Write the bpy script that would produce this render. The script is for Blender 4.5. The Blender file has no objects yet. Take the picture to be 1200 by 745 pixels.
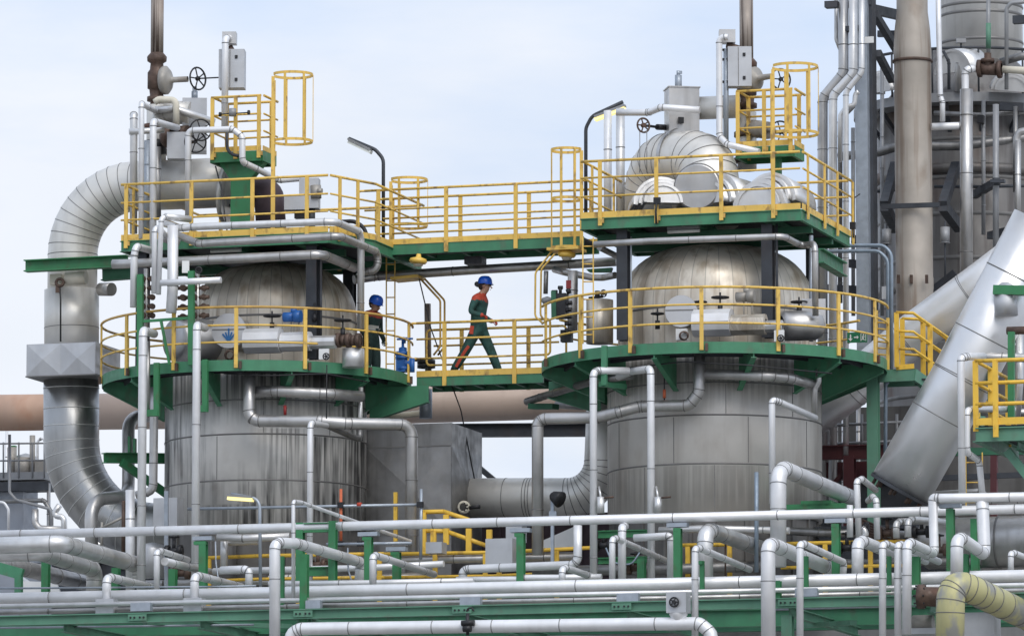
import bpy, math, random
from mathutils import Vector, Matrix
random.seed(7)
R = math.radians
S = bpy.context.scene
COL = S.collection

# ------------------------------------------------------------------ camera
FPX, HOR, ANG, SC = 6870.0, 1250.0, 17.0, 64.0      # focal (px of a 1200 px picture), horizon row, yaw, px per metre
PITCH = math.atan((HOR - 372.5) / FPX)
fh = Vector((-math.sin(R(ANG)), math.cos(R(ANG)), 0))
fwd = fh * math.cos(PITCH) + Vector((0, 0, math.sin(PITCH)))
rgt = Vector((math.cos(R(ANG)), math.sin(R(ANG)), 0))
upv = rgt.cross(fwd)
_o = fwd * (FPX / SC) + upv * (-63.5 / SC)
CAM = Vector((-_o.x, -_o.y, 1.7))
cd = bpy.data.cameras.new('camera'); cam = bpy.data.objects.new('camera', cd); COL.objects.link(cam)
cd.sensor_width = 36.0; cd.lens = FPX / 1200.0 * 36.0; cd.clip_start = 1.0; cd.clip_end = 20000
cam.matrix_world = Matrix((( rgt.x, upv.x, -fwd.x, CAM.x), (rgt.y, upv.y, -fwd.y, CAM.y), (rgt.z, upv.z, -fwd.z, CAM.z), (0, 0, 0, 1)))
S.camera = cam

# ------------------------------------------------------------------ light
SUN_EL, SUN_AZ = 46.0, 20.0      # azimuth measured from the camera's back towards its right
world = bpy.data.worlds.new('World'); S.world = world; world.use_nodes = True
wn = world.node_tree; wn.nodes.clear()
sky = wn.nodes.new('ShaderNodeTexSky'); sky.sky_type = 'NISHITA'; sky.sun_disc = False
sun_dir = (-fh * math.cos(R(SUN_AZ)) + rgt * math.sin(R(SUN_AZ))) * math.cos(R(SUN_EL)) + Vector((0, 0, math.sin(R(SUN_EL))))
sky.sun_elevation = R(SUN_EL); sky.sun_rotation = math.atan2(sun_dir.x, sun_dir.y)
sky.air_density = 1.0; sky.dust_density = 3.0; sky.ozone_density = 1.0
wtc = wn.nodes.new('ShaderNodeTexCoord'); wmap = wn.nodes.new('ShaderNodeMapping'); wmap.inputs['Scale'].default_value = (4, 4, 14)
wno = wn.nodes.new('ShaderNodeTexNoise'); wno.inputs['Scale'].default_value = 2.2; wno.inputs['Detail'].default_value = 5
wr = wn.nodes.new('ShaderNodeMapRange'); wr.inputs['From Min'].default_value = .3; wr.inputs['From Max'].default_value = .72
wr.inputs['To Min'].default_value = 0.84; wr.inputs['To Max'].default_value = 0.97
wsep = wn.nodes.new('ShaderNodeSeparateXYZ'); whz = wn.nodes.new('ShaderNodeMapRange')
whz.inputs['From Min'].default_value = .115; whz.inputs['From Max'].default_value = .195
whz.inputs['To Min'].default_value = 0.0; whz.inputs['To Max'].default_value = 1.0
wcol = wn.nodes.new('ShaderNodeMixRGB'); wcol.inputs['Color1'].default_value = (8.15, 8.5, 9.2, 1); wcol.inputs['Color2'].default_value = (6.1, 7.2, 9.1, 1)
wmix = wn.nodes.new('ShaderNodeMixRGB')
wbg = wn.nodes.new('ShaderNodeBackground'); wbg.inputs['Strength'].default_value = 0.1
wout = wn.nodes.new('ShaderNodeOutputWorld')
L = wn.links.new
L(wtc.outputs['Generated'], wmap.inputs['Vector']); L(wmap.outputs[0], wno.inputs['Vector']); L(wno.outputs['Fac'], wr.inputs['Value'])
L(wtc.outputs['Generated'], wsep.inputs[0]); L(wsep.outputs['Z'], whz.inputs['Value'])
wno2 = wn.nodes.new('ShaderNodeTexNoise'); wno2.inputs['Scale'].default_value = 6.5; wno2.inputs['Detail'].default_value = 7; wno2.inputs['Roughness'].default_value = .55
wmap2 = wn.nodes.new('ShaderNodeMapping'); wmap2.inputs['Scale'].default_value = (1, 1, 3.2); wmap2.inputs['Location'].default_value = (.35, .1, .2)
wcl = wn.nodes.new('ShaderNodeMapRange'); wcl.inputs['From Min'].default_value = .36; wcl.inputs['From Max'].default_value = .66; wcl.inputs['To Min'].default_value = .75; wcl.inputs['To Max'].default_value = -.55
wadd = wn.nodes.new('ShaderNodeMath'); wadd.operation = 'ADD'; wadd.use_clamp = True
L(wtc.outputs['Generated'], wmap2.inputs['Vector']); L(wmap2.outputs[0], wno2.inputs['Vector']); L(wno2.outputs['Fac'], wcl.inputs['Value'])
wsc = wn.nodes.new('ShaderNodeMath'); wsc.operation = 'MULTIPLY'; wsc.inputs[1].default_value = .62; L(whz.outputs[0], wsc.inputs[0])
L(wsc.outputs[0], wadd.inputs[0]); L(wcl.outputs[0], wadd.inputs[1]); L(wadd.outputs[0], wcol.inputs['Fac'])
L(wr.outputs[0], wmix.inputs['Fac']); L(sky.outputs[0], wmix.inputs['Color1']); L(wcol.outputs[0], wmix.inputs['Color2'])
L(wmix.outputs[0], wbg.inputs['Color']); L(wbg.outputs[0], wout.inputs['Surface'])
sl = bpy.data.lights.new('sun', 'SUN'); sl.energy = 1.5; sl.angle = R(40); sl.color = (1, .96, .9)
so = bpy.data.objects.new('sun', sl); COL.objects.link(so)
so.rotation_euler = (-sun_dir).to_track_quat('-Z', 'Y').to_euler(); so.location = sun_dir * 60
S.view_settings.view_transform = 'Standard'; S.view_settings.look = 'None'
S.view_settings.exposure = 0.18; S.view_settings.gamma = 1.0; S.view_settings.use_curve_mapping = False

# ------------------------------------------------------------------ picture -> place
FR = {'A': (100, 0, 4), 'B': (100, 160, 4), 'C': (400, 130, 4), 'D': (660, 20, 4), 'E': (660, 160, 4), 'F': (900, 0, 4),
      'G': (900, 180, 4), 'H': (900, 340, 4), 'I': (0, 559, 4), 'J': (300, 559, 4), 'K': (600, 559, 4), 'L': (900, 559, 4),
      'M': (0, 400, 4), 'N': (300, 400, 4), 'O': (600, 400, 4), 'P': (600, 280, 6), 'Q': (100, 280, 3.725), 'T': (620, 260, 2.7907), '0': (0, 0, 1)}
def P(px, py, Y=0.0, f='0'):
    x0, y0, s = FR[f]; px = x0 + px / s; py = y0 + py / s
    d = fwd + rgt * ((px - 600) / FPX) + upv * ((372.5 - py) / FPX)
    t = (Y - CAM.y) / d.y
    return CAM + d * t
def proj(p):
    v = p - CAM; z = v.dot(fwd)
    return 600 + FPX * v.dot(rgt) / z, 372.5 - FPX * v.dot(upv) / z
def pts_of(f, pts):
    out = []; x0, y0, s = FR[f]
    for q in pts:
        if isinstance(q, Vector): out.append(q.copy()); continue
        if isinstance(q[0], str):
            c = out[-1].copy()
            if q[0] == 'x': c.x += q[1]
            elif q[0] == 'y': c.y += q[1]
            elif q[0] == 'z': c.z += q[1]
            elif q[0] == 'v':
                for _ in range(4): c.z += (proj(c)[1] - (y0 + q[1] / s)) / SC
            elif q[0] == 'h':
                for _ in range(4): c.x += ((x0 + q[1] / s) - proj(c)[0]) / (SC * .956)
            elif q[0] == 'd':          # straight back / forward until this picture column
                for _ in range(5): c.y += ((x0 + q[1] / s) - proj(c)[0]) / (SC * .292)
            out.append(c)
        else:
            Y = q[2] if len(q) > 2 else out[-1].y
            out.append(P(q[0], q[1], Y, f))
    return out

# ------------------------------------------------------------------ mesh builder
def basis(t):
    t = t.normalized(); a = Vector((0, 0, 1)) if abs(t.z) < .95 else Vector((0, 1, 0))
    u = t.cross(a).normalized(); return u, u.cross(t).normalized()
class MB:
    def __init__(s): s.v = []; s.f = []; s.m = []; s.sm = []
    def face(s, idx, m=0, sm=False): s.f.append(idx); s.m.append(m); s.sm.append(sm)
    def ring(s, c, u, w, r, n):
        b = len(s.v)
        for i in range(n):
            a = 2 * math.pi * i / n; s.v.append(c + u * (r * math.cos(a)) + w * (r * math.sin(a)))
        return b
    def sweep(s, path, r, n=14, m=0, caps=True, sm=True, rs=None):
        ts = []
        for i in range(len(path)):
            a = path[max(i - 1, 0)]; b = path[min(i + 1, len(path) - 1)]
            t = (b - a)
            if 0 < i < len(path) - 1: t = (path[i] - a).normalized() + (b - path[i]).normalized()
            if t.length < 1e-9: t = Vector((0, 0, 1))
            ts.append(t.normalized())
        u, w = basis(ts[0]); rb = []
        for i, c in enumerate(path):
            if i:
                q = ts[i - 1].rotation_difference(ts[i]); u = (q @ u); u = (u - ts[i] * u.dot(ts[i])).normalized()
            w = ts[i].cross(u)
            rb.append(s.ring(c, u, w, rs[i] if rs else r, n))
        for a, b in zip(rb, rb[1:]):
            for i in range(n):
                j = (i + 1) % n; s.face((a + i, a + j, b + j, b + i), m, sm)
        if caps:
            s.face(tuple(reversed(range(rb[0], rb[0] + n))), m); s.face(tuple(range(rb[-1], rb[-1] + n)), m)
        return s
    def tube(s, a, b, r, n=12, m=0, caps=True): return s.sweep([a, b], r, n, m, caps)
    def cone(s, a, b, r0, r1, n=16, m=0): return s.sweep([a, b], r0, n, m, rs=[r0, r1])
    def lathe(s, prof, c, axis=Vector((0, 0, 1)), n=40, m=0, sm=True, caps=False):
        u, w = basis(axis); ax = axis.normalized(); rb = [s.ring(c + ax * z, u, w, max(r, 1e-4), n) for r, z in prof]
        for a, b in zip(rb, rb[1:]):
            for i in range(n):
                j = (i + 1) % n; s.face((a + i, a + j, b + j, b + i), m, sm)
        if caps:
            s.face(tuple(reversed(range(rb[0], rb[0] + n))), m); s.face(tuple(range(rb[-1], rb[-1] + n)), m)
        return s
    def hexa(s, c8, m=0):
        b = len(s.v); s.v += [Vector(x) for x in c8]
        for q in ((3, 2, 1, 0), (4, 5, 6, 7), (0, 1, 5, 4), (1, 2, 6, 5), (2, 3, 7, 6), (3, 0, 4, 7)): s.face(tuple(b + i for i in q), m)
        return s
    def box(s, c, sx, sy, sz, rz=0, m=0):
        ca, sa = math.cos(rz), math.sin(rz); X = Vector((ca, sa, 0)) * sx / 2; Y = Vector((-sa, ca, 0)) * sy / 2; Z = Vector((0, 0, sz / 2))
        return s.hexa([c - X - Y - Z, c + X - Y - Z, c + X + Y - Z, c - X + Y - Z, c - X - Y + Z, c + X - Y + Z, c + X + Y + Z, c - X + Y + Z], m)
    def bar(s, a, b, w, h, m=0, up=None):
        t = (b - a).normalized(); up = up or (Vector((0, 0, 1)) if abs(t.z) < .95 else Vector((0, 1, 0)))
        u = t.cross(up).normalized() * w / 2; v = u.cross(t).normalized() * h / 2
        return s.hexa([a - u - v, a + u - v, a + u + v, a - u + v, b - u - v, b + u - v, b + u + v, b - u + v], m)
    def ibeam(s, a, b, h, w, t=.018, m=0, up=None):
        d = (b - a).normalized(); up = up or (Vector((0, 0, 1)) if abs(d.z) < .95 else Vector((0, 1, 0)))
        u = d.cross(up).normalized(); v = u.cross(d).normalized()
        for k in (-1, 1): s.bar(a + v * k * (h - t) / 2, b + v * k * (h - t) / 2, w, t, m, up)
        return s.bar(a, b, t, h - 2 * t, m, up)
    def torus(s, c, axis, Rr, r, n=24, k=8, m=0, a0=0, a1=2 * math.pi):
        u, w = basis(axis); full = abs(a1 - a0) > 6.28
        p = [c + u * (Rr * math.cos(a0 + (a1 - a0) * i / n)) + w * (Rr * math.sin(a0 + (a1 - a0) * i / n)) for i in range(n + 1)]
        return s.sweep(p, r, k, m, caps=not full)
    def wheel(s, c, axis, Rr, r=.014, m=0):
        ax = axis.normalized(); u, w = basis(ax); s.torus(c, ax, Rr, r, 22, 6, m)
        for i in range(5):
            a = 2 * math.pi * i / 5; d = u * math.cos(a) + w * math.sin(a); s.tube(c, c + d * Rr, r * .75, 6, m)
        s.tube(c - ax * .03, c + ax * .03, r * 2.4, 10, m); return s
    def prism(s, outline, d, m=0):
        n = len(outline); b = len(s.v); s.v += [Vector(p) for p in outline] + [Vector(p) + d for p in outline]
        s.face(tuple(reversed(range(b, b + n))), m); s.face(tuple(range(b + n, b + 2 * n)), m)
        for i in range(n):
            j = (i + 1) % n; s.face((b + i, b + j, b + n + j, b + n + i), m)
        return s
    def build(s, name, mats, parent=None, origin=None):
        if not isinstance(mats, (list, tuple)): mats = [mats]
        if origin is None:
            xs = [p.x for p in s.v]; ys = [p.y for p in s.v]; zs = [p.z for p in s.v]
            origin = Vector(((min(xs) + max(xs)) / 2, (min(ys) + max(ys)) / 2, min(zs)))
        me = bpy.data.meshes.new(name); me.from_pydata([(p - origin)[:] for p in s.v], [], s.f)
        for m in mats: me.materials.append(M[m])
        me.polygons.foreach_set('material_index', s.m); me.polygons.foreach_set('use_smooth', s.sm)
        me.update(); me.validate()
        o = bpy.data.objects.new(name, me); COL.objects.link(o); place(o, origin, parent); return o
WL = {}
def place(o, loc, parent=None):
    WL[o.name] = loc.copy()
    if parent: o.parent = parent; o.location = loc - WL[parent.name]
    else: o.location = loc
def tag(o, label, cat, group=None):
    o['label'] = label; o['category'] = cat
    if group: o['group'] = group
    return o
def thing(name, label, cat, loc, group=None):
    o = bpy.data.objects.new(name, None); COL.objects.link(o); o.empty_display_size = .2; place(o, loc); return tag(o, label, cat, group)
def struct(o): o['kind'] = 'structure'; return o

def rounded(pts, bend, na=6):
    out = [pts[0]]; arcs = []
    for i in range(1, len(pts) - 1):
        a, b, c = pts[i - 1], pts[i], pts[i + 1]
        d0 = (a - b); d1 = (c - b); l0, l1 = d0.length, d1.length; d0.normalize(); d1.normalize()
        th = d0.angle(d1)
        if th > math.pi - .03: out.append(b); continue
        k = math.tan(th / 2); cut = min(bend / k, l0 * (.48 if i > 1 else .95), l1 * (.48 if i < len(pts) - 2 else .95)); rr = cut * k
        p0 = b + d0 * cut; cen = b + (d0 + d1).normalized() * (rr / math.sin(th / 2))
        tot = math.pi - th; ax = d0.cross(d1).normalized(); n = max(2, int(round(na * tot / (math.pi / 2)))); seg = []
        for j in range(n + 1): seg.append(cen + Matrix.Rotation(-tot * j / n * 1.0, 3, ax) @ (p0 - cen))
        e1 = (seg[-1] - (b + d1 * cut)).length
        if e1 > 1e-3:
            seg = [cen + Matrix.Rotation(tot * j / n, 3, ax) @ (p0 - cen) for j in range(n + 1)]
        arcs.append((len(out), len(out) + n)); out += seg
    out.append(pts[-1]); return out, arcs
def pipe_mb(pts, r, bend=None, na=4, n=16, seam=1.15, arcseam=False, mb=None, sh=.006, sw=.015):
    mb = mb or MB(); path, arcs = rounded(pts, bend or max(r * 1.7, .09), na)
    clean = [path[0]]
    for p in path[1:]:
        if (p - clean[-1]).length > 1e-4: clean.append(p)
    mb.sweep(path, r, n)
    if seam:
        ends = set()
        for a, b in arcs: ends |= ({a, b} if not arcseam else set(range(a, b + 1)))
        for i, (p, q) in enumerate(zip(path, path[1:])):
            t = (q - p); l = t.length
            if l < 1e-5: continue
            t.normalize(); marks = []
            if i in ends: marks.append(.0)
            if l > seam * 1.3:
                k = int(l / seam); marks += [l * (j + .5 + .2 * math.sin(j * 7.7 + l)) / k for j in range(k)]
            for s_ in marks:
                c = p + t * s_; mb.sweep([c - t * sw / 2, c + t * sw / 2], r + sh, n, 1, caps=True)
    return mb
USED = {}
def pipe(f, label, d, pts, mat='alu', name='insulated_pipe', cat='pipe', group=None, parent=None, **k):
    p = pts_of(f, pts); r = d / 2 / SC
    mb = pipe_mb(p, r, **k)
    o = mb.build(name, [mat, {'alu': 'seam', 'white_alu': 'seam', 'dull_alu': 'seam_dark', 'dark_alu': 'seam_dark', 'duct': 'seam_dark', 'duct_dark': 'seam_pale', 'white_duct': 'seam', 'silver_duct': 'seam_dark'}.get(mat, mat)], parent, origin=p[0])
    if parent is None: tag(o, label, cat, group)
    return o
def wire(f, label, d, pts, mat, name, cat, group=None, parent=None, bend=.2):
    p = pts_of(f, pts); path, _ = rounded(p, bend, 5); o = MB().sweep(path, d / 2 / SC, 8).build(name, mat, parent, origin=p[0])
    if parent is None: tag(o, label, cat, group)
    return o

# ------------------------------------------------------------------ materials
M = {}
def mat(name, col, rough=.5, metal=0., var=.12, scale=3., streak=0., streakcol=(.03, .03, .03), sscale=5., spos=(.52, .75), rust=0., rustcol=(.16, .07, .03), bump=.0, emit=None, rvar=.12, rscale=1.7, rpos=(.56, .68), smask=False, sz=.09, pat=None):
    m = bpy.data.materials.new(name); m.use_nodes = True; nt = m.node_tree; b = nt.nodes['Principled BSDF']; l = nt.links.new
    M[name] = m
    b.inputs['Roughness'].default_value = rough; b.inputs['Metallic'].default_value = metal
    geo = nt.nodes.new('ShaderNodeNewGeometry')
    def noise(sc, v=(1, 1, 1), det=4):
        mp = nt.nodes.new('ShaderNodeMapping'); mp.inputs['Scale'].default_value = v
        n = nt.nodes.new('ShaderNodeTexNoise'); n.inputs['Scale'].default_value = sc; n.inputs['Detail'].default_value = det
        l(geo.outputs['Position'], mp.inputs['Vector']); l(mp.outputs[0], n.inputs['Vector']); return n.outputs['Fac']
    def rng(v, a, b_, c=0., d=1.):
        r = nt.nodes.new('ShaderNodeMapRange'); r.inputs['From Min'].default_value = a; r.inputs['From Max'].default_value = b_
        r.inputs['To Min'].default_value = c; r.inputs['To Max'].default_value = d; l(v, r.inputs['Value']); return r.outputs[0]
    def mix(fac, c1, c2):
        x = nt.nodes.new('ShaderNodeMixRGB'); l(fac, x.inputs['Fac'])
        for nm, c in (('Color1', c1), ('Color2', c2)):
            if isinstance(c, tuple): x.inputs[nm].default_value = (*c[:3], 1)
            else: l(c, x.inputs[nm])
        return x.outputs[0]
    lo = tuple(c * (1 - var) for c in col); hi = tuple(min(1, c * (1 + var)) for c in col)
    nz = noise(scale); c = mix(rng(nz, .3, .7), lo, hi)
    if streak:
        sv = rng(noise(sscale, (1, 1, sz), 6), spos[0], spos[1], 0, streak)
        if smask:
            mm = nt.nodes.new('ShaderNodeMath'); mm.operation = 'MULTIPLY'; l(sv, mm.inputs[0]); l(rng(noise(.9, (1, 1, .8), 3), .42, .60), mm.inputs[1]); sv = mm.outputs[0]
        c = mix(sv, c, streakcol)
    if rust:
        c = mix(rng(noise(rscale, (1, 1, .6), 8), rpos[0], rpos[1], 0, rust), c, rustcol)
    l(c, b.inputs['Base Color'])
    if pat: pat(nt, b, c, l, geo, mix, rng, noise)
    l(rng(noise(scale * 2.3), .3, .7, max(.05, rough - rvar), min(1, rough + rvar)), b.inputs['Roughness'])
    if bump:
        bp = nt.nodes.new('ShaderNodeBump'); bp.inputs['Strength'].default_value = bump; bp.inputs['Distance'].default_value = .03
        l(noise(4.5, (1, 1, 1), 2), bp.inputs['Height']); l(bp.outputs[0], b.inputs['Normal'])
    if emit:
        b.inputs['Emission Color'].default_value = (*emit[:3], 1); b.inputs['Emission Strength'].default_value = emit[3]
    return m
def gores(count, dark):
    def f(nt, b, c, l, geo, mix, rng, noise):
        tc = nt.nodes.new('ShaderNodeTexCoord'); sp = nt.nodes.new('ShaderNodeSeparateXYZ'); l(tc.outputs['Object'], sp.inputs[0])
        at = nt.nodes.new('ShaderNodeMath'); at.operation = 'ARCTAN2'; l(sp.outputs['Y'], at.inputs[0]); l(sp.outputs['X'], at.inputs[1])
        mu = nt.nodes.new('ShaderNodeMath'); mu.operation = 'MULTIPLY'; mu.inputs[1].default_value = count / (2 * math.pi); l(at.outputs[0], mu.inputs[0])
        fr = nt.nodes.new('ShaderNodeMath'); fr.operation = 'FRACT'; l(mu.outputs[0], fr.inputs[0])
        pp = nt.nodes.new('ShaderNodeMath'); pp.operation = 'PINGPONG'; pp.inputs[1].default_value = .5; l(fr.outputs[0], pp.inputs[0])
        fl = nt.nodes.new('ShaderNodeMath'); fl.operation = 'FLOOR'; l(mu.outputs[0], fl.inputs[0])
        wn_ = nt.nodes.new('ShaderNodeTexWhiteNoise'); wn_.noise_dimensions = '1D'; l(fl.outputs[0], wn_.inputs['W'])
        c2 = mix(rng(wn_.outputs['Value'], 0, 1, 0, .55), c, (.47, .42, .35))
        l(mix(rng(pp.outputs[0], 0, .05, dark, 0), c2, (.10, .09, .08)), b.inputs['Base Color'])
    return f
def drips_and_dark(boxes, col):  # drip streaks, plus boxes that darken the drum towards its top
    def f(nt, b, c, l, geo, mix, rng, noise):
        sp = nt.nodes.new('ShaderNodeSeparateXYZ'); l(geo.outputs['Position'], sp.inputs[0])
        def mul(a, b_):
            m = nt.nodes.new('ShaderNodeMath'); m.operation = 'MULTIPLY'; l(a, m.inputs[0]); l(b_, m.inputs[1]); return m.outputs[0]
        for (xa, xb, z0, z1, up_, amt) in boxes:
            m = mul(rng(sp.outputs['X'], xa - .15, xa + .15), rng(sp.outputs['X'], xb - .15, xb + .15, 1, 0))
            m = mul(m, rng(sp.outputs['Z'], z0, z0 + .9 * (z1 - z0)) if up_ else rng(sp.outputs['Z'], z0, z0 + .35 * (z1 - z0)))
            m = mul(m, rng(sp.outputs['Z'], z1 - .02, z1 + .02, 1, 0))
            m = mul(m, rng(noise(15, (1, 1, .03), 6), .42, .58, 0, amt)); c = mix(m, c, col)
        l(c, b.inputs['Base Color'])
    return f
_x = lambda px, py: P(px, py, -1.7).x
_z = lambda px, py: P(px, py, -1.8).z
mat('alu', (.72, .715, .71), .44, .72, .10, 2.5, streak=.18, streakcol=(.36, .34, .31), sscale=7, bump=.13)
mat('white_alu', (.80, .80, .81), .48, .42, .07, 2.5, streak=.14, streakcol=(.45, .43, .40), sscale=7, bump=.12)
mat('dull_alu', (.52, .51, .50), .42, .82, .15, 2.2, streak=.35, streakcol=(.16, .15, .14), bump=.06)
mat('dark_alu', (.27, .265, .26), .45, .8, .2, 2.2, streak=.5, streakcol=(.07, .065, .06), bump=.06)
mat('seam', (.27, .27, .27), .5, .5); mat('seam_dark', (.20, .195, .19), .55, .5); mat('seam_pale', (.62, .62, .60), .5, .6)
mat('duct', (.70, .68, .64), .48, .5, .10, 1.2, streak=.25, streakcol=(.25, .23, .2), bump=.08)
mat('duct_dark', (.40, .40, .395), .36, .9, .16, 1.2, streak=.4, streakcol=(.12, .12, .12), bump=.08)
mat('white_duct', (.80, .80, .805), .40, .62, .06, 1.2, bump=.04)
mat('silver_duct', (.74, .74, .745), .38, .8, .05, 1.2, bump=.03)
mat('shell_left', (.62, .605, .58), .55, .35, .14, 1.3, streak=.92, streakcol=(.04, .04, .042), sscale=8.5, sz=.06, smask=True, spos=(.44, .60), rust=.12, bump=.05, pat=drips_and_dark([(_x(352, 540), _x(426, 540), _z(390, 612), _z(390, 506), True, .95), (_x(310, 540), _x(352, 540), _z(330, 600), _z(330, 500), True, .6), (_x(190, 470), _x(440, 470), _z(310, 500), _z(310, 430), True, .8), (_x(240, 600), _x(440, 600), _z(310, 640), _z(310, 590), False, .5)], (.03, .03, .03)))
mat('shell_right', (.57, .545, .51), .54, .36, .10, 1.1, streak=.5, streakcol=(.24, .20, .17), sscale=2.8, rust=.18, rustcol=(.26, .19, .13), bump=.04, pat=drips_and_dark([(_x(700, 440), _x(970, 440), _z(838, 480), _z(838, 415), True, .6), (_x(700, 560), _x(970, 560), _z(838, 600), _z(838, 545), False, .25)], (.10, .085, .07)))
mat('dome', (.75, .69, .595), .50, .58, .14, 1.6, streak=.7, streakcol=(.33, .24, .15), sscale=5, spos=(.48, .66), rust=.35, rustcol=(.33, .23, .14), bump=.03, pat=gores(44, .55))
mat('head_clad', (.60, .60, .61), .45, .7, .08, 2)
mat('galv', (.38, .42, .47), .5, .6, .12, 6); mat('galv_blue', (.27, .33, .40), .5, .4, .12, 6)
mat('yellow', (.76, .50, .11), .5, 0, .10, 4, streak=.15, streakcol=(.40, .24, .07), sscale=9, rust=.75, rustcol=(.22, .13, .06), rscale=7)
mat('yellow_bright', (.80, .50, .06), .5, 0, .08, 4, rust=.6, rustcol=(.30, .17, .05), rscale=7)
mat('yellow_worn', (.55, .34, .09), .55, 0, .2, 5, rust=.45, rustcol=(.17, .11, .07))
mat('green', (.055, .215, .115), .5, 0, .14, 3, streak=.3, streakcol=(.03, .09, .05), rust=.5, rustcol=(.10, .13, .09), rscale=5)
mat('green_bright', (.038, .20, .08), .5, 0, .12, 3, streak=.2, streakcol=(.03, .10, .04), rust=.45, rustcol=(.08, .10, .05), rscale=6)
mat('green_pale', (.105, .25, .17), .55, 0, .12, 2, streak=.3, streakcol=(.05, .15, .10), rust=.5, rustcol=(.13, .17, .13), rscale=5)
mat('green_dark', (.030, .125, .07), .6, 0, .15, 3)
mat('grating', (.035, .038, .045), .7, .3, .2, 20)
mat('dark_steel', (.055, .06, .07), .55, .3, .2, 3, rust=.1); mat('grey_steel', (.30, .305, .315), .55, .4, .12, 3, streak=.3, streakcol=(.1, .1, .1))
mat('valve_black', (.025, .025, .028), .5, .3, .2, 8); mat('valve_brown', (.10, .065, .05), .6, .3, .35, 8, rust=.6, rustcol=(.15, .06, .035)); mat('valve_grey', (.36, .34, .31), .6, .4, .12, 6, rust=.3)
mat('rust_pipe', (.36, .31, .27), .6, .3, .14, 1.5, streak=.9, streakcol=(.07, .045, .035), sscale=15, sz=.03, spos=(.48, .58), rust=.4)
mat('rust_column', (.44, .395, .345), .6, .25, .14, 1.6, streak=.6, streakcol=(.20, .13, .085), sscale=6, sz=.05, spos=(.5, .66), rust=.55, rscale=1.3, rustcol=(.22, .15, .10))
mat('brown_pipe', (.46, .36, .30), .6, .1, .14, .5, streak=.35, streakcol=(.24, .17, .13), sscale=2, rust=.8, rustcol=(.46, .22, .13), rscale=.7)
mat('rust_paint', (.42, .275, .20), .65, .05, .16, .8, streak=.4, streakcol=(.34, .28, .24), sscale=2, rust=.6, rustcol=(.38, .17, .09), rscale=1.2)
mat('skirt', (.16, .155, .15), .6, .4, .25, 1.5, streak=.7, streakcol=(.05, .045, .04), sscale=4)
mat('maroon', (.085, .022, .026), .55, 0, .15, 3); mat('purple_lag', (.075, .05, .06), .65, .1, .25, 3)
mat('tower', (.18, .172, .165), .5, .55, .16, .9, streak=.7, streakcol=(.09, .08, .075), sscale=5, spos=(.48, .66), rust=.3, bump=.05)
mat('tower_top', (.50, .49, .47), .42, .8, .12, .9, streak=.35, streakcol=(.18, .17, .15))
mat('cabinet', (.50, .51, .53), .5, .55, .08, 3, streak=.2, streakcol=(.3, .3, .3))
mat('white_paint', (.75, .75, .74), .5, 0, .05, 3); mat('concrete', (.34, .335, .33), .9, 0, .15, 1.5, streak=.3, streakcol=(.15, .15, .14))
mat('blue', (.025, .13, .42), .4, 0, .12, 5); mat('blue_paint', (.03, .15, .38), .6)
mat('helmet_blue', (.015, .10, .55), .3, 0, .04, 5); mat('coverall', (.028, .085, .075), .85, 0, .35, 9, bump=.8); mat('coverall_dark', (.014, .036, .034), .85, 0, .22, 14)
mat('orange', (.50, .065, .035), .75, 0, .15, 12); mat('orange_pipe', (.58, .14, .06), .55, 0, .1, 6)
mat('skin', (.46, .27, .19), .55, 0, .06, 20); mat('hair', (.035, .022, .016), .7); mat('boot', (.02, .02, .02), .6); mat('reflective', (.45, .45, .42), .4)
mat('old_yellow', (.50, .47, .24), .55, .15, .10, 1.6, streak=.4, streakcol=(.26, .27, .16), sscale=4, rust=.9, rustcol=(.30, .30, .29), rscale=3.2, rpos=(.50, .60), bump=.25)
mat('lamp_glow', (.8, .75, .4), .4, emit=(1, .80, .28, .9)); mat('lamp_off', (.75, .78, .75), .3); mat('beacon', (.80, .52, .10), .35)
mat('sign_green', (.01, .16, .07), .5); mat('red_label', (.25, .02, .02), .5); mat('cable', (.02, .02, .022), .6)
mat('asphalt', (.055, .055, .055), .95, 0, .25, .3); mat('ground', (.3, .29, .27), .95, 0, .25, .15)
mat('cream', (.62, .58, .48), .55, 0, .1, 4); mat('corrugated', (.32, .34, .38), .5, .5, .1, 2)
# ================================================================== SETTING
Z0 = 0.0
g = MB(); g.face((0, 1, 2, 3)); g.v = [Vector((-6000, -6000, 0)), Vector((6000, -6000, 0)), Vector((6000, 6000, 0)), Vector((-6000, 6000, 0))]
struct(g.build('ground', 'ground', origin=Vector((0, 0, 0))))
g = MB(); g.face((0, 1, 2, 3)); g.v = [Vector((-90, -24, .004)), Vector((90, -24, .004)), Vector((90, -14, .004)), Vector((-90, -14, .004))]
struct(g.build('service_road', 'asphalt', origin=Vector((0, -19, 0))))

UP = Vector((0, 0, 1))
zd = P(600, 736, -1.0).z            # top of the concrete table the tanks stand on (its front edge shows as a grey strip)
tb = MB(); tb.box(Vector((-1.0, 7.5, zd - .45)), 34, 17, .9)
table = thing('concrete_table', 'grey concrete deck slab on pillars carrying both big tanks', 'deck', Vector((-1, 7.5, 0)))
tb.build('slab', 'concrete', table)
for i in range(5):
    for yy in (0.2, 7.5, 14.6): MB().box(Vector((-15 + i * 7, yy, (zd - .91) / 2)), .8, .8, zd - .91).build('pillar', 'concrete', table)

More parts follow.
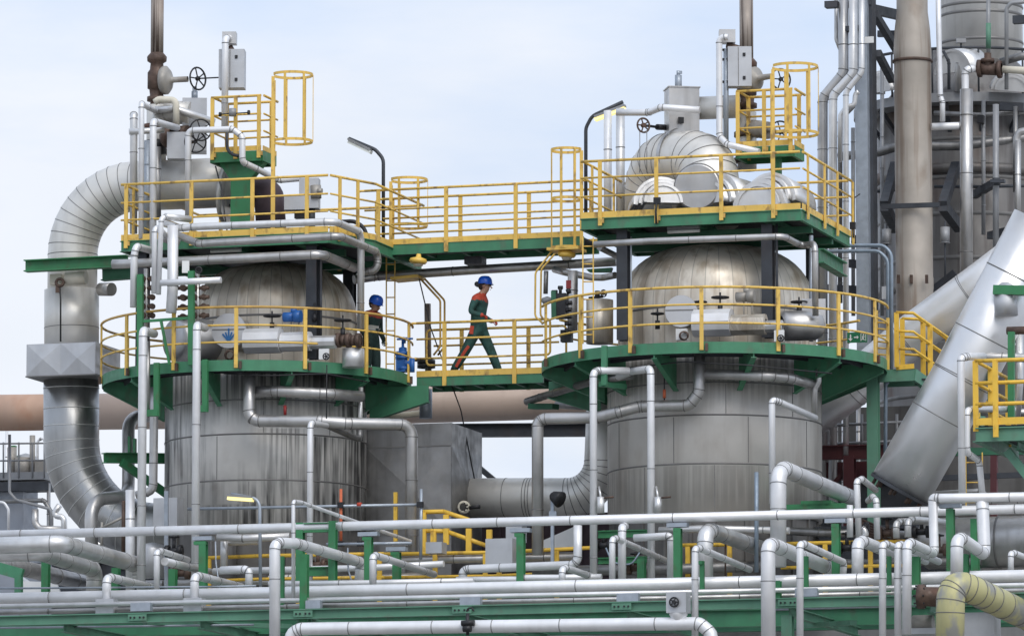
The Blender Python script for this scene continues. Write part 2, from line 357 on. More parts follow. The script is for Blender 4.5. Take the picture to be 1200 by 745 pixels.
# ================================================================== RAILINGS
def railing(par, pts, hs, posts, drop=.22, r=.024, toe=0, toe_drop=0, m='yellow', closed=False, facing=None, top_m=None, pw=.05, up_rail=None):
    """pts = polyline on the floor; posts = floor points"""
    for k, h in enumerate(hs):
        MB().sweep([p + UP * h for p in pts], r if k == 0 else r * .8, 8).build('handrail' if k == 0 else 'mid_rail', (top_m or m) if k == 0 else m, par)
    for p in posts:
        b = MB().box(p + UP * ((hs[0] - drop) / 2), pw, pw * .8, hs[0] + drop - .03, facing if facing is not None else 0)
        b.build('post', m, par)
    if toe:
        tm = MB()
        for a, b in zip(pts, pts[1:]):
            if (b - a).length > .01: tm.bar(a + UP * (toe / 2 - toe_drop), b + UP * (toe / 2 - toe_drop), .012, toe)
        tm.build('toe_board', m, par)
def ang_pt(c, r, a):       # a measured in the camera's frame: 0 = picture right, -90 = towards the camera
    w = R(a + ANG); return c + Vector((math.cos(w) * r, math.sin(w) * r, 0))
def arc_pts(c, r, a0, a1, n): return [ang_pt(c, r, a0 + (a1 - a0) * i / n) for i in range(n + 1)]

# ================================================================== THE TWO TANKS
def tank(label, cx, ytop, rad, seams, ybot, drum_mat, dome_cx, dome_r, dome_spring, dome_top, dome_y, vseams):
    c = P(cx, ytop, 0); c0 = Vector((c.x, c.y, zd))
    t = thing('process_tank', label, 'tank', c0)
    zt = c.z + .02; mb = MB(); zb = P(cx, ybot, -rad).z
    sk_ = MB(); sk_.lathe([(rad - .06, 0), (rad - .06, zb - zd - .03)], c0, n=72)
    for k in range(24): a_ = ang_pt(c0, rad - .05, 15 * k); sk_.bar(a_, a_ + UP * (zb - zd - .03), .05, .05, up=(a_ - c0).normalized())
    sk_.build('skirt', 'skirt', t, origin=c0)  # skirt coloured dark to stand for the shaded gap under the drum
    mb.lathe([(rad - .08, zb - zd - .02), (rad, zb - zd), (rad, zt - zd - .12), (dome_r + .05, zt - zd - .06)], c0, n=72)
    for py in seams:
        z = P(cx, py, -rad).z - zd
        mb.lathe([(rad + .002, z - .016), (rad + .010, z - .012), (rad + .010, z + .008), (rad + .002, z + .012)], c0, n=72, m=1)
    zs = [zb - zd] + sorted([P(cx, py, -rad).z - zd for py in seams]) + [zt - zd - .12]
    for k in range(len(zs) - 1):
        for j in range(9):
            a = ang_pt(c0, rad + .002, -180 + 40 * j + vseams[k % len(vseams)]); d = (a - c0).normalized()
            mb.bar(a + UP * (zs[k] + .02), a + UP * (zs[k + 1] - .03), .012, .006, 1, up=d)
    mb.build('shell', [drum_mat, 'seam_dark'], t, origin=c0)
    dc = P(dome_cx, dome_spring, dome_y); z_s = P(dome_cx, dome_spring, dome_y - dome_r).z; h = P(dome_cx, dome_top, dome_y - .35 * dome_r).z - z_s
    o = Vector((dc.x, dc.y, zt - .1)); prof = [(dome_r, 0), (dome_r, z_s - o.z - .28)]
    for i in range(0, 15):
        a = math.pi / 2 * i / 14; prof.append((dome_r * math.cos(a) ** .64, z_s - o.z - .26 + (h + .26) * math.sin(a) ** .92))
    db = MB(); db.lathe(prof, o, n=88)
    zz = z_s - o.z - .28; db.lathe([(dome_r + .004, zz - .02), (dome_r + .014, zz), (dome_r + .004, zz + .02)], o, n=88, m=1)
    db.build('dome', ['dome', 'seam_dark'], t, origin=o)
    return t, c, o
TL, cL, oL = tank('round steel tank on the left with black streaks running down its drum', 312, 432, 1.87, [467, 507, 561], 612, 'shell_left', 322, 1.54, 350, 306, .35, (3, 24, 11, 30))
TR, cR, oR = tank('cleaner round steel tank on the right with a brownish drum and tall dome', 837, 416, 1.94, [447, 485, 542], 600, 'shell_right', 840, 1.80, 338, 284, .1, (8, 26, 14, 33))
# sloping skirt below the drums
for t, c, r_, cat in ((TL, cL, 1.87, 0), (TR, cR, 1.94, 0)):
    c0 = Vector((c.x, c.y, zd)); MB().lathe([(r_ - .25, 0), (r_ - .25, .05)], c0, n=40).build('base_ring', 'dark_steel', t)

def ring_platform(label, cx, cy, rp, rail_px, posts_a, rail_a, brackets, tank_r, tc, top_m):
    c = P(cx, cy, 0); t = thing('ring_platform', label, 'platform', c)
    pr = MB(); pr.lathe([(rp - .012, -.20), (rp, -.20), (rp, 0), (rp - .012, 0), (rp - .012, -.20)], c, n=110, sm=False); pr.build('edge_band', 'green', t)
    MB().lathe([(tank_r + .06, -.10), (rp - .016, -.10), (rp - .016, -.06), (tank_r + .06, -.06), (tank_r + .06, -.10)], c, n=96, sm=False).build('deck', 'grating', t)
    for a in brackets:
        d = (ang_pt(c, 1, a) - c); p0 = ang_pt(c, rp - .03, a); s = UP.cross(d).normalized() * .012
        dist = rp - tank_r - .08; q = MB()
        q.prism([p0 - UP * .105 - s, p0 - UP * .26 - s, p0 - d * dist - UP * .72 - s, p0 - d * dist - UP * .105 - s], s * 2)
        q.bar(p0 - UP * .266, p0 - d * dist - UP * .726, .10, .012); q.build('bracket', 'green', t)
    rib = MB()
    for rr in (tank_r + .35, rp - .45): rib.lathe([(rr, -.17), (rr + .05, -.17), (rr + .05, -.105), (rr, -.105), (rr, -.17)], c, n=72, sm=False)
    rib.build('ring_joist', 'dark_steel', t)
    hs = rail_px
    for a0, a1 in rail_a:
        n = max(4, int(abs(a1 - a0) / 5)); pts = arc_pts(c, rp + .02, a0, a1, n)
        railing(t, pts, hs, [], m='yellow', top_m=top_m)
    for a in posts_a:
        p = ang_pt(c, rp + .02, a); b = MB().box(p + UP * ((hs[0] - .17) / 2), .07, .035, hs[0] + .17 - .04, R(a + ANG + 90)); b.build('post', 'yellow', t)
        MB().box(ang_pt(c, rp + .05, a + 1.6) - UP * .1, .05, .05, .14, R(a + ANG + 90)).build('clamp', 'valve_brown', t)
    return t, c
RPL, cPL = ring_platform('green edged round walkway with yellow railing around the left tank', 301, 443, 2.87, (.96, .63, .32),
    [-172, -143, -119, -95, -70, -44, -12, 150, 120], [(-186, 2), (62, 174)], [-174, -141, -108, -74.6, -42, -9, 25, 90, 123, 156], 1.87, cL, 'yellow_worn')
RPR, cPR = ring_platform('green edged round walkway with yellow railing around the right tank', 837, 425, 3.13, (.97, .66, .33),
    [-166, -141, -120, -96, -71, -47.5, -26, 40, 65, 90, 115, 140], [(-172, -4), (30, 152)], [-178, -145, -112, -79, -46, -13, 20, 53, 86, 119, 152], 1.94, cR, 'yellow')

# ================================================================== BRIDGES
def walkway(label, name, fl, fr, Yf, depth, rail_h, posts_f, posts_b, toe, chan, ends=(0, 0), under=True, bshift=0):
    a = P(*fl, Yf); b = P(*fr, Yf); t = thing(name, label, 'walkway', (a + b) / 2)
    dy = Vector((0, depth, 0))
    for k, off in enumerate((Vector(), dy)):
        MB().bar(a + off - UP * (chan / 2), b + off - UP * (chan / 2), .07, chan).build('side_beam', 'green', t)
    MB().hexa([a + Vector((0, .04, -.05)), b + Vector((0, .04, -.05)), b + Vector((0, depth - .04, -.05)), a + Vector((0, depth - .04, -.05)),
               a + Vector((0, .04, -.015)), b + Vector((0, .04, -.015)), b + Vector((0, depth - .04, -.015)), a + Vector((0, depth - .04, -.015))]).build('deck', 'grating', t)
    for i in range(6):
        p = a.lerp(b, (i + .5) / 6); MB().bar(p + Vector((0, .04, -.1)), p + Vector((0, depth - .04, -.1)), .06, .09).build('cross_beam', 'green_dark', t)
    def lp(px):
        p = a.copy(); s = (px - proj(a)[0]) / (proj(b)[0] - proj(a)[0]); return a.lerp(b, s)
    for off, ps, fsgn in ((Vector((0, -.045, 0)), posts_f, -1), (dy + Vector((0, .045, 0)), posts_b, 1)):
        pa, pb = a + off, b + off
        railing(t, [pa, pb], rail_h, [], m='yellow')
        for px in ps:
            p = lp(px - (19 * depth if fsgn > 0 else 0)) + off + Vector((0, -.012 if fsgn < 0 else .012, 0))
            MB().box(p + UP * ((rail_h[0] - .19) / 2), .075, .03, rail_h[0] + .19 - .03).build('post', 'yellow', t)
        MB().bar(pa + UP * (toe / 2), pb + UP * (toe / 2), .012, toe).build('toe_board', 'yellow', t)
        # closing bends of the rail ends
        for e, sg in ((pa, -1), (pb, 1)):
            q, _ = rounded([e + UP * rail_h[0], e + UP * rail_h[0] + Vector((sg * .14, 0, 0)), e + UP * rail_h[2] + Vector((sg * .14, 0, 0)), e + UP * rail_h[2]], .07, 4)
            MB().sweep(q, .022, 8).build('rail_end', 'yellow', t)
    return t, a, b
WK1, w1a, w1b = walkway('lower yellow railed footbridge joining the two round walkways, a worker crossing it', 'footbridge', (489, 442), (637, 437.5), .5, .95, (1.0, .70, .34), [522, 604], [540, 619], .11, .17)
WK2, w2a, w2b = walkway('upper yellow railed footbridge up in the open sky between the two top platforms', 'footbridge', (428, 288.5), (684, 277), .45, 1.0, (1.03, .66, .37), [444.5, 524.5, 606], [458, 539, 620], .10, .19)
# ================================================================== TOP PLATFORMS
def top_platform(label, FLp, FRp, Yf, depth, chamfer, rail_h, posts, side_posts, left_side, deck_mat='green_dark', toe=.11, chan=.2):
    fl = P(*FLp, Yf); fr = P(*FRp, Yf); fr.z = fl.z; t = thing('top_platform', label, 'platform', (fl + fr) / 2)
    D = Vector((0, depth, 0)); br = fr + D; bl = fl + D
    if chamfer: poly = [fl, fr, fr + Vector((chamfer[0], chamfer[1], 0)), Vector((fr.x + chamfer[0], br.y, fl.z)), bl]
    else: poly = [fl, fr, br, bl]
    n = len(poly)
    for i in range(n):
        a, b = poly[i], poly[(i + 1) % n]; MB().ibeam(a - UP * chan / 2, b - UP * chan / 2, chan, .07, .014).build('edge_beam', 'green', t)
    inner = [p for p in poly]; MB().prism([p - UP * .03 for p in reversed(inner)], UP * .02).build('deck', 'grating', t)
    w = fr.x - fl.x
    for k in range(3):
        x = fl.x + w * (k + .5) / 3; MB().bar(Vector((x, fl.y + .05, fl.z - .11)), Vector((x, bl.y - .05, fl.z - .11)), .16, .12).build('joist', deck_mat, t)
    for k in range(2):
        y = fl.y + depth * (k + .6) / 2.4; MB().bar(Vector((fl.x + .05, y, fl.z - .24)), Vector((fr.x - .02, y, fl.z - .24)), .12, .12).build('main_beam', 'green_dark', t)
    return t, poly
TPR, pR = top_platform('top platform over the right tank dome carrying the silver elbow duct', (681.5, 256.5), (938.5, 246.5), -1.9, 3.62, None, None, None, None, None)
TPL, pL = top_platform('top platform over the left tank dome under the big bent duct', (142.5, 282.5), (385, 272), -1.9, 4.1, (.45, 1.25), None, None, None, None)
def rails_along(t, poly, segs, hs, posts, toe=.11):
    out = Vector((0, -.045, 0))
    for i0, i1 in segs:
        a, b = poly[i0], poly[i1]; d = (b - a).normalized(); nrm = Vector((d.y, -d.x, 0)); off = nrm * .045
        for k, h in enumerate(hs): MB().tube(a + off + UP * h, b + off + UP * h, .025 if k == 0 else .019, 8).build('handrail' if k == 0 else 'mid_rail', 'yellow', t)
        MB().bar(a + off * .6 + UP * toe / 2, b + off * .6 + UP * toe / 2, .012, toe).build('toe_board', 'yellow', t)
    for (i0, i1, px) in posts:
        a, b = poly[i0], poly[i1]; s = (px - proj(a)[0]) / (proj(b)[0] - proj(a)[0]); p = a.lerp(b, s); d = (b - a).normalized(); nrm = Vector((d.y, -d.x, 0))
        MB().box(p + nrm * .062 + UP * ((hs[0] - .16) / 2), .07, .03, hs[0] + .16 - .03, math.atan2(d.y, d.x)).build('post', 'yellow', t)
        MB().box(p + nrm * .055 + d * .05 - UP * .06, .04, .04, .08, math.atan2(d.y, d.x)).build('clamp', 'yellow_worn', t)
rails_along(TPR, pR, [(0, 1), (1, 2), (0, 3), (3, 2)], (1.03, .73, .39), [(0, 1, 704.5), (0, 1, 771), (0, 1, 847), (0, 1, 907.5), (1, 2, 943), (1, 2, 962.5), (1, 2, 977.5), (1, 2, 996), (3, 2, 770), (3, 2, 930), (0, 3, 690), (0, 3, 715)])
rails_along(TPL, pL, [(0, 1), (1, 2), (2, 3), (0, 4), (4, 3)], (1.04, .70, .38), [(0, 1, 149), (0, 1, 226), (0, 1, 297.5), (0, 1, 361), (1, 2, 395), (1, 2, 416), (4, 3, 260), (4, 3, 330), (4, 3, 400), (0, 4, 152), (0, 4, 175)])
# yellow end rails on the left of the right platform: short return gates by the cage
# dark columns that carry the top platforms
def hcol(label, px, ytop, ybot, Y, w, h, m, name='support_column', group=None, f='0'):
    a = P(px, ytop, Y, f); b = P(px, ybot, Y, f); b.x = a.x
    o = MB().ibeam(b, a, h, w, .02, up=Vector((0, 1, 0))).build(name, m, origin=b); return tag(o, label, 'column', group)
for t, px, y0, y1, Y in ((TPR, 730.5, 262, 399, -1.55), (TPR, 900, 262, 396, -1.55), (TPL, 367, 285, 421, -1.62), (TPL, 168, 287, 437, -1.62), (TPR, 775, 280, 390, 1.2), (TPR, 952, 280, 396, 1.2), (TPL, 410, 290, 420, 1.6)):
    a = P(px, y0, Y); b = P(px, y1, Y); b.x = a.x
    a.z = t.location.z - .2
    MB().ibeam(b, a, .22, .2, .02, up=Vector((0, 1, 0))).build('support_post', 'dark_steel', t)
    if px in (900, 367): MB().tube(b + Vector((.17, -.05, 0)), a + Vector((.17, -.05, 0)), .025, 8).build('conduit', 'dark_steel', t)
# fluorescent battens under the platforms
def batten(label, f, p, q, Y, drop):
    a = P(*p, Y, f); b = P(*q, Y, f); t = thing('strip_light', label, 'lamp', (a + b) / 2, 'strip lights under the top platforms')
    MB().bar(a + UP * .06, b + UP * .06, .10, .05).build('housing', 'grey_steel', t); MB().tube(a, b, .03, 10).build('tube', 'lamp_off', t)
batten('white strip light slung under the top platform of the right tank', 'E', (490, 448), (640, 441), -1.55, 0)
batten('white strip light slung under the top platform of the left tank', 'B', (588, 538), (730, 533), -1.55, 0)
# lower end beams of the round walkways that carry the footbridge
for lab, c, px0, px1, y0, y1, YY in (('deep green tapered bracket beam under the left end of the lower footbridge', cPL, 433, 502, 475, 459, .3), ('deep green tapered bracket beam under the right end of the lower footbridge', cPR, 643, 704, 444, 465, .2)):
    a = P(px0, y0, YY); b = P(px1, y1, YY); zt = c.z - .21; q = MB()
    if px0 < 500: out = [Vector((a.x, YY, zt)), Vector((b.x, YY, zt)), Vector((b.x, YY, zt - .30)), Vector((a.x, YY, zt - .62))]
    else: out = [Vector((a.x, YY, zt)), Vector((b.x, YY, zt)), Vector((b.x, YY, zt - .62)), Vector((a.x, YY, zt - .30))]
    q.prism(out, Vector((0, .03, 0))); d = (out[3] - out[2]); q.bar(out[2] - UP * .01, out[3] - UP * .01, .16, .02)
    tag(q.build('bracket_beam', 'green'), lab, 'beam')

# ================================================================== LADDERS AND CAGES
def ladder(par, p0, p1, w, dirv, m='yellow'):
    d = dirv.normalized() * w / 2
    for s in (-1, 1): MB().box((p0 + p1) / 2 + d * s, .022, .06, (p1 - p0).length, math.atan2(dirv.y, dirv.x)).build('stile', m, par)
    n = int((p1 - p0).length / .29)
    for i in range(n):
        c = p0.lerp(p1, (i + .5) / n); MB().tube(c - d, c + d, .013, 6).build('rung', m, par)
def cage(par, c, r, zlo, zhi, face, hoops, straps, wide=None, m='yellow', gap=50):
    for z in hoops:
        p = []
        for i in range(21):
            a = R(face + gap + (360 - 2 * gap) * i / 20 + ANG); p.append(Vector((c.x + r * math.cos(a), c.y + r * math.sin(a), z)))
        h = MB()
        for a, b in zip(p, p[1:]): h.bar(a, b, .012, .05)
        h.build('hoop', m, par)
    for a in straps:
        q = R(a + ANG); p = Vector((c.x + (r + .008) * math.cos(q), c.y + (r + .008) * math.sin(q), 0))
        MB().box(Vector((p.x, p.y, (zlo + zhi) / 2)), .045, .012, zhi - zlo, q + math.pi / 2).build('strap', m, par)
def cage_thing(label, cx, ytop, ybot, Y, r, face, nh, ystile, yfoot, lad=True, gap=22, straps=(70, 125, 180, 235, 290), ladder_w=.46):
    a = P(cx, ytop, Y); b = P(cx, ybot, Y); t = thing('caged_ladder', label, 'ladder', P(cx, yfoot, Y), None)
    hoops = [b.z + (a.z - b.z) * i / (nh - 1) for i in range(nh)]
    cage(t, a, r, b.z, a.z, face, hoops, [face + s for s in straps], gap=gap)
    if lad:
        d = R(face + ANG); base = Vector((a.x + r * .95 * math.cos(d), a.y + r * .95 * math.sin(d), 0)); side = Vector((-math.sin(d), math.cos(d), 0))
        ladder(t, Vector((base.x, base.y, P(cx, yfoot, Y).z)), Vector((base.x, base.y, P(cx, ystile, Y).z)), ladder_w, side)
    return t
cage_thing('yellow safety cage with ladder rising above the left top platform beside the small perch', 343, 88, 166, -1.2, .37, 180, 2, 92, 270)
cage_thing('yellow safety cage with ladder above the right top platform beside the valve handwheels', 931, 78.5, 157, -.9, .42, 180, 2, 84, 245)
cage_thing('short yellow hoop cage standing at the left end of the upper footbridge', 479, 211, 265, 1.75, .35, 180, 2, 215, 285, straps=(60, 120, 180, 240, 300))
t = cage_thing('yellow hoop cage hanging at the right end of the upper footbridge over the long ladder', 664, 176, 291, -.25, .285, 0, 3, 178, 295, straps=(60, 110, 160, 200, 250, 300), ladder_w=.3)
p = P(664, 293, -.25); MB().box(p, .6, .55, .05).build('landing_plate', 'yellow', t)
def straight_ladder(label, f, x, y0, y1, Y, w):
    a = P(x, y1, Y, f); b = P(x, y0, Y, f); b.x = a.x; t = thing('ladder', label, 'ladder', a)
    ladder(t, a, b, w, Vector((1, .25, 0))); return t
straight_ladder('yellow ladder climbing past the right walkway railing up to the hanging cage', 'P', 536, -10, 735, -2.2, .185)
straight_ladder('yellow ladder rising behind the second worker up to the upper footbridge', '0', 457.5, 300, 436, 1.1, .16)
# slanting hand rails of the ladder hatches
def yrail(label, f, pts, d=2.2, name='hatch_rail'): 
    p = pts_of(f, pts); path, _ = rounded(p, .12, 4); o = MB().sweep(path, d / 2 / SC, 8).build(name, 'yellow'); tag(o, label, 'railing'); return o
yrail('thin bent yellow grab rail in front below the hanging cage', 'P', [(305, 55, -.3), (165, 235), (162, 545), (215, 590)], 2.4, 'grab_rail')
yrail('thin bent yellow grab rail just behind its twin below the hanging cage', 'P', [(330, 70, .1), (205, 215), (200, 540), (240, 580)], 2.4, 'grab_rail')
t = thing('ladder_landing', 'flat yellow landing plate with bent side rails just under the upper footbridge', 'ladder', P(487, 328, 1.2))
MB().bar(P(462, 328, 1.2), P(494, 325, 1.2), .5, .05).build('plate', 'yellow', t)
for k, (dx, dm) in enumerate(((0, .0), (5, .2))):
    q = pts_of('0', [(493 + dx, 327, 1.2 + dm), (516 + dx, 352), (516 + dx, 406), (508 + dx, 416)]); MB().sweep(rounded(q, .1, 4)[0], .02, 8).build('side_rail', 'yellow_worn', t)

# small raised perches
def perch(label, f, fl, fr, Y, depth, rails, ped, toe, beam):
    a = P(*fl, Y, f); b = P(*fr, Y, f); b.z = a.z; t = thing('valve_perch', label, 'platform', (a + b) / 2)
    poly = [a, b, b + Vector((0, depth, 0)), a + Vector((0, depth, 0))]
    MB().prism([p - UP * .03 for p in reversed(poly)], UP * .025).build('deck', 'grating', t)
    for i in range(4): MB().bar(poly[i] - UP * (beam / 2 + .004), poly[(i + 1) % 4] - UP * (beam / 2 + .004), .06, beam).build('edge_beam', 'green_bright', t)
    rails_along(t, poly, [(0, 1), (1, 2), (3, 2), (0, 3)], rails, [(0, 1, proj(a)[0] + 2), (0, 1, proj(b)[0] - 2), (0, 1, (proj(a)[0] + proj(b)[0]) / 2), (3, 2, proj(poly[3])[0] + 3), (3, 2, proj(poly[2])[0] - 3)], toe)
    return t, poly
PL_, ppl = perch('small yellow railed perch on a green pedestal above the left top platform', 'B', (592, 76), (826, 72), -1.0, .75, (1.02, .68, .36), None, .09, .19)
c = P(735, 130, -.75, 'B'); zb = pL[0].z; q = MB()
tp = P(735, 118, -.75, 'B'); mid = P(735, 205, -.75, 'B'); lo = Vector((mid.x, mid.y, zb))
q.prism([tp + Vector((-.44, -.1, 0)), mid + Vector((-.19, -.1, 0)), lo + Vector((-.19, -.1, 0)), lo + Vector((.19, -.1, 0)), mid + Vector((.19, -.1, 0)), tp + Vector((.5, -.1, 0))], Vector((0, .2, 0)))
q.build('pedestal', 'green_bright', PL_)
PR_, ppr = perch('small yellow railed perch beside the tall vent stack above the right top platform', 'D', (815, 612), (1078, 604), -.4, .7, (1.02, .66, .34), None, .10, .2)
MB().box(P(1000, 660, -.1, 'D') - UP * .5, .16, .16, 1.2).build('pedestal', 'green_bright', PR_)

# ================================================================== BIG DUCTS
def flanged_duct(label, f, pts, d, m, name, bend, na=9, n=40, seam=.55, arcseam=True, sh=.012, sw=.02):
    return pipe(f, label, d, pts, m, name, 'duct', bend=bend, na=na, n=n, seam=seam, arcseam=arcseam, sh=sh, sw=sw)
YD = .3
# left swan-neck: upper half, box collar, lower half are one run of ducting
dl = thing('elbow_duct', 'huge silver ringed duct bending over the left platform and down its left side', 'duct', P(83, 640, YD))
pipe('0', '', 60, [(283, 213, YD), (240, 215, YD), (86, 221, YD), (84, 404, YD)], 'duct', 'upper_bend', parent=dl, bend=1.62, na=11, n=44, seam=1.6, arcseam=True, sh=.005, sw=.012)
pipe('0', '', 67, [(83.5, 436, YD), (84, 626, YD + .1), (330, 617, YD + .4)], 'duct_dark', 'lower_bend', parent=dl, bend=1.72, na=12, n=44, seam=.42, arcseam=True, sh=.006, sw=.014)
pipe('0', '', 66, [(84, 340, YD), (84, 406, YD)], 'duct', 'straight_section', parent=dl, n=44, seam=.55, sh=.005, sw=.012)
bx = P(71.5, 402, -.55); w_ = 84 / 61.0; hh = (440 - 402) / SC; q = MB()
q.box(Vector((bx.x, -.55 + .65, bx.z - hh / 2)), w_, 1.3, hh)
for i in range(2):      # crimped cross-broken panels
    cx = bx.x - w_ / 4 + i * w_ / 2; b_ = len(q.v); y = -.552
    q.v += [Vector((cx - w_ / 4 + .01, y, bx.z - hh + .01)), Vector((cx + w_ / 4 - .01, y, bx.z - hh + .01)), Vector((cx + w_ / 4 - .01, y, bx.z - .01)), Vector((cx - w_ / 4 + .01, y, bx.z - .01)), Vector((cx, y - .05, bx.z - hh / 2))]
    for k in range(4): q.face((b_ + k, b_ + (k + 1) % 4, b_ + 4))
q.box(Vector((bx.x, -.55 + .65, bx.z - hh - .012)), w_ + .03, 1.33, .022, 0, 1)
q.build('box_collar', ['cabinet', 'seam_dark'], dl)
for (x0, y0, x1, y1) in ((282, 490, 345, 490),): pass
# cream stub with a burnt instrument head on the duct
t = thing('sampling_stub', 'cream stub pipe with a rusty clamp head fixed to the front of the silver duct', 'instrument', P(80, 340, -.5))
MB().tube(P(78, 326, -.42), P(101, 325, -.42), .13, 20).build('stub', 'cream', t)
MB().box(P(67, 328, -.36), .22, .2, .2).build('mount', 'cream', t)
q = MB(); c = P(70, 331, -.55); q.torus(c, Vector((.2, -1, .1)), .07, .03, 14, 6); q.box(c + Vector((-.04, 0, -.12)), .08, .06, .14, .4); q.build('clamp_head', 'valve_brown', t)
wire('0', '', 2.2, [(70, 335, -.55), (71, 350), (71, 400)], 'cable', 'lead', '', parent=t)
tag(MB().tube(P(118, 339, .25), P(131, 339, .1), .125, 22).build('stub_pipe', 'dull_alu'), 'short open grey stub pipe poking out right of the silver duct', 'pipe')
# dark purple lagged outlet elbow behind the pedestal
pipe('B', 'dark purple lagged elbow duct dropping onto the left top platform behind the green pedestal', 36, [(690, 265, .3), (800, 262, .25), (860, 262, .2), (872, 440, .1)], 'purple_lag', 'lagged_elbow', 'duct', bend=.45, na=6, n=32, seam=.0)
tag(MB().tube(P(668, 258, .3, 'B'), P(690, 260, .3, 'B'), .62, 40).build('end_flange', 'duct'), 'round flared flange at the right end of the silver elbow duct', 'flange')
# green double beam that carries the left duct
q = MB(); a = P(30, 312, -.62); b = P(150, 306, -.62); q.ibeam(a, b, .22, .22, .02)
tag(q.build('support_beam', 'green_bright'), 'green I beam crossing in front of the silver duct at its upper left', 'beam')
a = P(120, 322, 1.1); b = P(172, 318, 1.1); tag(MB().ibeam(a, b, .24, .2, .02).build('support_beam', 'green_dark'), 'short dark green beam right of the silver duct behind the pipes', 'beam')
# right: lower white elbow duct between box and right tank
pipe('0', 'beige silver ringed duct sweeping up from the big grey box toward the right tank', 47, [(541, 583, 1.6), (620, 583, 1.6), (706, 583, 1.7), (712, 440, 1.7)], 'duct', 'elbow_duct', 'duct', bend=1.32, na=9, n=40, seam=.9, arcseam=True, sh=.005, sw=.012)
# big elbow duct on the right top platform
dr = thing('elbow_duct', 'silver arched duct with round blanked end sitting on the right top platform', 'duct', P(800, 250, -.3))
pipe('0', '', 68, [(766, 262, .6), (766, 189, .4), (832, 187, -.45), (832, 262, -.7)], 'duct', 'arch', parent=dr, bend=.56, na=5, n=44, seam=2, arcseam=True, sh=.005, sw=.012)
a = P(817, 219, -1.35); q = MB(); dv = Vector((-.06, 1, .0)); q.tube(a + dv * .03, a + dv * 1.2, .40, 40); q.build('branch', 'duct', dr)
q = MB(); q.lathe([(0, -.012), (.39, -.012), (.41, .0), (.425, .03), (.41, .05)], a, dv, 44, sm=False); q.build('blank_end', 'dull_alu', dr)
q = MB(); q.torus(a + dv * .03, dv, .42, .018, 36, 6); q.build('end_rim', 'seam_dark', dr)
q = MB(); q.lathe([(.56, -.05), (.56, .05)], P(800, 186, 0), Vector((1, -.8, .0)), 40); q.lathe([(.565, -.05), (.565, .05)], P(800, 186, 0), Vector((1, -.8, .0)), 40); q.build('strap_band', 'dull_alu', dr)
# loose half-shell lagging pieces beside it
def half_shell(label, c, axis, r, ln, a0=0, a1=180, rings=3):
    t = MB(); ax = axis.normalized(); u = ax.cross(UP).normalized(); w = u.cross(ax)
    for k in range(rings):
        rr = r * (1 - .16 * k); sh = ax * (-.10 * k); n = 14; b = len(t.v)
        for e in (0, 1):
            for q_ in (rr, rr - .05):
                for i in range(n + 1):
                    an = R(a0 + (a1 - a0) * i / n); t.v.append(c + sh + ax * (ln * (e - .5)) + u * (q_ * math.cos(an)) + w * (q_ * math.sin(an)))
        N = n + 1
        for i in range(n):
            t.face((b + i, b + i + 1, b + 2 * N + i + 1, b + 2 * N + i), 0, True); t.face((b + N + i, b + 3 * N + i, b + 3 * N + i + 1, b + N + i + 1), 0, True)
            t.face((b + i, b + N + i, b + N + i + 1, b + i + 1), 0); t.face((b + 2 * N + i, b + 2 * N + i + 1, b + 3 * N + i + 1, b + 3 * N + i), 0)
        if k == rings - 1 or k == 0:
            e0 = len(t.v); cc = c + sh + ax * (-ln * .5 + .03)
            t.v += [cc + u * ((rr - .045) * math.cos(R(a0 + (a1 - a0) * i / n))) + w * ((rr - .045) * math.sin(R(a0 + (a1 - a0) * i / n))) for i in range(n + 1)]; t.face(tuple(range(e0, e0 + n + 1)), 0)
        t.face((b, b + 2 * N, b + 3 * N, b + N), 0); t.face((b + n, b + N + n, b + 3 * N + n, b + 2 * N + n), 0)
    o = t.build('lagging_shell', 'alu'); return tag(o, label, 'lagging')
half_shell('stacked curved silver lagging shells lying at the right end of the right top platform', P(913, 243, -.8), Vector((.25, 1, -.12)), .55, .8)
half_shell('front pair of curved silver lagging shells at the right end of the right top platform', P(893, 246, -1.45), Vector((.1, 1, -.1)), .50, .35, 0, 180, 2)
half_shell('small stacked silver lagging shells left of the round blanked duct end', P(772, 246, -1.0), Vector((-.45, 1, -.1)), .52, .8)
half_shell('curved silver lagging shell leaning just right of the round blanked duct end', P(852, 245, -.8), Vector((.5, 1, -.1)), .60, .7, 0, 180, 3)
# hood box with stub on top of the arch
t = thing('duct_box', 'square grey metal box with a little vent spigot on top of the arched duct', 'box', P(800, 160, .1))
c = P(799, 134, .15); q = MB(); q.box(c, .56, .5, .92, R(26)); q.build('body', 'dull_alu', t)
MB().box(c + UP * .467, .60, .54, .02, R(26)).build('lid', 'dull_alu', t)
q = MB(); e = P(795, 106, .15); q.tube(e, e + UP * .28, .065, 14); q.tube(e + UP * .28, e + UP * .36, .035, 10); q.box(e + UP * .33 + Vector((.02, 0, 0)), .09, .05, .05); q.build('spigot', 'galv', t)
MB().box(P(798, 141, -.16), .10, .05, .11, R(26)).build('junction_box', 'valve_black', t)
tag(pipe('0', '', 27, [(818, 127, .25), (866, 125, .25)], 'duct', 'cross_duct', 'duct', n=30, seam=.5), 'plump silver cross pipe joining the grey box to the right vent stack', 'pipe')
t = thing('gas_box', 'pale blue grey metal box with round duct end behind the left vent stack', 'box', P(228, 150, .5))
MB().box(P(228, 148, .5), .46, .5, 1.0, R(20)).build('body', 'cabinet', t)
q = MB(); e = P(228, 117, .4); q.tube(e, e + UP * .16, .06, 12); q.box(e + UP * .2, .08, .08, .1, .3); q.build('spigot', 'galv', t)
MB().tube(P(190, 131, .3), P(224, 133, .3), .22, 28).build('round_duct', 'duct', t)
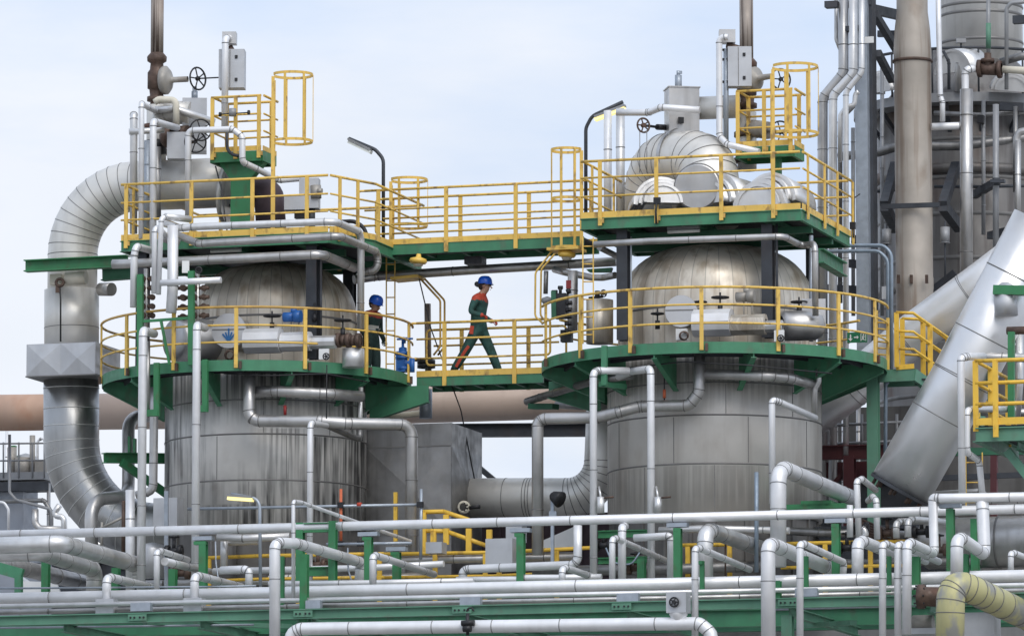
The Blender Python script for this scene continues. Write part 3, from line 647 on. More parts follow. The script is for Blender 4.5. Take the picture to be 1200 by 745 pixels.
tag(MB().box(P(208, 172, -.5), .36, .36, .5, R(15)).build('equipment_box', 'cabinet'), 'pale metal box hanging among the pipes above the left duct', 'box')
# ================================================================== LEFT PIPE CLUSTER
YF = -3.4
G1 = 'thin vertical silver pipes in front of the left tank'
def coupling(par, p, axis, r, m='valve_brown', ln=.07): 
    a = axis.normalized(); MB().tube(p - a * ln / 2, p + a * ln / 2, r, 16).build('flange', m, par)
# vent stack, left
def vent_stack(label, f, x, ytop, ybase, Y, d, valve_y, body):
    b = P(x, ybase, Y, f); t = thing('vent_stack', label, 'stack', b); a = P(x, ytop, Y, f); a.x = b.x
    v = P(x, valve_y, Y, f); v.x = b.x; r = d / 2 / SC
    MB().tube(v + UP * .5, a, r, 24).build('pipe', 'rust_pipe', t)
    q = MB(); q.lathe([(r, -.5), (r, -.42), (r * 1.5, -.42), (r * 1.5, -.34), (r * 1.05, -.32), (r * 1.15, -.2), (r * 1.45, -.18), (r * 1.45, .12), (r * 1.1, .18), (r * 1.0, .3), (r * 1.5, .34), (r * 1.55, .42), (r * 1.3, .46), (r, .5)], v, n=24); q.build('valve_body', 'valve_brown', t)
    q = MB(); q.tube(b, v - UP * .5, r * body, 24); q.build('base_pipe', 'duct', t)
    for k in range(2):
        c = b.lerp(v, .12 + .3 * k); q = MB(); q.lathe([(r * body, -.05), (r * body * 1.35, -.045), (r * body * 1.35, .045), (r * body, .05)], c, n=24); q.build('flange', 'valve_brown', t)
    return t, v, r
VL, vv, vr = vent_stack('tall rusty vent stack with a side valve above the left tank', '0', 183, -6, 190, .2, 15.5, 93, 1.55)
q = MB(); q.lathe([(.10, 0), (.12, .1), (.24, .1), (.27, .14), (.27, .2), (.20, .26), (.07, .3), (.055, .34), (.055, .62)], vv + UP * -.03, Vector((1, 0, 0)), 26); q.build('bonnet', 'valve_grey', VL)
h = vv + Vector((.82, 0, -.03)); q = MB(); q.wheel(h, Vector((1, -.45, 0)), .21, .018); q.build('handwheel', 'valve_black', VL)
MB().tube(h, h + Vector((.55, 0, 0)), .014, 8).build('stem', 'valve_black', VL)
VR, vw, wr_ = vent_stack('tall streaked vent stack rising behind the metal cabinet on the right', '0', 875.5, -6, 200, .5, 16, 100, 1.4)
q = MB(); q.lathe([(.10, 0), (.12, .08), (.20, .08), (.22, .12), (.22, .2), (.17, .24), (.06, .28), (.05, .6)], vw + Vector((.02, 0, .1)), Vector((1, -.5, 0)), 26); q.build('bonnet', 'valve_grey', VR)
MB().wheel(P(915, 93, -.2), Vector((1, -1.2, 0)), .19, .016).build('handwheel', 'valve_black', VR)
q = MB(); q.tube(P(878, 150, .5), P(900, 153, 0), .16, 20); q.tube(P(900, 153, 0), P(914, 155, -.3), .035, 10); q.build('lower_bonnet', 'valve_grey', VR)
MB().wheel(P(915, 155, -.3), Vector((1, -1.2, 0)), .20, .016).build('handwheel', 'valve_black', VR)

# cabinets with overhead box and pipe
def heat_cabinet(label, f, rect, small, Y, rz, pipe_pts, plabel, d):
    x0, y0, x1, y1 = rect; a = P((x0 + x1) / 2, y1, Y, f); b = P((x0 + x1) / 2, y0, Y, f); s = FR[f][2]
    t = thing('pipe_cabinet', label, 'cabinet', a); w = (x1 - x0) / s / SC; hgt = b.z - a.z
    c = (a + b) / 2; bd = MB().box(c, w * .86, w * .62, hgt, rz).build('body', 'cabinet', t)
    ny = Vector((math.sin(rz), -math.cos(rz), 0)); nx = Vector((math.cos(rz), math.sin(rz), 0))
    for sg in (-.7, .7): MB().box(c + ny * (w * .32) + nx * w * .16 + UP * sg * hgt * .42, .05, .03, .06, rz).build('hinge', 'valve_black', bd)
    MB().box(c + ny * (w * .313) + UP * 0 - nx * w * .05, .012, .008, hgt * .96, rz).build('door_seam', 'seam_dark', bd)
    sx0, sy0, sx1, sy1 = small; e = P((sx0 + sx1) / 2, (sy0 + sy1) / 2, Y, f)
    MB().box(e, (sx1 - sx0) / s / SC * .9, .26, (sy1 - sy0) / s / SC * .95, rz).build('top_box', 'dull_alu', t)
    MB().tube(e - UP * .15, b - UP * .02, .06, 12).build('neck', 'valve_brown', t)
    return t
heat_cabinet('grey metal cabinet on a riser pipe above the left top platform', 'A', (618, 238, 760, 418), (640, 152, 713, 212), -.7, .25, None, '', 0)
pipe('A', 'silver riser pipe running past the left metal cabinet and over the small perch', 8, [(672, 170, -.8), (655, 170, -1.1), (655, 'x')] if False else [(680, 180, -.75), (656, 180, -1.0), ('v', 606)], 'white_alu', group=None)
pipe('A', 'silver pipe arching in front of the left perch and stepping down behind it', 7.5, [(482, 1020, -1.4), (482, 612, -1.4), (690, 606, -1.4), (736, 640, -1.4), (736, 760, -1.4), (800, 790, -1.1), (905, 845, -.6), (1010, 836, -.5)], 'white_alu')
t = heat_cabinet('grey metal cabinet with a boxed top in front of the right vent stack', 'D', (762, 145, 890, 330), (726, 62, 810, 126), -.3, .3, None, '', 0)
q = MB(); q.tube(P(763, 600, -.4, 'D'), P(763, 150, -.4, 'D'), .05, 10); q.build('support_post', 'galv', t)
for y in (155, 200, 305): MB().bar(P(745, y, -.42, 'D'), P(806, y - 4, -.42, 'D'), .05, .04).build('strut', 'valve_black', t)
pipe('D', 'slim silver riser beside the right cabinet bending off along the perch', 7.5, [(775, 95, -.6), (731, 95, -.6), (733, 560, -.6), (770, 598, -.7), (918, 632, -.8)], 'white_alu')
pipe('D', 'crooked silver pipe along the front of the square duct box', 8, [(250, 448, -.3), (400, 448, -.3), (460, 424, -.5), (640, 436, -.5)], 'white_alu')
pipe('D', 'left pale riser of the pair behind the right platform lamp', 9.5, [(209, 1030, .9), (209, 440, .9)], 'white_alu', name='riser_pipe', seam=.9)
pipe('D', 'right pale riser of the pair behind the right platform lamp', 10.5, [(268, 1020, .6), (268, 430, .6)], 'alu', name='riser_pipe', seam=.8)
t = thing('chain_valve', 'brown chainwheel with two hanging chains left of the square duct box', 'valve', P(376, 510, -.3, 'D'))
MB().wheel(P(376, 508, -.4, 'D'), Vector((1, -.9, 0)), .13, .018).build('chain_wheel', 'valve_brown', t)
q = MB(); q.tube(P(376, 508, -.4, 'D'), P(440, 516, -.1, 'D'), .025, 8); q.tube(P(440, 516, -.1, 'D'), P(478, 518, .1, 'D'), .055, 12); q.build('stem', 'valve_black', t)
for x in (359, 392): MB().tube(P(x, 530, -.45, 'D'), P(x, 730, -.45, 'D'), .008, 6).build('chain', 'seam', t)
# tangle behind the left vent stack
pipe('A', 'looped cream pipe wrapped around the top of the left vent stack base', 8, [(325, 480, -.3), (345, 466, -.3), (425, 470, -.3), (427, 590, -.3)], 'cream', name='steam_pipe', seam=0)
pipe('A', 'leaning pale pipe running right from the left vent stack to the perch', 9, [(330, 515, 0), (420, 510, 0), (605, 575, .2)], 'alu', name='steam_pipe')
pipe('A', 'tallest slim silver riser in front of the left vent stack', 6.8, [(345, 530, .4), (263, 486, -1.9), (262, 1120, -1.9)], 'white_alu', name='riser_pipe', bend=.08)
pipe('A', 'silver riser with a cap bend right of the tallest riser by the left stack', 8.2, [(430, 600, -.4), (318, 568, -1.9), (317, 1240, -1.9)], 'white_alu', name='riser_pipe', bend=.1)
pipe('A', 'leftmost stout silver riser of the left stack cluster', 9, [(226, 1095, -1.2), (227, 545, -1.2), (227, 540, -1.15)], 'alu', name='riser_pipe', seam=.8)
pipe('A', 'short horizontal silver pipe linking the risers below the left vent stack', 7.5, [(205, 618, -1.3), (370, 610, -1.0)], 'alu', name='cross_pipe', seam=0)
pipe('A', 'pale blue grey riser behind the other risers at the left stack', 9.5, [(290, 1100, -.5), (290, 660, -.5)], 'galv', name='riser_pipe', seam=.7)
pipe('A', 'grey riser pair partner just right of the blue grey riser', 9, [(338, 1030, -.4), (338, 690, -.4)], 'dull_alu', name='riser_pipe', seam=.7)
for lab, x, y, r_ in (('black handwheel behind the risers above the left duct, upper of the pair', 540, 610, .20), ('black handwheel behind the risers above the left duct, lower of the pair', 516, 665, .20)):
    t = thing('wheel_valve', lab, 'valve', P(x, y, -.6, 'A')); MB().wheel(P(x, y, -.75, 'A'), Vector((.6, -1, 0)), r_, .016).build('handwheel', 'valve_black', t)
    q = MB(); q.tube(P(x, y, -.75, 'A'), P(x - 50, y + 5, .1, 'A'), .03, 8); q.tube(P(x - 60, y + 5, .1, 'A'), P(x - 110, y + 8, .2, 'A'), .11, 14); q.build('valve_body', 'valve_brown', t)
t = thing('wheel_valve', 'round rusty bolted valve body low behind the silver risers', 'valve', P(405, 640, -.3, 'A'))
q = MB(); q.lathe([(.02, -.1), (.22, -.1), (.25, -.02), (.25, .06), (.16, .1)], P(405, 640, -.4, 'A'), Vector((1, -.6, 0)), 22); q.build('valve_body', 'valve_brown', t)
q = MB(); q.lathe([(.1, -.14), (.2, -.12), (.2, .12), (.1, .14)], P(330, 690, -.2, 'A'), UP, 20); q.build('flange', 'valve_black', t)
t = thing('gauge_head', 'small grey instrument head on a bent conduit in front of the left perch', 'instrument', P(690, 560, -1.2, 'A'))
MB().tube(P(690, 545, -1.2, 'A'), P(690, 510, -1.2, 'A'), .07, 14).build('head', 'grey_steel', t)
q = MB(); q.tube(P(630, 537, -1.2, 'A'), P(768, 528, -1.2, 'A'), .012, 6)
for x, y in ((632, 537), (766, 528)): q.tube(P(x - 4, y, -1.2, 'A'), P(x + 4, y, -1.2, 'A'), .045, 10)
q.build('cross_rod', 'valve_black', t)
wire('A', '', 4, [(664, 610, -1.15), (664, 700), (690, 728), (720, 730)], 'dark_steel', 'conduit', '', parent=t)
# pipes along the front of the left top platform
GH = 'silver pipes running along the front of the left top platform'
pipe('B', 'upper long silver pipe along the front of the left top platform railing', 8.5, [(372, 408, -2.4), (440, 430, -2.7), (500, 424, -2.7), (1170, 398, -2.7), ('d', 1292), ('v', 900)], 'alu', group=GH, bend=.2)
pipe('B', 'second long silver pipe along the front, below the upper one, running off to the right', 9, [(400, 450, -1.9), (536, 503, -2.6), (620, 497, -2.6), (1190, 466, -2.6), ('d', 1370), ('v', 630), ('h', 1310)], 'dull_alu', group=GH, bend=.15)
pipe('B', 'stout silver pipe across the top of the left dome bending away at the right', 11, [(128, 598, -2.5), (220, 596, -2.5), (1108, 552, -2.5), ('d', 1260)], 'dull_alu', group=GH, bend=.2)
pipe('B', 'short silver stub pipe at the upper left end of the front pipes', 8, [(375, 375, -3.0), (490, 388, -2.5)], 'alu', seam=0)
pipe('B', 'slim silver downpipe right of the wide box pipe cluster on the left', 6, [(380, 378, -3.0), (356, 380, -3.1), (343, 740, -3.1)], 'white_alu', name='downpipe')
pipe('B', 'slim silver downpipe just left of its capped twin, ending at the valve rack', 6.5, [(380, 470, -2.8), (326, 405, -3.1), (322, 735, -3.1)], 'white_alu', name='downpipe')
pipe('B', 'wide square shouldered silver downpipe ending open above the left walkway', 12.5, [(410, 418, -2.9), (410, 700, -2.9), (402, 826, -2.9)], 'white_alu', name='downpipe', seam=1.0)
pipe('B', 'crooked silver downpipe at the far left of the valve rack', 8.5, [(310, 535, -2.2), (238, 514, -2.9), (229, 560, -2.9), (226, 800, -2.9)], 'white_alu', name='downpipe', bend=.1)
pipe('B', 'silver cross pipe with rounded ends held in front of the valve rack', 7.5, [(354, 686, -3.2), (636, 672, -3.2)], 'white_alu', name='cross_pipe', seam=0)
pipe('B', 'short fat silver pipe joining the downpipes under the railing', 9.5, [(345, 470, -2.7), (440, 500, -2.5)], 'dull_alu', name='cross_pipe', seam=0)
# valve rack frames (green)
t = thing('valve_rack', 'green post frame with rows of rusty valves at the left of the left walkway', 'rack', P(195, 441, -2.5))
for x, y0, y1 in ((240, 155, 600), (463, 140, 550)): MB().bar(P(x, y1, -2.95, 'Q'), P(x, y0, -2.95, 'Q'), .11, .08).build('post', 'green_bright', t)
MB().bar(P(240, 360, -2.95, 'Q'), P(450, 345, -2.95, 'Q'), .04, .05).build('cross_rail', 'green_bright', t)
MB().bar(P(330, 355, -2.95, 'Q'), P(368, 548, -2.95, 'Q'), .04, .06).build('brace', 'green_bright', t)
for x in (265, 490):
    MB().tube(P(x, 440, -2.6, 'Q'), P(x, 130, -2.6, 'Q'), .045, 10).build('manifold', 'dull_alu', t)
    for k in range(5):
        c = P(x, 175 + 40 * k, -2.6, 'Q'); q = MB(); q.tube(c - Vector((.11, 0, 0)), c + Vector((.13 if x < 300 else .22, 0, 0)), .035, 10); q.tube(c - Vector((.04, .09, 0)), c + Vector((-.04, .09, 0)), .06, 10); q.tube(c + Vector((.12, -.03, 0)), c + Vector((.12, .03, 0)), .055, 10); q.build('valve', 'valve_brown', t)
for k in range(4):
    c = P(405, 215 + 42 * k, -2.5, 'Q'); q = MB(); q.tube(c, c + Vector((.32, 0, 0)), .035, 10); q.tube(c + Vector((.1, -.05, 0)), c + Vector((.1, .05, 0)), .06, 10); q.build('valve', 'valve_brown', t)
tag(MB().box(P(438, 122, -2.9, 'Q'), .13, .03, .22, .3).build('tag_plate', 'white_paint'), 'small tilted white plate hanging above the left valve rack', 'plate')
t = thing('gauge_head', 'round dark gauge beside the tilted white plate on the left', 'instrument', P(495, 140, -2.8, 'Q')); q = MB(); q.torus(P(495, 136, -2.8, 'Q'), Vector((.3, -1, 0)), .055, .016, 16, 6); q.tube(P(495, 136, -2.75, 'Q'), P(495, 136, -2.7, 'Q'), .05, 12); q.build('dial', 'valve_black', t)
# long verticals in front of the left tank
pipe('Q', 'tall white elbow topped pipe before the round walkway, left of its twin', 10, [(300, 414, -2.9), (252, 398, -3.7), ('v', 1530)], 'white_alu', group=G1, name='downpipe', bend=.12, seam=.95)
pipe('Q', 'tall white elbow topped pipe before the round walkway, right of its twin', 9.3, [(522, 388, -2.9), (487, 375, -3.7), ('v', 1530)], 'white_alu', group=G1, name='downpipe', bend=.1, seam=.95)
pipe('M', 'grey downpipe half hidden behind the left tall white pipe', 10, [(724, 215, -2.3), (722, 350, -2.3), (718, 700, -2.3), (640, 720, -2.3)], 'dull_alu', name='downpipe', bend=.15, seam=.9)
pipe('M', 'thin grey pipe beside the left tall white pipe', 6, [(692, 0, -2.9), (692, 320, -2.9)], 'dull_alu', name='downpipe')
for x, y1, lab in ((735, 350, 'left green hanger bar bolted to the left round walkway'), (962, 330, 'right green hanger bar bolted to the left round walkway')):
    t = thing('hanger_bar', lab, 'bracket', P(x, y1, -2.95, 'M')); MB().bar(P(x, y1, -2.95, 'M'), P(x, 100 if x < 800 else 85, -2.95, 'M'), .10, .08).build('bar', 'green_bright', t)
    MB().box(P(x - 22, y1 - 15, -2.95, 'M'), .24, .1, .12).build('foot', 'green_bright', t)
# fat grey pipe with S bend left of the tank
pipe('M', 'fat grey pipe with an S bend between the ringed duct and the left tank', 15.5, [(690, 350, 1.2), (602, 352, .8), (602, 700, .2), (580, 728, -.4), (425, 740, -1.2), (432, 1050, -1.2)], 'dull_alu', name='fat_pipe', bend=.42, na=6, seam=0)
t = thing('pipe_bracket', 'green triangular pipe bracket on the left side of the left tank', 'bracket', P(640, 560, -.8, 'M'))
MB().ibeam(P(486, 545, -.9, 'M'), P(792, 548, .2, 'M'), .19, .16).build('beam', 'green_bright', t); MB().bar(P(570, 565, -.7, 'M'), P(782, 715, .1, 'M'), .1, .14).build('brace', 'green_bright', t)
q = MB(); q.bar(P(608, 520, -.7, 'M'), P(608, 445, -.7, 'M'), .04, .1); q.bar(P(632, 520, -.7, 'M'), P(632, 455, -.7, 'M'), .04, .1); q.build('clip', 'green_bright', t)

# ================================================================== EQUIPMENT ON THE ROUND WALKWAYS
def manhole(label, f, x, y, rp, Y, arrow=False):
    c = P(x, y, Y, f); s = FR[f][2]; r = rp / s / SC; t = thing('manhole_cover', label, 'cover', c - UP * r); ax = Vector((-.12, 1, 0))
    MB().tube(c + ax * .04, c + ax * .7, r * .95, 40).build('neck', 'dull_alu', t)
    q = MB(); q.lathe([(.001, -.01), (r, -.01), (r * 1.02, .0), (r * 1.02, .05), (r * .9, .06)], c, ax, 44, sm=False); ld = q.build('lid', 'head_clad', t)
    u = Vector((1, .12, 0)).normalized(); q = MB(); q.bar(c - ax * .017 - u * r * .98 + UP * .02, c - ax * .017 + u * r * .98 + UP * .02, .004, .02); q.build('lid_seam', 'seam_dark', ld)
    if arrow:
        q = MB(); fr = c - ax * .025 - UP * .09
        q.bar(fr - UP * .11, fr + UP * .13, .03, .006, up=Vector((0, 1, 0)))
        for sg in (-1, 1): q.bar(fr - UP * .11, fr + u * sg * .115 + UP * .03, .03, .006, up=Vector((0, 1, 0))); q.bar(fr - UP * .11 , fr + u * sg * .06 + UP * .06, .028, .006, up=Vector((0, 1, 0)))
        q.build('arrow_mark', 'blue_paint', ld)
    return t
manhole('round manhole cover on the left tank with a blue arrow pointing down', 'Q', 627, 400, 76, -1.95, True)
manhole('plain round manhole cover on the right tank behind the railing', 'T', 497, 292, 51, -2.05)
def hflange(q, c, r, ax): q.lathe([(r * .7, -.04), (r, -.035), (r, .035), (r * .7, .04)], c, ax, 20)
def nozzle_line(label, f, secs, Y, group=None):
    """secs: (x0,x1,y,d,mat) horizontal cladded sections"""
    x0, x1, y, d, m = secs[0]; t = thing('nozzle_line', label, 'pipe', P((secs[0][0] + secs[-1][1]) / 2, y + 40, Y, f))
    for x0, x1, y, d, m in secs:
        r = d / 2 / SC; a = P(x0, y, Y, f); b = P(x1, y - .03 * (x1 - x0), Y, f); q = MB()
        q.lathe([(r * .55, 0), (r, .005), (r, (b - a).length - .005), (r * .55, (b - a).length)], a, b - a, 10, sm=False); q.build('clad_section', m, t)
    return t
NL = nozzle_line('silver cladded nozzle line lying along the left tank behind the railing', 'Q', [(700, 856, 447, 30, 'white_alu'), (858, 985, 450, 23, 'white_alu'), (985, 1095, 452, 16, 'alu')], -2.05)
def handwheel(par, f, x, y, Y, rp, yfoot, m='valve_black'):
    c = P(x, y, Y, f); q = MB(); q.wheel(c, Vector((0, 0, 1)), rp / SC, .016); hw = q.build('handwheel', m, par)
    q = MB(); b = P(x, yfoot, Y, f); q.tube(b, c + UP * .09, .016, 8); q.tube(b, b + (c - b) * .55, .045, 10); q.build('spindle', m, hw)
handwheel(NL, 'Q', 815, 336, -2.0, 9.5, 400)
def actuator(par, f, x, y, Y, m, foot):
    c = P(x, y, Y, f); q = MB(); q.tube(c - Vector((.17, .0, 0)), c + Vector((.05, 0, 0)), .09, 16); q.tube(c + Vector((.05, -.05, 0)), c + Vector((.18, -.05, 0)), .11, 16); q.tube(c + Vector((.02, 0, .05)), c + Vector((.02, 0, .17)), .06, 12); q.build('actuator', m, par)
    for dx in (-.03, .12):
        b = P(x, foot, Y, f) + Vector((dx, 0, 0)); MB().tube(b, Vector((b.x, c.y, c.z - .07)), .015, 8).build('yoke', 'valve_grey', par)
actuator(NL, 'Q', 905, 340, -2.0, 'blue', 425)
t = thing('flange_valve', 'cluster of rusty flanges and a handwheel at the right end of the left nozzle line', 'valve', P(1140, 500, -1.9, 'Q'))
q = MB(); ax = Vector((1, -.03, 0))
for k in range(5): hflange(q, P(1105 + 22 * k, 442, -1.95, 'Q'), .10 if k % 2 else .135, ax)
q.tube(P(1100, 442, -1.95, 'Q'), P(1200, 440, -1.95, 'Q'), .09, 14); q.build('flanges', 'valve_brown', t)
handwheel(t, 'Q', 1124, 355, -1.9, 9.5, 430)
q = MB(); q.tube(P(1170, 560, -1.8, 'Q'), P(1170, 480, -1.8, 'Q'), .2, 22); q.build('lagged_leg', 'alu', t)
t = thing('terminal_plate', 'small white plate with a black handwheel low on the left round walkway', 'plate', P(1042, 525, -2.4, 'Q'))
MB().box(P(1042, 502, -2.35, 'Q'), .19, .03, .19).build('plate', 'white_paint', t); MB().wheel(P(1051, 512, -2.45, 'Q'), Vector((0.2, -1, 0)), .055, .012).build('handwheel', 'valve_black', t)
t = thing('flange_valve', 'small rusty bolted blank flange under the arrow marked manhole cover', 'flange', P(630, 520, -2.1, 'Q')); q = MB(); hflange(q, P(630, 506, -2.0, 'Q'), .095, Vector((-.1, 1, 0)))
for k in range(8): an = k * math.pi / 4; q.tube(P(630, 506, -2.06, 'Q') + Vector((.07 * math.cos(an), 0, .07 * math.sin(an))), P(630, 506, -2.0, 'Q') + Vector((.07 * math.cos(an), 0, .07 * math.sin(an))), .014, 6)
q.build('bolted_face', 'valve_brown', t)
# left drum head behind the rack
c = P(395, 438, -1.5, 'Q'); t = thing('end_drum', 'grey lagged drum end bulging out at the left of the left tank', 'drum', c - UP * .42); q = MB(); q.lathe([(.001, -.10), (.2, -.095), (.36, -.06), (.41, 0), (.41, .9)], c, Vector((.75, 1, 0)), 40); q.build('shell', 'head_clad', t)
# right tank equipment
NR = nozzle_line('silver cladded nozzle line along the right tank behind the railing', 'T', [(540, 664, 332, 32, 'white_alu'), (664, 775, 338, 24, 'dome'), (770, 830, 342, 14, 'alu')], -2.15)
handwheel(NR, 'T', 625, 247, -2.1, 9.5, 300)
actuator(NR, 'T', 708, 245, -2.1, 'valve_grey', 310)
t = thing('lagged_vessel', 'plump grey lagged horizontal vessel at the right end of the right walkway', 'vessel', P(890, 395, -1.6, 'T'))
q = MB(); a = P(832, 340, -1.6, 'T'); b = P(950, 338, -1.2, 'T'); q.lathe([(.18, -.05), (.27, 0), (.27, (b - a).length * .85), (.22, (b - a).length), (.1, (b - a).length * 1.1), (.001, (b - a).length * 1.12)], a, b - a, 30); q.build('shell', 'dull_alu', t)
MB().box(P(930, 300, -1.1, 'T'), .42, .3, .5, .3).build('lagging_box', 'head_clad', t)
handwheel(t, 'T', 883, 262, -1.3, 9, 300)
t = thing('terminal_plate', 'small white plate with a black wheel under the grey lagged vessel', 'plate', P(820, 395, -2.6, 'T')); MB().box(P(818, 372, -2.55, 'T'), .18, .03, .2).build('plate', 'white_paint', t); MB().wheel(P(823, 380, -2.62, 'T'), Vector((.2, -1, 0)), .055, .012).build('handwheel', 'valve_black', t)
t = thing('flange_valve', 'rusty little flange in a white bracket under the plain manhole cover', 'flange', P(505, 385, -2.4, 'T')); MB().box(P(500, 368, -2.35, 'T'), .2, .1, .2).build('bracket', 'white_paint', t); q = MB(); hflange(q, P(506, 372, -2.45, 'T'), .085, Vector((.5, -1, 0))); q.build('face', 'valve_brown', t)
# lagged leg and black manifold left of right tank
t = thing('lagged_drum', 'stained cream lagged drum leg behind the ladder at the left of the right tank', 'vessel', P(620, 735, -.9, 'P')); MB().tube(P(617, 735, -.9, 'P'), P(617, 430, -.9, 'P'), .245, 26).build('shell', 'dome', t)
q = MB(); q.tube(P(540, 415, -.95, 'P'), P(640, 405, -.95, 'P'), .025, 8); q.wheel(P(644, 382, -1.0, 'P'), Vector((.8, -.7, 0)), .06, .012); q.tube(P(600, 410, -.95, 'P'), P(600, 365, -.95, 'P'), .05, 10); q.build('valve', 'valve_black', t)
pipe('P', 'grey standpipe behind the black manifold left of the right tank', 12, [(425, 655, -.4), (428, 225, -.4)], 'dull_alu', name='standpipe', seam=.7)
t = thing('black_manifold', 'black valve manifold block with stacked valves left of the right tank', 'manifold', P(345, 690, -1.2, 'P'))
q = MB(); q.bar(P(345, 560, -1.2, 'P'), P(345, 385, -1.2, 'P'), .22, .2); q.bar(P(300, 560, -1.25, 'P'), P(300, 360, -1.25, 'P'), .1, .06); q.build('block', 'valve_black', t)
for k in range(5): c = P(395, 450 + 48 * k, -1.2, 'P'); q = MB(); q.tube(c - Vector((.06, 0, 0)), c + Vector((.07, 0, 0)), .04, 10); q.tube(c - Vector((.0, .08, 0)), c + Vector((0, .05, 0)), .03, 8); q.build('valve', 'valve_black', t)
MB().bar(P(295, 560, -1.3, 'P'), P(292, 365, -1.3, 'P'), .09, .03).build('green_post', 'green_dark', t)
q = MB(); q.box(P(398, 320, -1.2, 'P'), .09, .05, .15, .2); q.build('red_tag', 'red_label', t)
q = MB(); q.tube(P(340, 385, -1.2, 'P'), P(340, 340, -1.2, 'P'), .03, 8); q.tube(P(325, 342, -1.2, 'P'), P(356, 342, -1.2, 'P'), .035, 8); q.tube(P(385, 372, -1.2, 'P'), P(410, 362, -1.2, 'P'), .05, 10); q.build('knob', 'valve_black', t)
pipe('P', 'short grey capped pipe hanging under the crossing pipe left of the right tank', 5.5, [(240, 225, .2), (236, 385, .2)], 'dark_alu', name='drain_pipe', seam=0)
tag(MB().lathe([(.02, -.1), (.06, -.08), (.07, .02), (.02, .1)], P(246, 430, .1, 'P'), Vector((1, 0, .2)), 14).build('level_switch', 'grey_steel'), 'small grey bulb switch below the short capped pipe', 'instrument')
q = MB(); q.bar(P(385, 640, -1.0, 'P'), P(385, 725, -1.0, 'P'), .2, .15); tag(q.build('instrument_box', 'valve_black'), 'dark box standing under the black manifold on the right walkway', 'box')
# pipes on top of the right dome
pipe('E', 'long dull silver pipe across the front of the right dome stepping down at the right', 7.5, [(145, 506, -2.3), (400, 490, -2.3), (1035, 468, -2.3), ('d', 1120), (1180, 503, -1.6), ('v', 840)], 'dull_alu', bend=.15)
pipe('E', 'short pipe behind the left dark post under the right top platform', 7, [(170, 520, -1.2), (250, 560, -.3)], 'dark_alu', seam=0)
pipe('0', 'grey downpipe just right of the right dome', 5, [(950.5, 276, -1.1), (950.5, 400, -1.1)], 'galv', name='downpipe')
# crossing pipe between the tanks under the upper bridge
pipe('C', 'long grey pipe crossing from tank to tank under the upper footbridge', 11, [(60, 790, 1.0), (165, 775, 1.3), (700, 740, 1.3), (1290, 706, 1.3)], 'dull_alu', name='crossing_pipe', seam=1.3)
pipe('P', 'grey pipe looping from the crossing pipe toward the right dome', 8, [(300, 215, 1.0), (370, 235, .6), (560, 270, .4), (640, 272, .4), (725, 255, .2)], 'dull_alu', name='loop_pipe', seam=0)
tag(MB().prism([P(520, 212, .6, 'P'), P(700, 200, .6, 'P'), P(690, 232, .6, 'P'), P(540, 232, .6, 'P')], Vector((0, .12, 0))).build('support_bracket', 'green_dark'), 'small dark green bracket under the end of the crossing pipe', 'bracket')
q = MB(); a = P(170, 685, .4, 'C'); b = P(980, 643, .4, 'C'); tag(MB().sweep(pts_of('C', [(150, 678, .5), (990, 640, .5), (1130, 634, .5)]), .035, 8).build('conduit', 'dark_steel'), 'thin dark conduit clipped under the upper footbridge', 'conduit')
tag(MB().box(P(628, 703, .9, 'C'), .34, .3, .14).build('loudspeaker', 'valve_black'), 'flat black box slung under the middle of the upper footbridge', 'box')
for lab, f, x, y, Y in (('yellow beacon lamp under the left end of the upper footbridge', 'C', 360, 705, .3), ('yellow beacon lamp under the hanging cage at the right', 'P', 385, 112, -.3)):
    c = P(x, y, Y, f); t = thing('beacon_lamp', lab, 'lamp', c); q = MB(); q.lathe([(.001, -.05), (.14, -.04), (.17, .0), (.15, .05), (.05, .08), (.04, .14)], c, Vector((0.1, 0, 1)), 20); q.build('hood', 'beacon', t); MB().lathe([(.001, -.10), (.08, -.09), (.1, -.05)], c, UP, 16).build('lens', 'cream', t)

# pipes against the drums
pipe('N', 'silver pipe ringing the upper drum of the left tank under the walkway', 13, [(-15, 236, -2.15), (90, 232, -2.2), (330, 245, -2.0), (495, 258, -1.3)], 'dull_alu', name='drum_pipe', bend=.3)
pipe('N', 'silver pipe dropping down the left drum and crossing to the right with a long leg', 14, [(-32, 135, -2.35), (-32, 345, -2.35), (0, 372, -2.35), (300, 374, -2.35), (430, 384, -2.2), (730, 390, -1.4), ('v', 1140)], 'dull_alu', name='drum_pipe', bend=.22, na=5)
pipe('N', 'small pipe slanting under the left drum pipe', 7, [(270, 385, -2.4), (330, 392, -2.3), (488, 462, -1.6), (484, 400, -1.5)], 'dark_alu', name='drain_pipe', bend=.1, seam=0)
pipe('N', 'short upright silver pipe at the right edge of the left drum', 5.5, [(492, 215, -1.2), (486, 460, -1.2)], 'alu', name='drain_pipe', seam=0)
pipe('N', 'slim white pipe standing in front of the left drum centre', 7, [(330, 395, -2.6), (255, 380, -3.4), ('v', 1180)], 'white_alu', name='downpipe', bend=.1)
pipe('O', 'silver pipe from the right walkway down and left along the drum with a long leg', 13.5, [(880, 40, -2.35), (876, 240, -2.35), (830, 300, -2.35), (600, 304, -2.35), (500, 330, -2.5), (400, 356, -2.5), (150, 362, -2.5), (120, 380, -2.5), ('v', 1000)], 'dull_alu', name='drum_pipe', bend=.16, na=5)
pipe('O', 'silver pipe ringing the upper drum of the right tank under the walkway', 11.5, [(905, 152, -2.3), (1200, 162, -2.2), (1300, 170, -1.9), (1405, 200, -1.2)], 'dull_alu', name='drum_pipe', bend=.3)
pipe('H', 'short upright silver pipe at the right edge of the right drum', 7, [(236, 370, -1.2), (236, 430), (218, 460), (216, 590)], 'dull_alu', name='drain_pipe', bend=.1, seam=0)
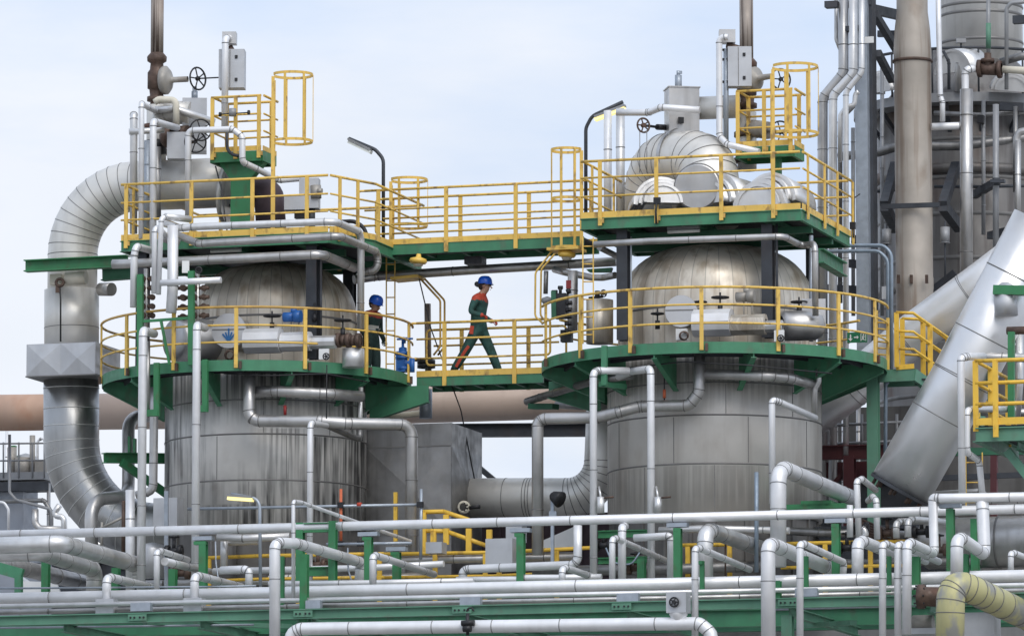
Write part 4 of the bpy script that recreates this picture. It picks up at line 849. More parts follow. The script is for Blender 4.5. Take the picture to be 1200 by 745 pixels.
pipe('H', 'white pipe with a slanting arm in front of the right drum', 7.5, [(222, 598, -1.5), (50, 522, -2.8), (18, 512, -2.9), ('v', 1000)], 'white_alu', name='downpipe', bend=.1)
pipe('O', 'left leg of the white pipe goalpost before the right drum', 8.5, [(548, 138, -2.95), (400, 137, -3.3), (381, 150, -3.4), ('v', 1160)], 'white_alu', name='downpipe', bend=.1)
pipe('O', 'right leg of the white pipe goalpost before the right drum', 8.5, [(500, 165, -2.3), (560, 140, -2.7), (650, 128, -3.4), ('v', 1160)], 'white_alu', name='downpipe', bend=.1)
pipe('O', 'grey pipe slanting up from between the tanks to the right walkway', 9, [(70, 282, 1.0), (130, 262, .6), (400, 180, -1.6), (560, 160, -2.3)], 'dark_alu', name='slant_pipe', bend=.2)
pipe('O', 'brownish stub pipe behind the slanting grey pipe', 9, [(212, 296, 1.5), (350, 305, .9), (352, 240, .9)], 'dark_alu', name='stub_pipe', seam=0)
tag(MB().bar(P(90, 305, .9, 'O'), P(205, 305, .7, 'O'), .2, .10).build('support_bracket', 'green_dark'), 'small dark green pipe bracket under the slanting grey pipe', 'bracket')
t = thing('hanger_bar', 'green hanger bar bolted to the front of the right round walkway', 'bracket', P(432, 205, -3.2, 'O')); MB().bar(P(432, 205, -3.2, 'O'), P(434, 20, -3.2, 'O'), .10, .08).build('bar', 'green', t); MB().bar(P(415, 200, -3.2, 'O'), P(530, 212, -2.4, 'O'), .08, .09).build('foot', 'green', t)
wire('O', 'thin black hanging chain with an orange toggle on the right drum', 1.6, [(714, 90, -2.3), (714, 200, -2.2), (714, 275, -2.2)], 'cable', 'chain', 'chain')
tag(MB().tube(P(714, 225, -2.25, 'O'), P(714, 265, -2.25, 'O'), .03, 8).build('toggle', 'orange_pipe'), 'small orange toggle hanging from the chain on the right drum', 'toggle')
wire('N', 'thin black chain hanging before the upper left drum', 1.4, [(332, 110, -2.4), (330, 385, -2.4)], 'cable', 'chain', 'chain')
tag(MB().tube(P(136, 300, -2.1, 'N'), P(136, 345, -2.1, 'N'), .03, 8).build('toggle', 'red_label'), 'small red tag hanging on the upper left drum', 'toggle')
wire('0', 'thin black guy cable dropping from the upper landing to the beige duct', 1.6, [(491, 326, 1.2), (505, 385, 1.3), (540, 480, 1.4), (557, 566, 1.5)], 'cable', 'guy_cable', 'cable', bend=.5)

# street lamps and cables
def lamp(label, f, pts, head, Y, glow, d=4.5, m='dark_steel', tail=True):
    p = pts_of(f, pts); t = thing('lamp_post', label, 'lamp', p[0]); MB().sweep(rounded(p, .22, 6)[0], d / 2 / SC, 10).build('post', m, t)
    a, b = pts_of(f, head); dv = (b - a); hs_ = MB().bar(a + UP * .05, b + UP * .05, .16, .045).build('housing', 'grey_steel', t)
    MB().bar(a - UP * .0, b - UP * .0, .13, .06).build('diffuser', 'lamp_glow' if glow else 'lamp_off', hs_)
    return t
t = lamp('dark bracket lamp leaning over the gap beside the upper footbridge', 'C', [(197, 600, 1.6), (197, 225, 1.6), (160, 182, 1.6), (35, 130, 1.6)], [(35, 145, 1.55), (140, 196, 1.55)], 1.6, False)
lamp('grey bent lamp post glowing yellow at the left of the right top platform', 'D', [(106, 1000, 1.2), (106, 520, 1.2), (135, 465, 1.2), (280, 398, 1.2)], [(150, 482, 1.05), (290, 428, 1.05)], 1.2, True)
lamp('galvanised lamp with a yellow lens in front of the left drum', 'I', [(1222, 640, -3.6), (1218, 130, -3.6), (1200, 100, -3.6), (1085, 78, -3.6)], [(1070, 98, -3.6), (1185, 106, -3.6)], -3.6, True, 4, 'galv')
t = thing('flood_light', 'black floodlight on a galvanised post in front of the beige duct', 'lamp', P(192, 500, -2.5, 'K')); MB().bar(P(190, 400, -2.5, 'K'), P(190, 75, -2.5, 'K'), .055, .05).build('post', 'galv', t)
q = MB(); q.lathe([(.05, -.12), (.09, -.08), (.14, .06), (.15, .1), (.001, .1)], P(208, 95, -2.6, 'K'), Vector((1, -.3, -.5)), 20); q.build('head', 'valve_black', t); MB().box(P(192, 172, -2.56, 'K'), .13, .05, .1).build('bracket', 'galv', t)
wire('C', 'black hose loop between the left top platform and the upper footbridge', 5, [(-10, 520, .4), (60, 516, .4), (105, 545, .4), (128, 605, .3)], 'cable', 'cable_loop', 'cable', bend=.25)
t = thing('motor_unit', 'grey electric actuator box with a side wheel standing on the left top platform', 'machine', P(1020, 420, -.6, 'B'))
MB().box(P(1052, 270, -.6, 'B'), .36, .3, .56, .2).build('cabinet', 'cabinet', t); MB().box(P(990, 315, -.75, 'B'), .42, .3, .26, .2).build('gear_box', 'cabinet', t)
q = MB(); q.tube(P(1080, 230, -.7, 'B'), P(1082, 290, -.7, 'B'), .1, 14); q.tube(P(1090, 255, -.75, 'B'), P(1110, 255, -.75, 'B'), .05, 12); q.build('motor', 'valve_grey', t); MB().box(P(1010, 368, -.7, 'B'), .2, .16, .14).build('coupling', 'valve_black', t); MB().tube(P(1060, 330, -.6, 'B'), P(1060, 425, -.6, 'B'), .07, 12).build('stand', 'dark_steel', t)
t = thing('plug_socket', 'black plug socket on the front railing of the right top platform with a hanging cable', 'socket', P(440, 310, -1.98, 'E')); MB().box(P(440, 302, -2.02, 'E'), .12, .07, .12).build('housing', 'valve_black', t); wire('E', '', 2.5, [(438, 315, -2.05), (434, 350), (436, 410)], 'cable', 'lead', '', parent=t)
t = thing('plug_socket', 'black plug socket on the back right corner rail of the right top platform', 'socket', P(393, 345, 1.4, 'G')); MB().box(P(397, 338, 1.4, 'G'), .1, .07, .13).build('housing', 'valve_black', t); wire('G', '', 2, [(398, 345, 1.4), (400, 395)], 'cable', 'lead', '', parent=t)
t = thing('blue_valve', 'bright blue valve with a blue handwheel on the left walkway by the footbridge', 'valve', P(474, 433, .3))
q = MB(); q.bar(P(471, 436, .3), P(471, 414, .3), .17, .2); q.lathe([(.13, -.03), (.13, .03)], P(471, 414, .3), UP, 18, caps=True); q.lathe([(.10, 0), (.12, .02), (.12, .06), (.08, .08), (.09, .2), (.135, .21), (.135, .26), (.075, .28), (.075, .42), (.025, .44), (.025, .6)], P(472, 434, .3), UP, 18); q.tube(P(466, 425, .3), P(482, 425, .3), .09, 14); q.tube(P(483, 436, .3), P(483, 420, .3), .05, 10); q.tube(P(473, 402, .3), P(474, 395, .3), .04, 8); q.build('body', 'blue', t); MB().wheel(P(474.5, 397, .3), Vector((0.0, -.15, 1)), .135, .02).build('handwheel', 'blue', t)
t = thing('standpipe', 'rust streaked standpipe with a dark flange rising behind the lower footbridge', 'pipe', P(501, 436, 1.8)); MB().tube(P(502, 440, 1.8), P(501, 356, 1.8), .062, 14).build('pipe', 'rust_pipe', t)
q = MB(); hflange(q, P(499.5, 424, 1.7), .17, UP); hflange(q, P(499.5, 429, 1.7), .17, UP); q.tube(P(486, 421, 1.7), P(505, 423, 1.7), .04, 10); q.build('flange', 'valve_black', t)

# ================================================================== BACKGROUND
pl_ = thing('pipeline', 'huge brownish pink pipeline running behind both tanks', 'pipe', P(300, 500, 8.5))
pipe('0', '', 47, [(88, 482.5, 8.5), (300, 480, 8.5), (760, 466, 8.5)], 'brown_pipe', 'weathered_section', parent=pl_, n=44, seam=0)
pipe('0', '', 47.4, [(-40, 484, 8.5), (88, 482.5, 8.5)], 'rust_paint', 'rusty_section', parent=pl_, n=44, seam=0)
q = MB(); a = P(430, 505, 7); b = P(740, 503, 7); tag(MB().ibeam(a, b, .26, .2).build('roof_beam', 'dark_steel'), 'dark horizontal beam between the tanks behind the big grey box', 'beam')
tag(MB().bar(P(562, 548, 6.8), P(612, 590, 6.8), .12, .1).build('brace', 'dark_steel'), 'dark slanting brace right of the big grey box', 'beam')
# big grey box
t = thing('duct_housing', 'big dark grey sheet metal housing standing between the two tanks', 'housing', P(500, 640, 1.4))
a = P(529, 495, .5); zb = P(500, 720, .5).z; ht = a.z - zb; xw = (529 - 428) / 61.2
q = MB(); q.box(Vector((a.x - xw / 2, .5 + .95, zb + ht / 2)), xw, 1.9, ht)
q.bar(Vector((a.x - xw, .49, a.z - .42)), Vector((a.x, .49, a.z - .42)), .008, .02, 1); q.bar(Vector((a.x - xw, .49, a.z - 2.05)), Vector((a.x, .49, a.z - 2.05)), .008, .02, 1)
b_ = len(q.v); y = .497; zc = a.z - .44; zl = a.z - 2.03
q.v += [Vector((a.x - xw + .01, y, zl)), Vector((a.x - .01, y, zl)), Vector((a.x - .01, y, zc)), Vector((a.x - xw + .01, y, zc)), Vector((a.x - xw * .45, y - .10, (zc + zl) / 2))]
for k in range(4): q.face((b_ + k, b_ + (k + 1) % 4, b_ + 4))
x = a.x + .003; b_ = len(q.v); q.v += [Vector((x, .52, zl)), Vector((x, 2.38, zl)), Vector((x, 2.38, zc)), Vector((x, .52, zc)), Vector((x + .1, 1.45, (zc + zl) / 2))]
for k in range(4): q.face((b_ + k, b_ + (k + 1) % 4, b_ + 4))
q.build('casing', ['dark_alu', 'seam_dark'], t)
q = MB(); q.tube(P(499, 490, 1.5), P(499, 456, 1.5), .12, 14); tag(q.build('box_stub', 'galv'), 'short galvanised post on top of the big grey housing', 'post')
pipe('N', 'low cream pipe lying on top of the big grey housing', 8, [(580, 345, 2.2), (640, 352, 2.2), (780, 335, 2.2)], 'cream', seam=0)
t = thing('flange_valve', 'bolted cream blank flange on the end of the beige duct with a black handle', 'flange', P(544, 606, .9)); c = P(975, 140, .8, 'J'); q = MB(); hflange(q, c, .12, Vector((-.3, 1, 0)))
for k in range(8): an = k * math.pi / 4; v = Vector((.085 * math.cos(an), -.04, .085 * math.sin(an))); q.tube(c + v, c + v - Vector((0, .03, 0)), .016, 6)
q.build('face', 'cream', t); MB().tube(P(1000, 142, .8, 'J'), P(1050, 138, .8, 'J'), .035, 10).build('handle', 'valve_black', t)
# ================================================================== RIGHT: TOWER, COLUMNS, BIG DUCTS
YT = 9.0
t = thing('distillation_tower', 'massive weathered grey tower with a gallery behind the rusty column at the right', 'tower', Vector((P(1135, 500, YT).x, YT, 0)))
c0 = P(1138, 700, YT); c0.z = 0; zz = lambda py: P(1138, py, YT - 1.8).z
rr = 112 / SC; q = MB(); q.lathe([(rr, .02), (rr, zz(118)), (rr * .96, zz(108)), (rr * .8, zz(88)), (rr * .62, zz(60)), (rr * .46, zz(44))], c0, n=72)
for py in (160, 205, 248, 300, 350, 400, 460, 520): z = zz(py); q.lathe([(rr + .003, z - .04), (rr + .02, z - .02), (rr + .02, z + .02), (rr + .003, z + .04)], c0, n=72, m=1)
for py in (195, 330): z = zz(py); q.lathe([(rr + .003, z - .1), (rr + .07, z - .08), (rr + .07, z + .08), (rr + .003, z + .1)], c0, n=72, m=0)
q.build('lower_shell', ['tower', 'seam_dark'], t)
c1 = P(1150, 60, YT - .2); z1 = lambda py: P(1150, py, YT - 1).z; c1.z = 0; r1 = 52 / SC
q = MB(); q.lathe([(r1 * .7, z1(80)), (r1, z1(52)), (r1, z1(-40))], c1, n=60)
for py in (44, 12, 2): z = z1(py); q.lathe([(r1 + .003, z - .03), (r1 + .015, z - .01), (r1 + .015, z + .01), (r1 + .003, z + .03)], c1, n=60, m=1)
q.build('upper_shell', ['tower_top', 'seam_dark'], t)
# gallery
q = MB(); z = P(1150, 113, YT - 1.9).z; q.lathe([(rr * .9, z - .12), (rr + .45, z - .12), (rr + .45, z + .06), (rr * .9, z + .06)], c0, n=60, sm=False); q.build('gallery', 'grey_steel', t)
for h in (1.0,): q = MB(); q.torus(Vector((c0.x, c0.y, P(1150, 57, YT - 1.9).z)), UP, rr + .4, .03, 60, 6); q.build('gallery_rail', 'dark_steel', t)
for k in range(12):
    a = -160 + 24 * k; p = ang_pt(Vector((c0.x, c0.y, z)), rr + .4, a); MB().tube(p, Vector((p.x, p.y, P(1150, 57, YT - 1.9).z)), .02, 6).build('gallery_post', 'dark_steel', t)
for k in range(9):
    a = -165 + 20 * k; p = ang_pt(Vector((c0.x, c0.y, z - .14)), rr + .4, a); d = (c0 - p); d.z = 0; d.normalize()
    MB().bar(p, p + d * .5 - UP * .55, .08, .08).build('gallery_bracket', 'dark_steel', t)
# loose lagging sheets draped under the gallery
half_shell('grey weathered lagging shell bulging at the tower shoulder left of the thin standpipe', P(1128, 84, 7.0), Vector((.5, 1, .2)), .45, .6, 0, 180, 1)
t = thing('rusty_column', 'wide rusty beige standing pipe with a dark collar in front of the tower', 'column', P(1072, 380, 5.0))
b = P(1072, 366, 5.0); q = MB(); zc = lambda py: P(1072, py, 5.0).z - b.z; r2 = 22.5 / SC
q.lathe([(r2, -.6), (r2, zc(340)), (r2 * 1.02, zc(338)), (r2 * 1.02, zc(326)), (r2, zc(324)), (r2, zc(74)), (r2 * 1.03, zc(72)), (r2 * 1.02, zc(60)), (r2 * .96, zc(36)), (r2 * .84, zc(14)), (r2 * .84, zc(-20))], b, n=48); q.build('shell', 'rust_column', t)
q = MB(); z = zc(72); q.lathe([(r2 + .01, z - .03), (r2 + .03, z - .02), (r2 + .03, z + .02), (r2 + .01, z + .03)], b, n=48); q.build('collar', 'valve_brown', t)
for px in (1053, 1068, 1086): p = P(px, 332, 4.62); MB().bar(p, p + UP * .16, .05, .06).build('lug', 'valve_brown', t)
q = MB(); z = b.z + zc(241); q.bar(P(1033, 242, 4.55), P(1101, 240, 4.55), .06, .09); q.bar(P(1040, 242, 5.5), P(1110, 240, 5.5), .06, .09); tag(q.build('clamp_beam', 'dark_steel'), 'dark steel clamp beam gripping the rusty beige standing pipe', 'beam')
for lab, f, p0, p1, p2 in (('dark triangular bracket frame left of the rusty standing pipe', 'G', (595, 60), (545, 245), (600, 350)), ('dark triangular bracket frame right of the rusty standing pipe', 'G', (880, 60), (820, 245), (895, 345))):
    q = MB(); Y = 5.6; q.bar(P(*p0, Y + 1, f), P(*p1, Y - .6, f), .16, .2); q.bar(P(*p1, Y - .6, f), P(*p2, Y + 1, f), .16, .2); tag(q.build('bracket_frame', 'dark_steel'), lab, 'bracket')
for lab, x, y0, y1, y2 in (('spring hanger can on a rod right of the rusty standing pipe', 830, 345, 420, 610), ('spring hanger can half hidden left of the rusty standing pipe', 556, 355, 425, 620)):
    t = thing('spring_hanger', lab, 'hanger', P(x, y1, 4.9, 'G'), 'spring hangers beside the rusty standing pipe'); q = MB(); q.tube(P(x, y1, 4.9, 'G'), P(x, y0, 4.9, 'G'), .09, 18); q.tube(P(x, y1, 4.9, 'G'), P(x, y1 - 3, 4.9, 'G'), .1, 18); q.build('can', 'grey_steel', t)
    MB().tube(P(x, y2, 4.9, 'G'), P(x, y0 - 30, 4.9, 'G'), .018, 6).build('rod', 'dark_steel', t)
gc = thing('steel_column', 'wide grey steel column with a dark side standing left of the rusty pipe', 'column', P(1018, 440, 4.2))
a = P(1014.5, 440, 4.2); b = P(1014.5, -20, 4.2); b.x = a.x; MB().bar(a, b, .24, .40, up=Vector((0, 1, 0))).build('web', 'galv', gc)
a = P(1024.5, 440, 4.35); b = P(1024.5, -20, 4.35); b.x = a.x; MB().bar(a, b, .10, .34, up=Vector((0, 1, 0))).build('flange', 'dark_steel', gc)
tag(MB().box(P(1016, 47, 3.985), .26, .012, .12, 0).build('paint_patch', 'white_paint'), 'pale smeared paint patch near the top of the wide grey column', 'patch')
q = MB(); q.bar(P(470, 40, 4.4, 'F'), P(625, 75, 6, 'F'), .12, .18); q.bar(P(370, 22, 4.2, 'F'), P(485, 10, 4.2, 'F'), .14, .12); q.bar(P(500, 65, 4.6, 'F'), P(600, 230, 6, 'F'), .12, .14); q.bar(P(515, 250, 4.6, 'F'), P(580, 375, 5.8, 'F'), .12, .14); q.bar(P(515, 160, 6, 'F'), P(620, 160, 6, 'F'), .1, .12)
tag(q.build('steel_bracing', 'dark_steel'), 'dark steel beams and slanting braces between the grey column and rusty pipe', 'beam')
q = MB(); q.bar(P(270, 25, 4.0, 'F'), P(330, 22, 4.0, 'F'), .2, .12); q.bar(P(360, 140, 4.0, 'F'), P(425, 132, 4.0, 'F'), .16, .1); tag(q.build('pipe_shelf', 'dark_steel'), 'small dark shelf angles holding the cranked pipes left of the grey column', 'bracket')
GT = 'grey pipes cranked sideways left of the tall grey column'
for lab, x0, x1, ya, yb, d, Y, m in (('leftmost cranked grey pipe beside the right top platform', 354, 256, 345, 462, 12.5, 4.0, 'dull_alu'), ('second cranked grey pipe from the left, beside the right top platform', 400, 304, 345, 448, 10.5, 3.8, 'alu'), ('slimmest cranked grey pipe next to the tall grey column', 440, 365, 340, 430, 7, 3.6, 'alu')):
    pipe('F', lab, d, [(x0, -60, Y), (x0, ya, Y), (x1, yb, Y), (x1, 2440 if m == 'alu' else 2400, Y)], m, name='tower_pipe', group=GT, bend=.2)
pipe('F', 'short grey pipe offset left of the cranked pipes at the top edge', 5, [(320, -40, 4.3), (320, 185, 4.3), (345, 250, 4.3)], 'dull_alu', name='tower_pipe', seam=0)
pipe('F', 'small crooked pipe loop between the cranked pipes and the grey column', 6, [(425, 430, 3.7), (410, 440), (405, 495), (370, 500), (340, 540), (338, 760)], 'alu', name='tower_pipe', seam=0, bend=.08)
pipe('F', 'thin white standpipe right of the rusty standing pipe at the top', 6.5, [(798, -40, 4.8), (800, 120), (808, 450), (818, 480), (818, 570)], 'white_alu', name='tower_pipe')
pipe('F', 'bright Z shaped pipe turning in front of the tower gallery', 9, [(1000, 322, 5.6), (938, 324, 5.4), (925, 340, 5.4), (925, 575, 5.4), (905, 590, 5.2), (765, 595, 4.9)], 'white_alu', name='tower_pipe', bend=.1, na=3)
t = thing('wheel_valve', 'rusty brown valve at the right end of the Z shaped pipe on the tower gallery', 'valve', P(1035, 340, 5.6, 'F')); q = MB(); q.tube(P(985, 322, 5.6, 'F'), P(1090, 326, 5.7, 'F'), .12, 16); q.tube(P(1030, 340, 5.6, 'F'), P(1030, 250, 5.6, 'F'), .07, 14); hflange(q, P(992, 322, 5.6, 'F'), .17, Vector((1, 0, 0))); hflange(q, P(1085, 326, 5.7, 'F'), .17, Vector((1, 0, 0))); hflange(q, P(1030, 285, 5.6, 'F'), .13, UP); q.build('body', 'valve_brown', t)
pipe('F', 'rusty cream pipe leaving the gallery valve to the right edge', 9, [(1100, 326, 5.7), (1260, 335, 5.7)], 'cream', name='tower_pipe', seam=0)
pipe('F', 'dark sloping pipe end above the gallery valve', 10, [(1090, 292, 6.0), (1185, 265, 6.0), (1250, 262, 6)], 'dark_alu', name='tower_pipe', seam=0)
pipe('F', 'tall thin grey pipe with a green tinged collar crossing the upper tower', 5, [(1033, -40, 6.0), (1033, 290, 6.0)], 'grey_steel', name='tower_pipe', seam=0)
tag(MB().tube(P(1033, 230, 6, 'F'), P(1033, 110, 6, 'F'), .05, 10).build('pipe_sleeve', 'green_pale'), 'green tinted sleeve on the thin grey tower pipe', 'sleeve')
pipe('F', 'grey pipe hooking over near the right edge at the top of the tower', 5, [(1260, 5, 5.8), (1140, 15, 5.8), (1118, 40, 5.8), (1118, 420, 5.8)], 'grey_steel', name='tower_pipe', seam=0)
pipe('G', 'stout grey pipe running down in front of the tower right of the hanger can', 16, [(930, -300, 5.2), (930, 600, 5.2)], 'dull_alu', name='tower_pipe', seam=1.0)
pipe('G', 'slim dark grey pipe in front of the tower, second from the right edge', 7.5, [(1068, -230, 5.4), (1068, 520, 5.4)], 'grey_steel', name='tower_pipe', seam=0)
pipe('G', 'slim grey pipe with bands nearest the right edge of the tower', 7.5, [(1172, -60, 5.4), (1170, 400, 5.4)], 'dull_alu', name='tower_pipe', seam=.9)
q = MB(); q.bar(P(965, 195, 6.8, 'G'), P(1075, 130, 5.3, 'G'), .12, .14); q.bar(P(1045, 130, 5.2, 'G'), P(1110, 130, 5.2, 'G'), .14, .06); q.bar(P(1040, 385, 6.5, 'G'), P(1190, 345, 5.3, 'G'), .12, .14); tag(q.build('pipe_bracket', 'dark_steel'), 'dark pipe brackets sticking out of the tower near the right edge', 'bracket')
pipe('F', 'fat dark pipe lying across the tower behind the rusty standing pipe', 11, [(330, 735, 6.2), (520, 715, 6.2), (600, 690, 6.2), (900, 685, 6.4), (1260, 640, 6.4)], 'dark_alu', name='tower_pipe', seam=0, bend=.3)
pipe('F', 'hooked grey pipe at the right edge below the gallery', 9, [(1280, 600, 5.6), (1175, 620, 5.6), (1165, 650, 5.6), (1165, 800, 5.6)], 'dull_alu', name='tower_pipe', seam=0)
t = thing('flood_light', 'tilted grey floodlight on the rail at the tower shoulder', 'lamp', P(905, 205, 6.2, 'F')); MB().box(P(905, 193, 6.2, 'F'), .18, .12, .08, .3).build('head', 'grey_steel', t); MB().tube(P(905, 205, 6.2, 'F'), P(905, 225, 6.2, 'F'), .02, 6).build('stem', 'dark_steel', t)
tag(MB().box(P(553, 653, 4.0, 'G'), .14, .1, .24).build('switch_box', 'cabinet'), 'small pale switch box on the column foot beside the conduits', 'box')
q = MB()
for k, (dx, yy) in enumerate(((0, 432), (-26, 458))):
    p = pts_of('G', [(230, yy + 4, 2.6), (300, yy, 2.6), (545 + dx, yy - 2, 2.6), (578 + dx * .6, yy + 40, 2.6), (578 + dx * .6, 1030, 2.6)]); q.sweep(rounded(p, .22, 6)[0], .036, 10)
tag(q.build('conduit_pair', 'galv_blue'), 'pair of blue grey conduits bending down past the tall grey column', 'conduit')
q = MB(); q.box(P(600, 410, 2.4, 'H'), .32, .02, .3); tag(q.build('cable_tray', 'dark_steel'), 'small wire tray at the foot of the blue grey conduits', 'tray')
wire('H', 'blue thin drain pipe with a hooked top right of the green column', 4.5, [(565, 428, 1.2), (552, 435, 1.2), (550, 820, 1.2)], 'galv_blue', 'drain_pipe', 'pipe', bend=.08)
# large sloping ducts
YB = 3.4
t = thing('sloping_duct', 'wide white sloping duct rising to the right behind the exit sign', 'duct', P(985, 480, YB))
pipe('0', '', 51, [(925, 506, YB + .2), (1000, 452, YB), (1062, 398, YB), (1136, 343, YB), (1225, 276, YB - .2)], 'white_duct', 'duct_run', parent=t, bend=.5, na=6, n=48, seam=1.6, sh=.006)
t = thing('sloping_duct', 'wide silver sloping duct in the foreground right with a cut lower end', 'duct', P(1053, 580, -2.6))
pa, pb, pc = P(1054, 574, -2.6), P(1128, 443, -2.6), P(1222, 262, -2.6); q = pipe_mb([pa, pb, pc], .55, n=52, seam=1.15, sh=.006, sw=.016); q.build('duct_run', ['silver_duct', 'seam_dark'], t)
q = MB(); dv = (pb - pa).normalized(); q.lathe([(.0, -.02), (.50, -.02), (.57, -.02), (.57, .04)], pa, dv, 52, sm=False); er = q.build('end_ring', 'dark_steel', t)
q = MB(); u, w = basis(dv)
for k in range(9): an = k * 2 * math.pi / 9; cc = pa + (u * math.cos(an) + w * math.sin(an)) * .46; q.tube(cc - dv * .14, cc, .03, 8)
q.build('bolt', 'valve_brown', er)
q = MB(); q.bar(P(1165, 340, -3.2), P(1225, 341, -3.2), .2, .16); tag(q.build('green_beam', 'green_bright'), 'short green support arm fixed to the silver sloping duct at the right edge', 'beam')
q = MB(); c = P(1112, 655, -3.15, 'G'); q.lathe([(.14, -.05), (.2, -.03), (.2, .12)], c, Vector((.2, 1, -.1)), 26); q.tube(P(1112, 655, -3.1, 'G'), P(1118, 760, -3.1, 'G'), .2, 24); tag(q.build('trunnion', 'cabinet'), 'rounded grey trunnion bracket where the green arm meets the silver duct', 'bracket')
# green column, stair, exit sign
hcol('pale green H column under the right edge of the right round walkway', 1023, 432, 700, .9, .2, .2, 'green_pale')
t = thing('staircase', 'yellow railed stair going down from the right round walkway behind the silver duct', 'stair', P(1070, 435, 1.5))
s0 = P(520, 372, 1.0, 'H'); s1 = P(685, 365, 1.0, 'H'); s2 = P(875, 497, 2.2, 'H'); s3 = P(1010, 590, 3.2, 'H')
for off in (Vector((0, 0, 0)), Vector((-.1, .8, 0))):
    sb = MB()
    for a, b in ((s0, s1), (s1, s2), (s2, s3)): sb.bar(a + off - UP * .12, b + off - UP * .12, .06, .22)
    sb.build('stringer', 'green_pale', t)
MB().hexa([s0 + Vector((0, .03, -.03)), s1 + Vector((0, .03, -.03)), s1 + Vector((-.1, .77, -.03)), s0 + Vector((-.1, .77, -.03)), s0 + Vector((0, .03, 0)), s1 + Vector((0, .03, 0)), s1 + Vector((-.1, .77, 0)), s0 + Vector((-.1, .77, 0))]).build('landing', 'grating', t)
for k in range(8):
    p = s1.lerp(s3, (k + .5) / 8); MB().hexa([p + Vector(v) for v in ((-.12, .03, -.16), (.12, .03, -.16), (.02, .77, -.16), (-.22, .77, -.16), (-.12, .03, -.13), (.12, .03, -.13), (.02, .77, -.13), (-.22, .77, -.13))]).build('tread', 'grating', t)
MB().bar(P(600, 362, .96, 'H'), P(685, 355, .96, 'H'), .012, .09).build('toe_board', 'yellow_bright', t)
for off in (Vector((0, -.04, 0)), Vector((-.1, .84, 0))):
    for h, r_ in ((1.0, .028), (.66, .024), (.34, .024)):
        pth = [P(605, 362, .96, 'H') + off + UP * h, s1 + off + UP * h, s3 + off + UP * h]; MB().sweep(pth, r_, 8).build('handrail' if h == 1.0 else 'mid_rail', 'yellow_bright', t)
    for s_ in ((.24, .62, .92) if off.y < 0 else (.06, .42, .8)):
        p = s1.lerp(s3, s_) + off; MB().box(p + UP * .45, .09, .04, 1.1).build('post', 'yellow_bright', t)
    MB().box(P(607, 362, .96, 'H') + off + UP * .5, .085, .04, 1.0).build('post', 'yellow_bright', t)
t = thing('ladder_gate', 'narrow yellow barred gate at the right end of the right round walkway', 'gate', P(540, 370, .6, 'H'))
for x in (508, 562): MB().bar(P(x, 372, .6, 'H'), P(x, 130 if x > 520 else 95, .6, 'H'), .05, .05).build('stile', 'yellow', t)
for k in range(8): MB().tube(P(508, 150 + 30 * k, .6, 'H'), P(562, 154 + 30 * k, .6, 'H'), .018, 6).build('rung', 'yellow', t)
q = pts_of('H', [(520, 86, -.2), (550, 92, .1), (548, 70, .3), (530, 60, .2)]);
t = thing('exit_sign', 'green emergency exit sign with white down arrow and running figure on the walkway rail', 'sign', P(418, 245, 1.6, 'H'))
cS = P(418, 221, 1.6, 'H'); MB().box(cS, .37, .03, .19).build('plate', 'sign_green', t)
q = MB(); e = cS - Vector((0, .02, 0)); v = lambda x, z: e + Vector((x, 0, z)); D_ = Vector((0, -.006, 0)); by = Vector((0, 1, 0))
q.bar(v(-.12, .055), v(-.12, -.03), .022, .006, up=by)
q.prism([v(-.16, -.02), v(-.12, -.068), v(-.08, -.02)], D_)
q.bar(v(-.055, 0), v(.0, 0), .006, .02, up=UP); q.prism([v(.0, .032), v(.035, 0), v(.0, -.032)], D_)
q.bar(v(.075, -.07), v(.075, .07), .010, .006, up=by); q.bar(v(.165, -.07), v(.165, .07), .010, .006, up=by); q.bar(v(.07, .07), v(.17, .07), .006, .012, up=UP)
q.tube(v(.125, .045) + D_, v(.125, .045), .014, 10); q.bar(v(.12, .03), v(.112, -.015), .026, .006, up=by); q.bar(v(.112, -.015), v(.14, -.06), .013, .006, up=by); q.bar(v(.11, -.015), v(.09, -.055), .013, .006, up=by); q.bar(v(.12, .025), v(.148, .0), .011, .006, up=by); q.bar(v(.118, .025), v(.093, .005), .011, .006, up=by)
q.build('pictogram', 'white_paint', t); t2 = MB().tube(P(378, 250, 1.7, 'H'), P(378, 190, 1.7, 'H'), .02, 6).build('bracket', 'yellow', t)
# right edge platform
t = thing('side_platform', 'bright yellow railed platform on green beams at the right edge', 'platform', P(1170, 510, -5.2))
fa = P(975, 634, -5.2, 'H'); fb = P(1300, 630, -5.2, 'H'); fb.z = fa.z
for a, b in ((fa, fb), (fa, fa + Vector((0, 3.4, 0)))): MB().ibeam(a - UP * .16, b - UP * .16, .24, .12, .02).build('edge_beam', 'green_pale', t)
MB().prism([fa - UP * .03, fa + Vector((0, 3.4, -.03)), fb + Vector((0, 3.4, -.03)), fb - UP * .03], UP * .02).build('deck', 'grating', t)
for dx in (.7, 1.5): MB().ibeam(fa + Vector((dx, .1, -.34)), fa + Vector((dx, 3.4, -.34)), .16, .1).build('joist', 'green_dark', t)
MB().bar(P(1120, 515, -4.8, 'L') if False else fa + Vector((.45, .4, -.4)), fa + Vector((1.5, .4, -1.75)), .14, .14).build('brace', 'green_pale', t)
for h in (1.10, .72, .36):
    MB().tube(fa + UP * h, fb + UP * h, .034, 8).build('handrail' if h > 1 else 'mid_rail', 'yellow_bright', t); MB().tube(fa + UP * h, fa + Vector((0, 3.2, h)), .03, 8).build('handrail' if h > 1 else 'mid_rail', 'yellow_bright', t)
for p in (fa, P(1068, 634, -5.24, 'H'), fa + Vector((0, 1.2, 0)), fa + Vector((0, 2.6, 0)), fb): MB().box(p + UP * .5, .09, .05, 1.2).build('post', 'yellow_bright', t)
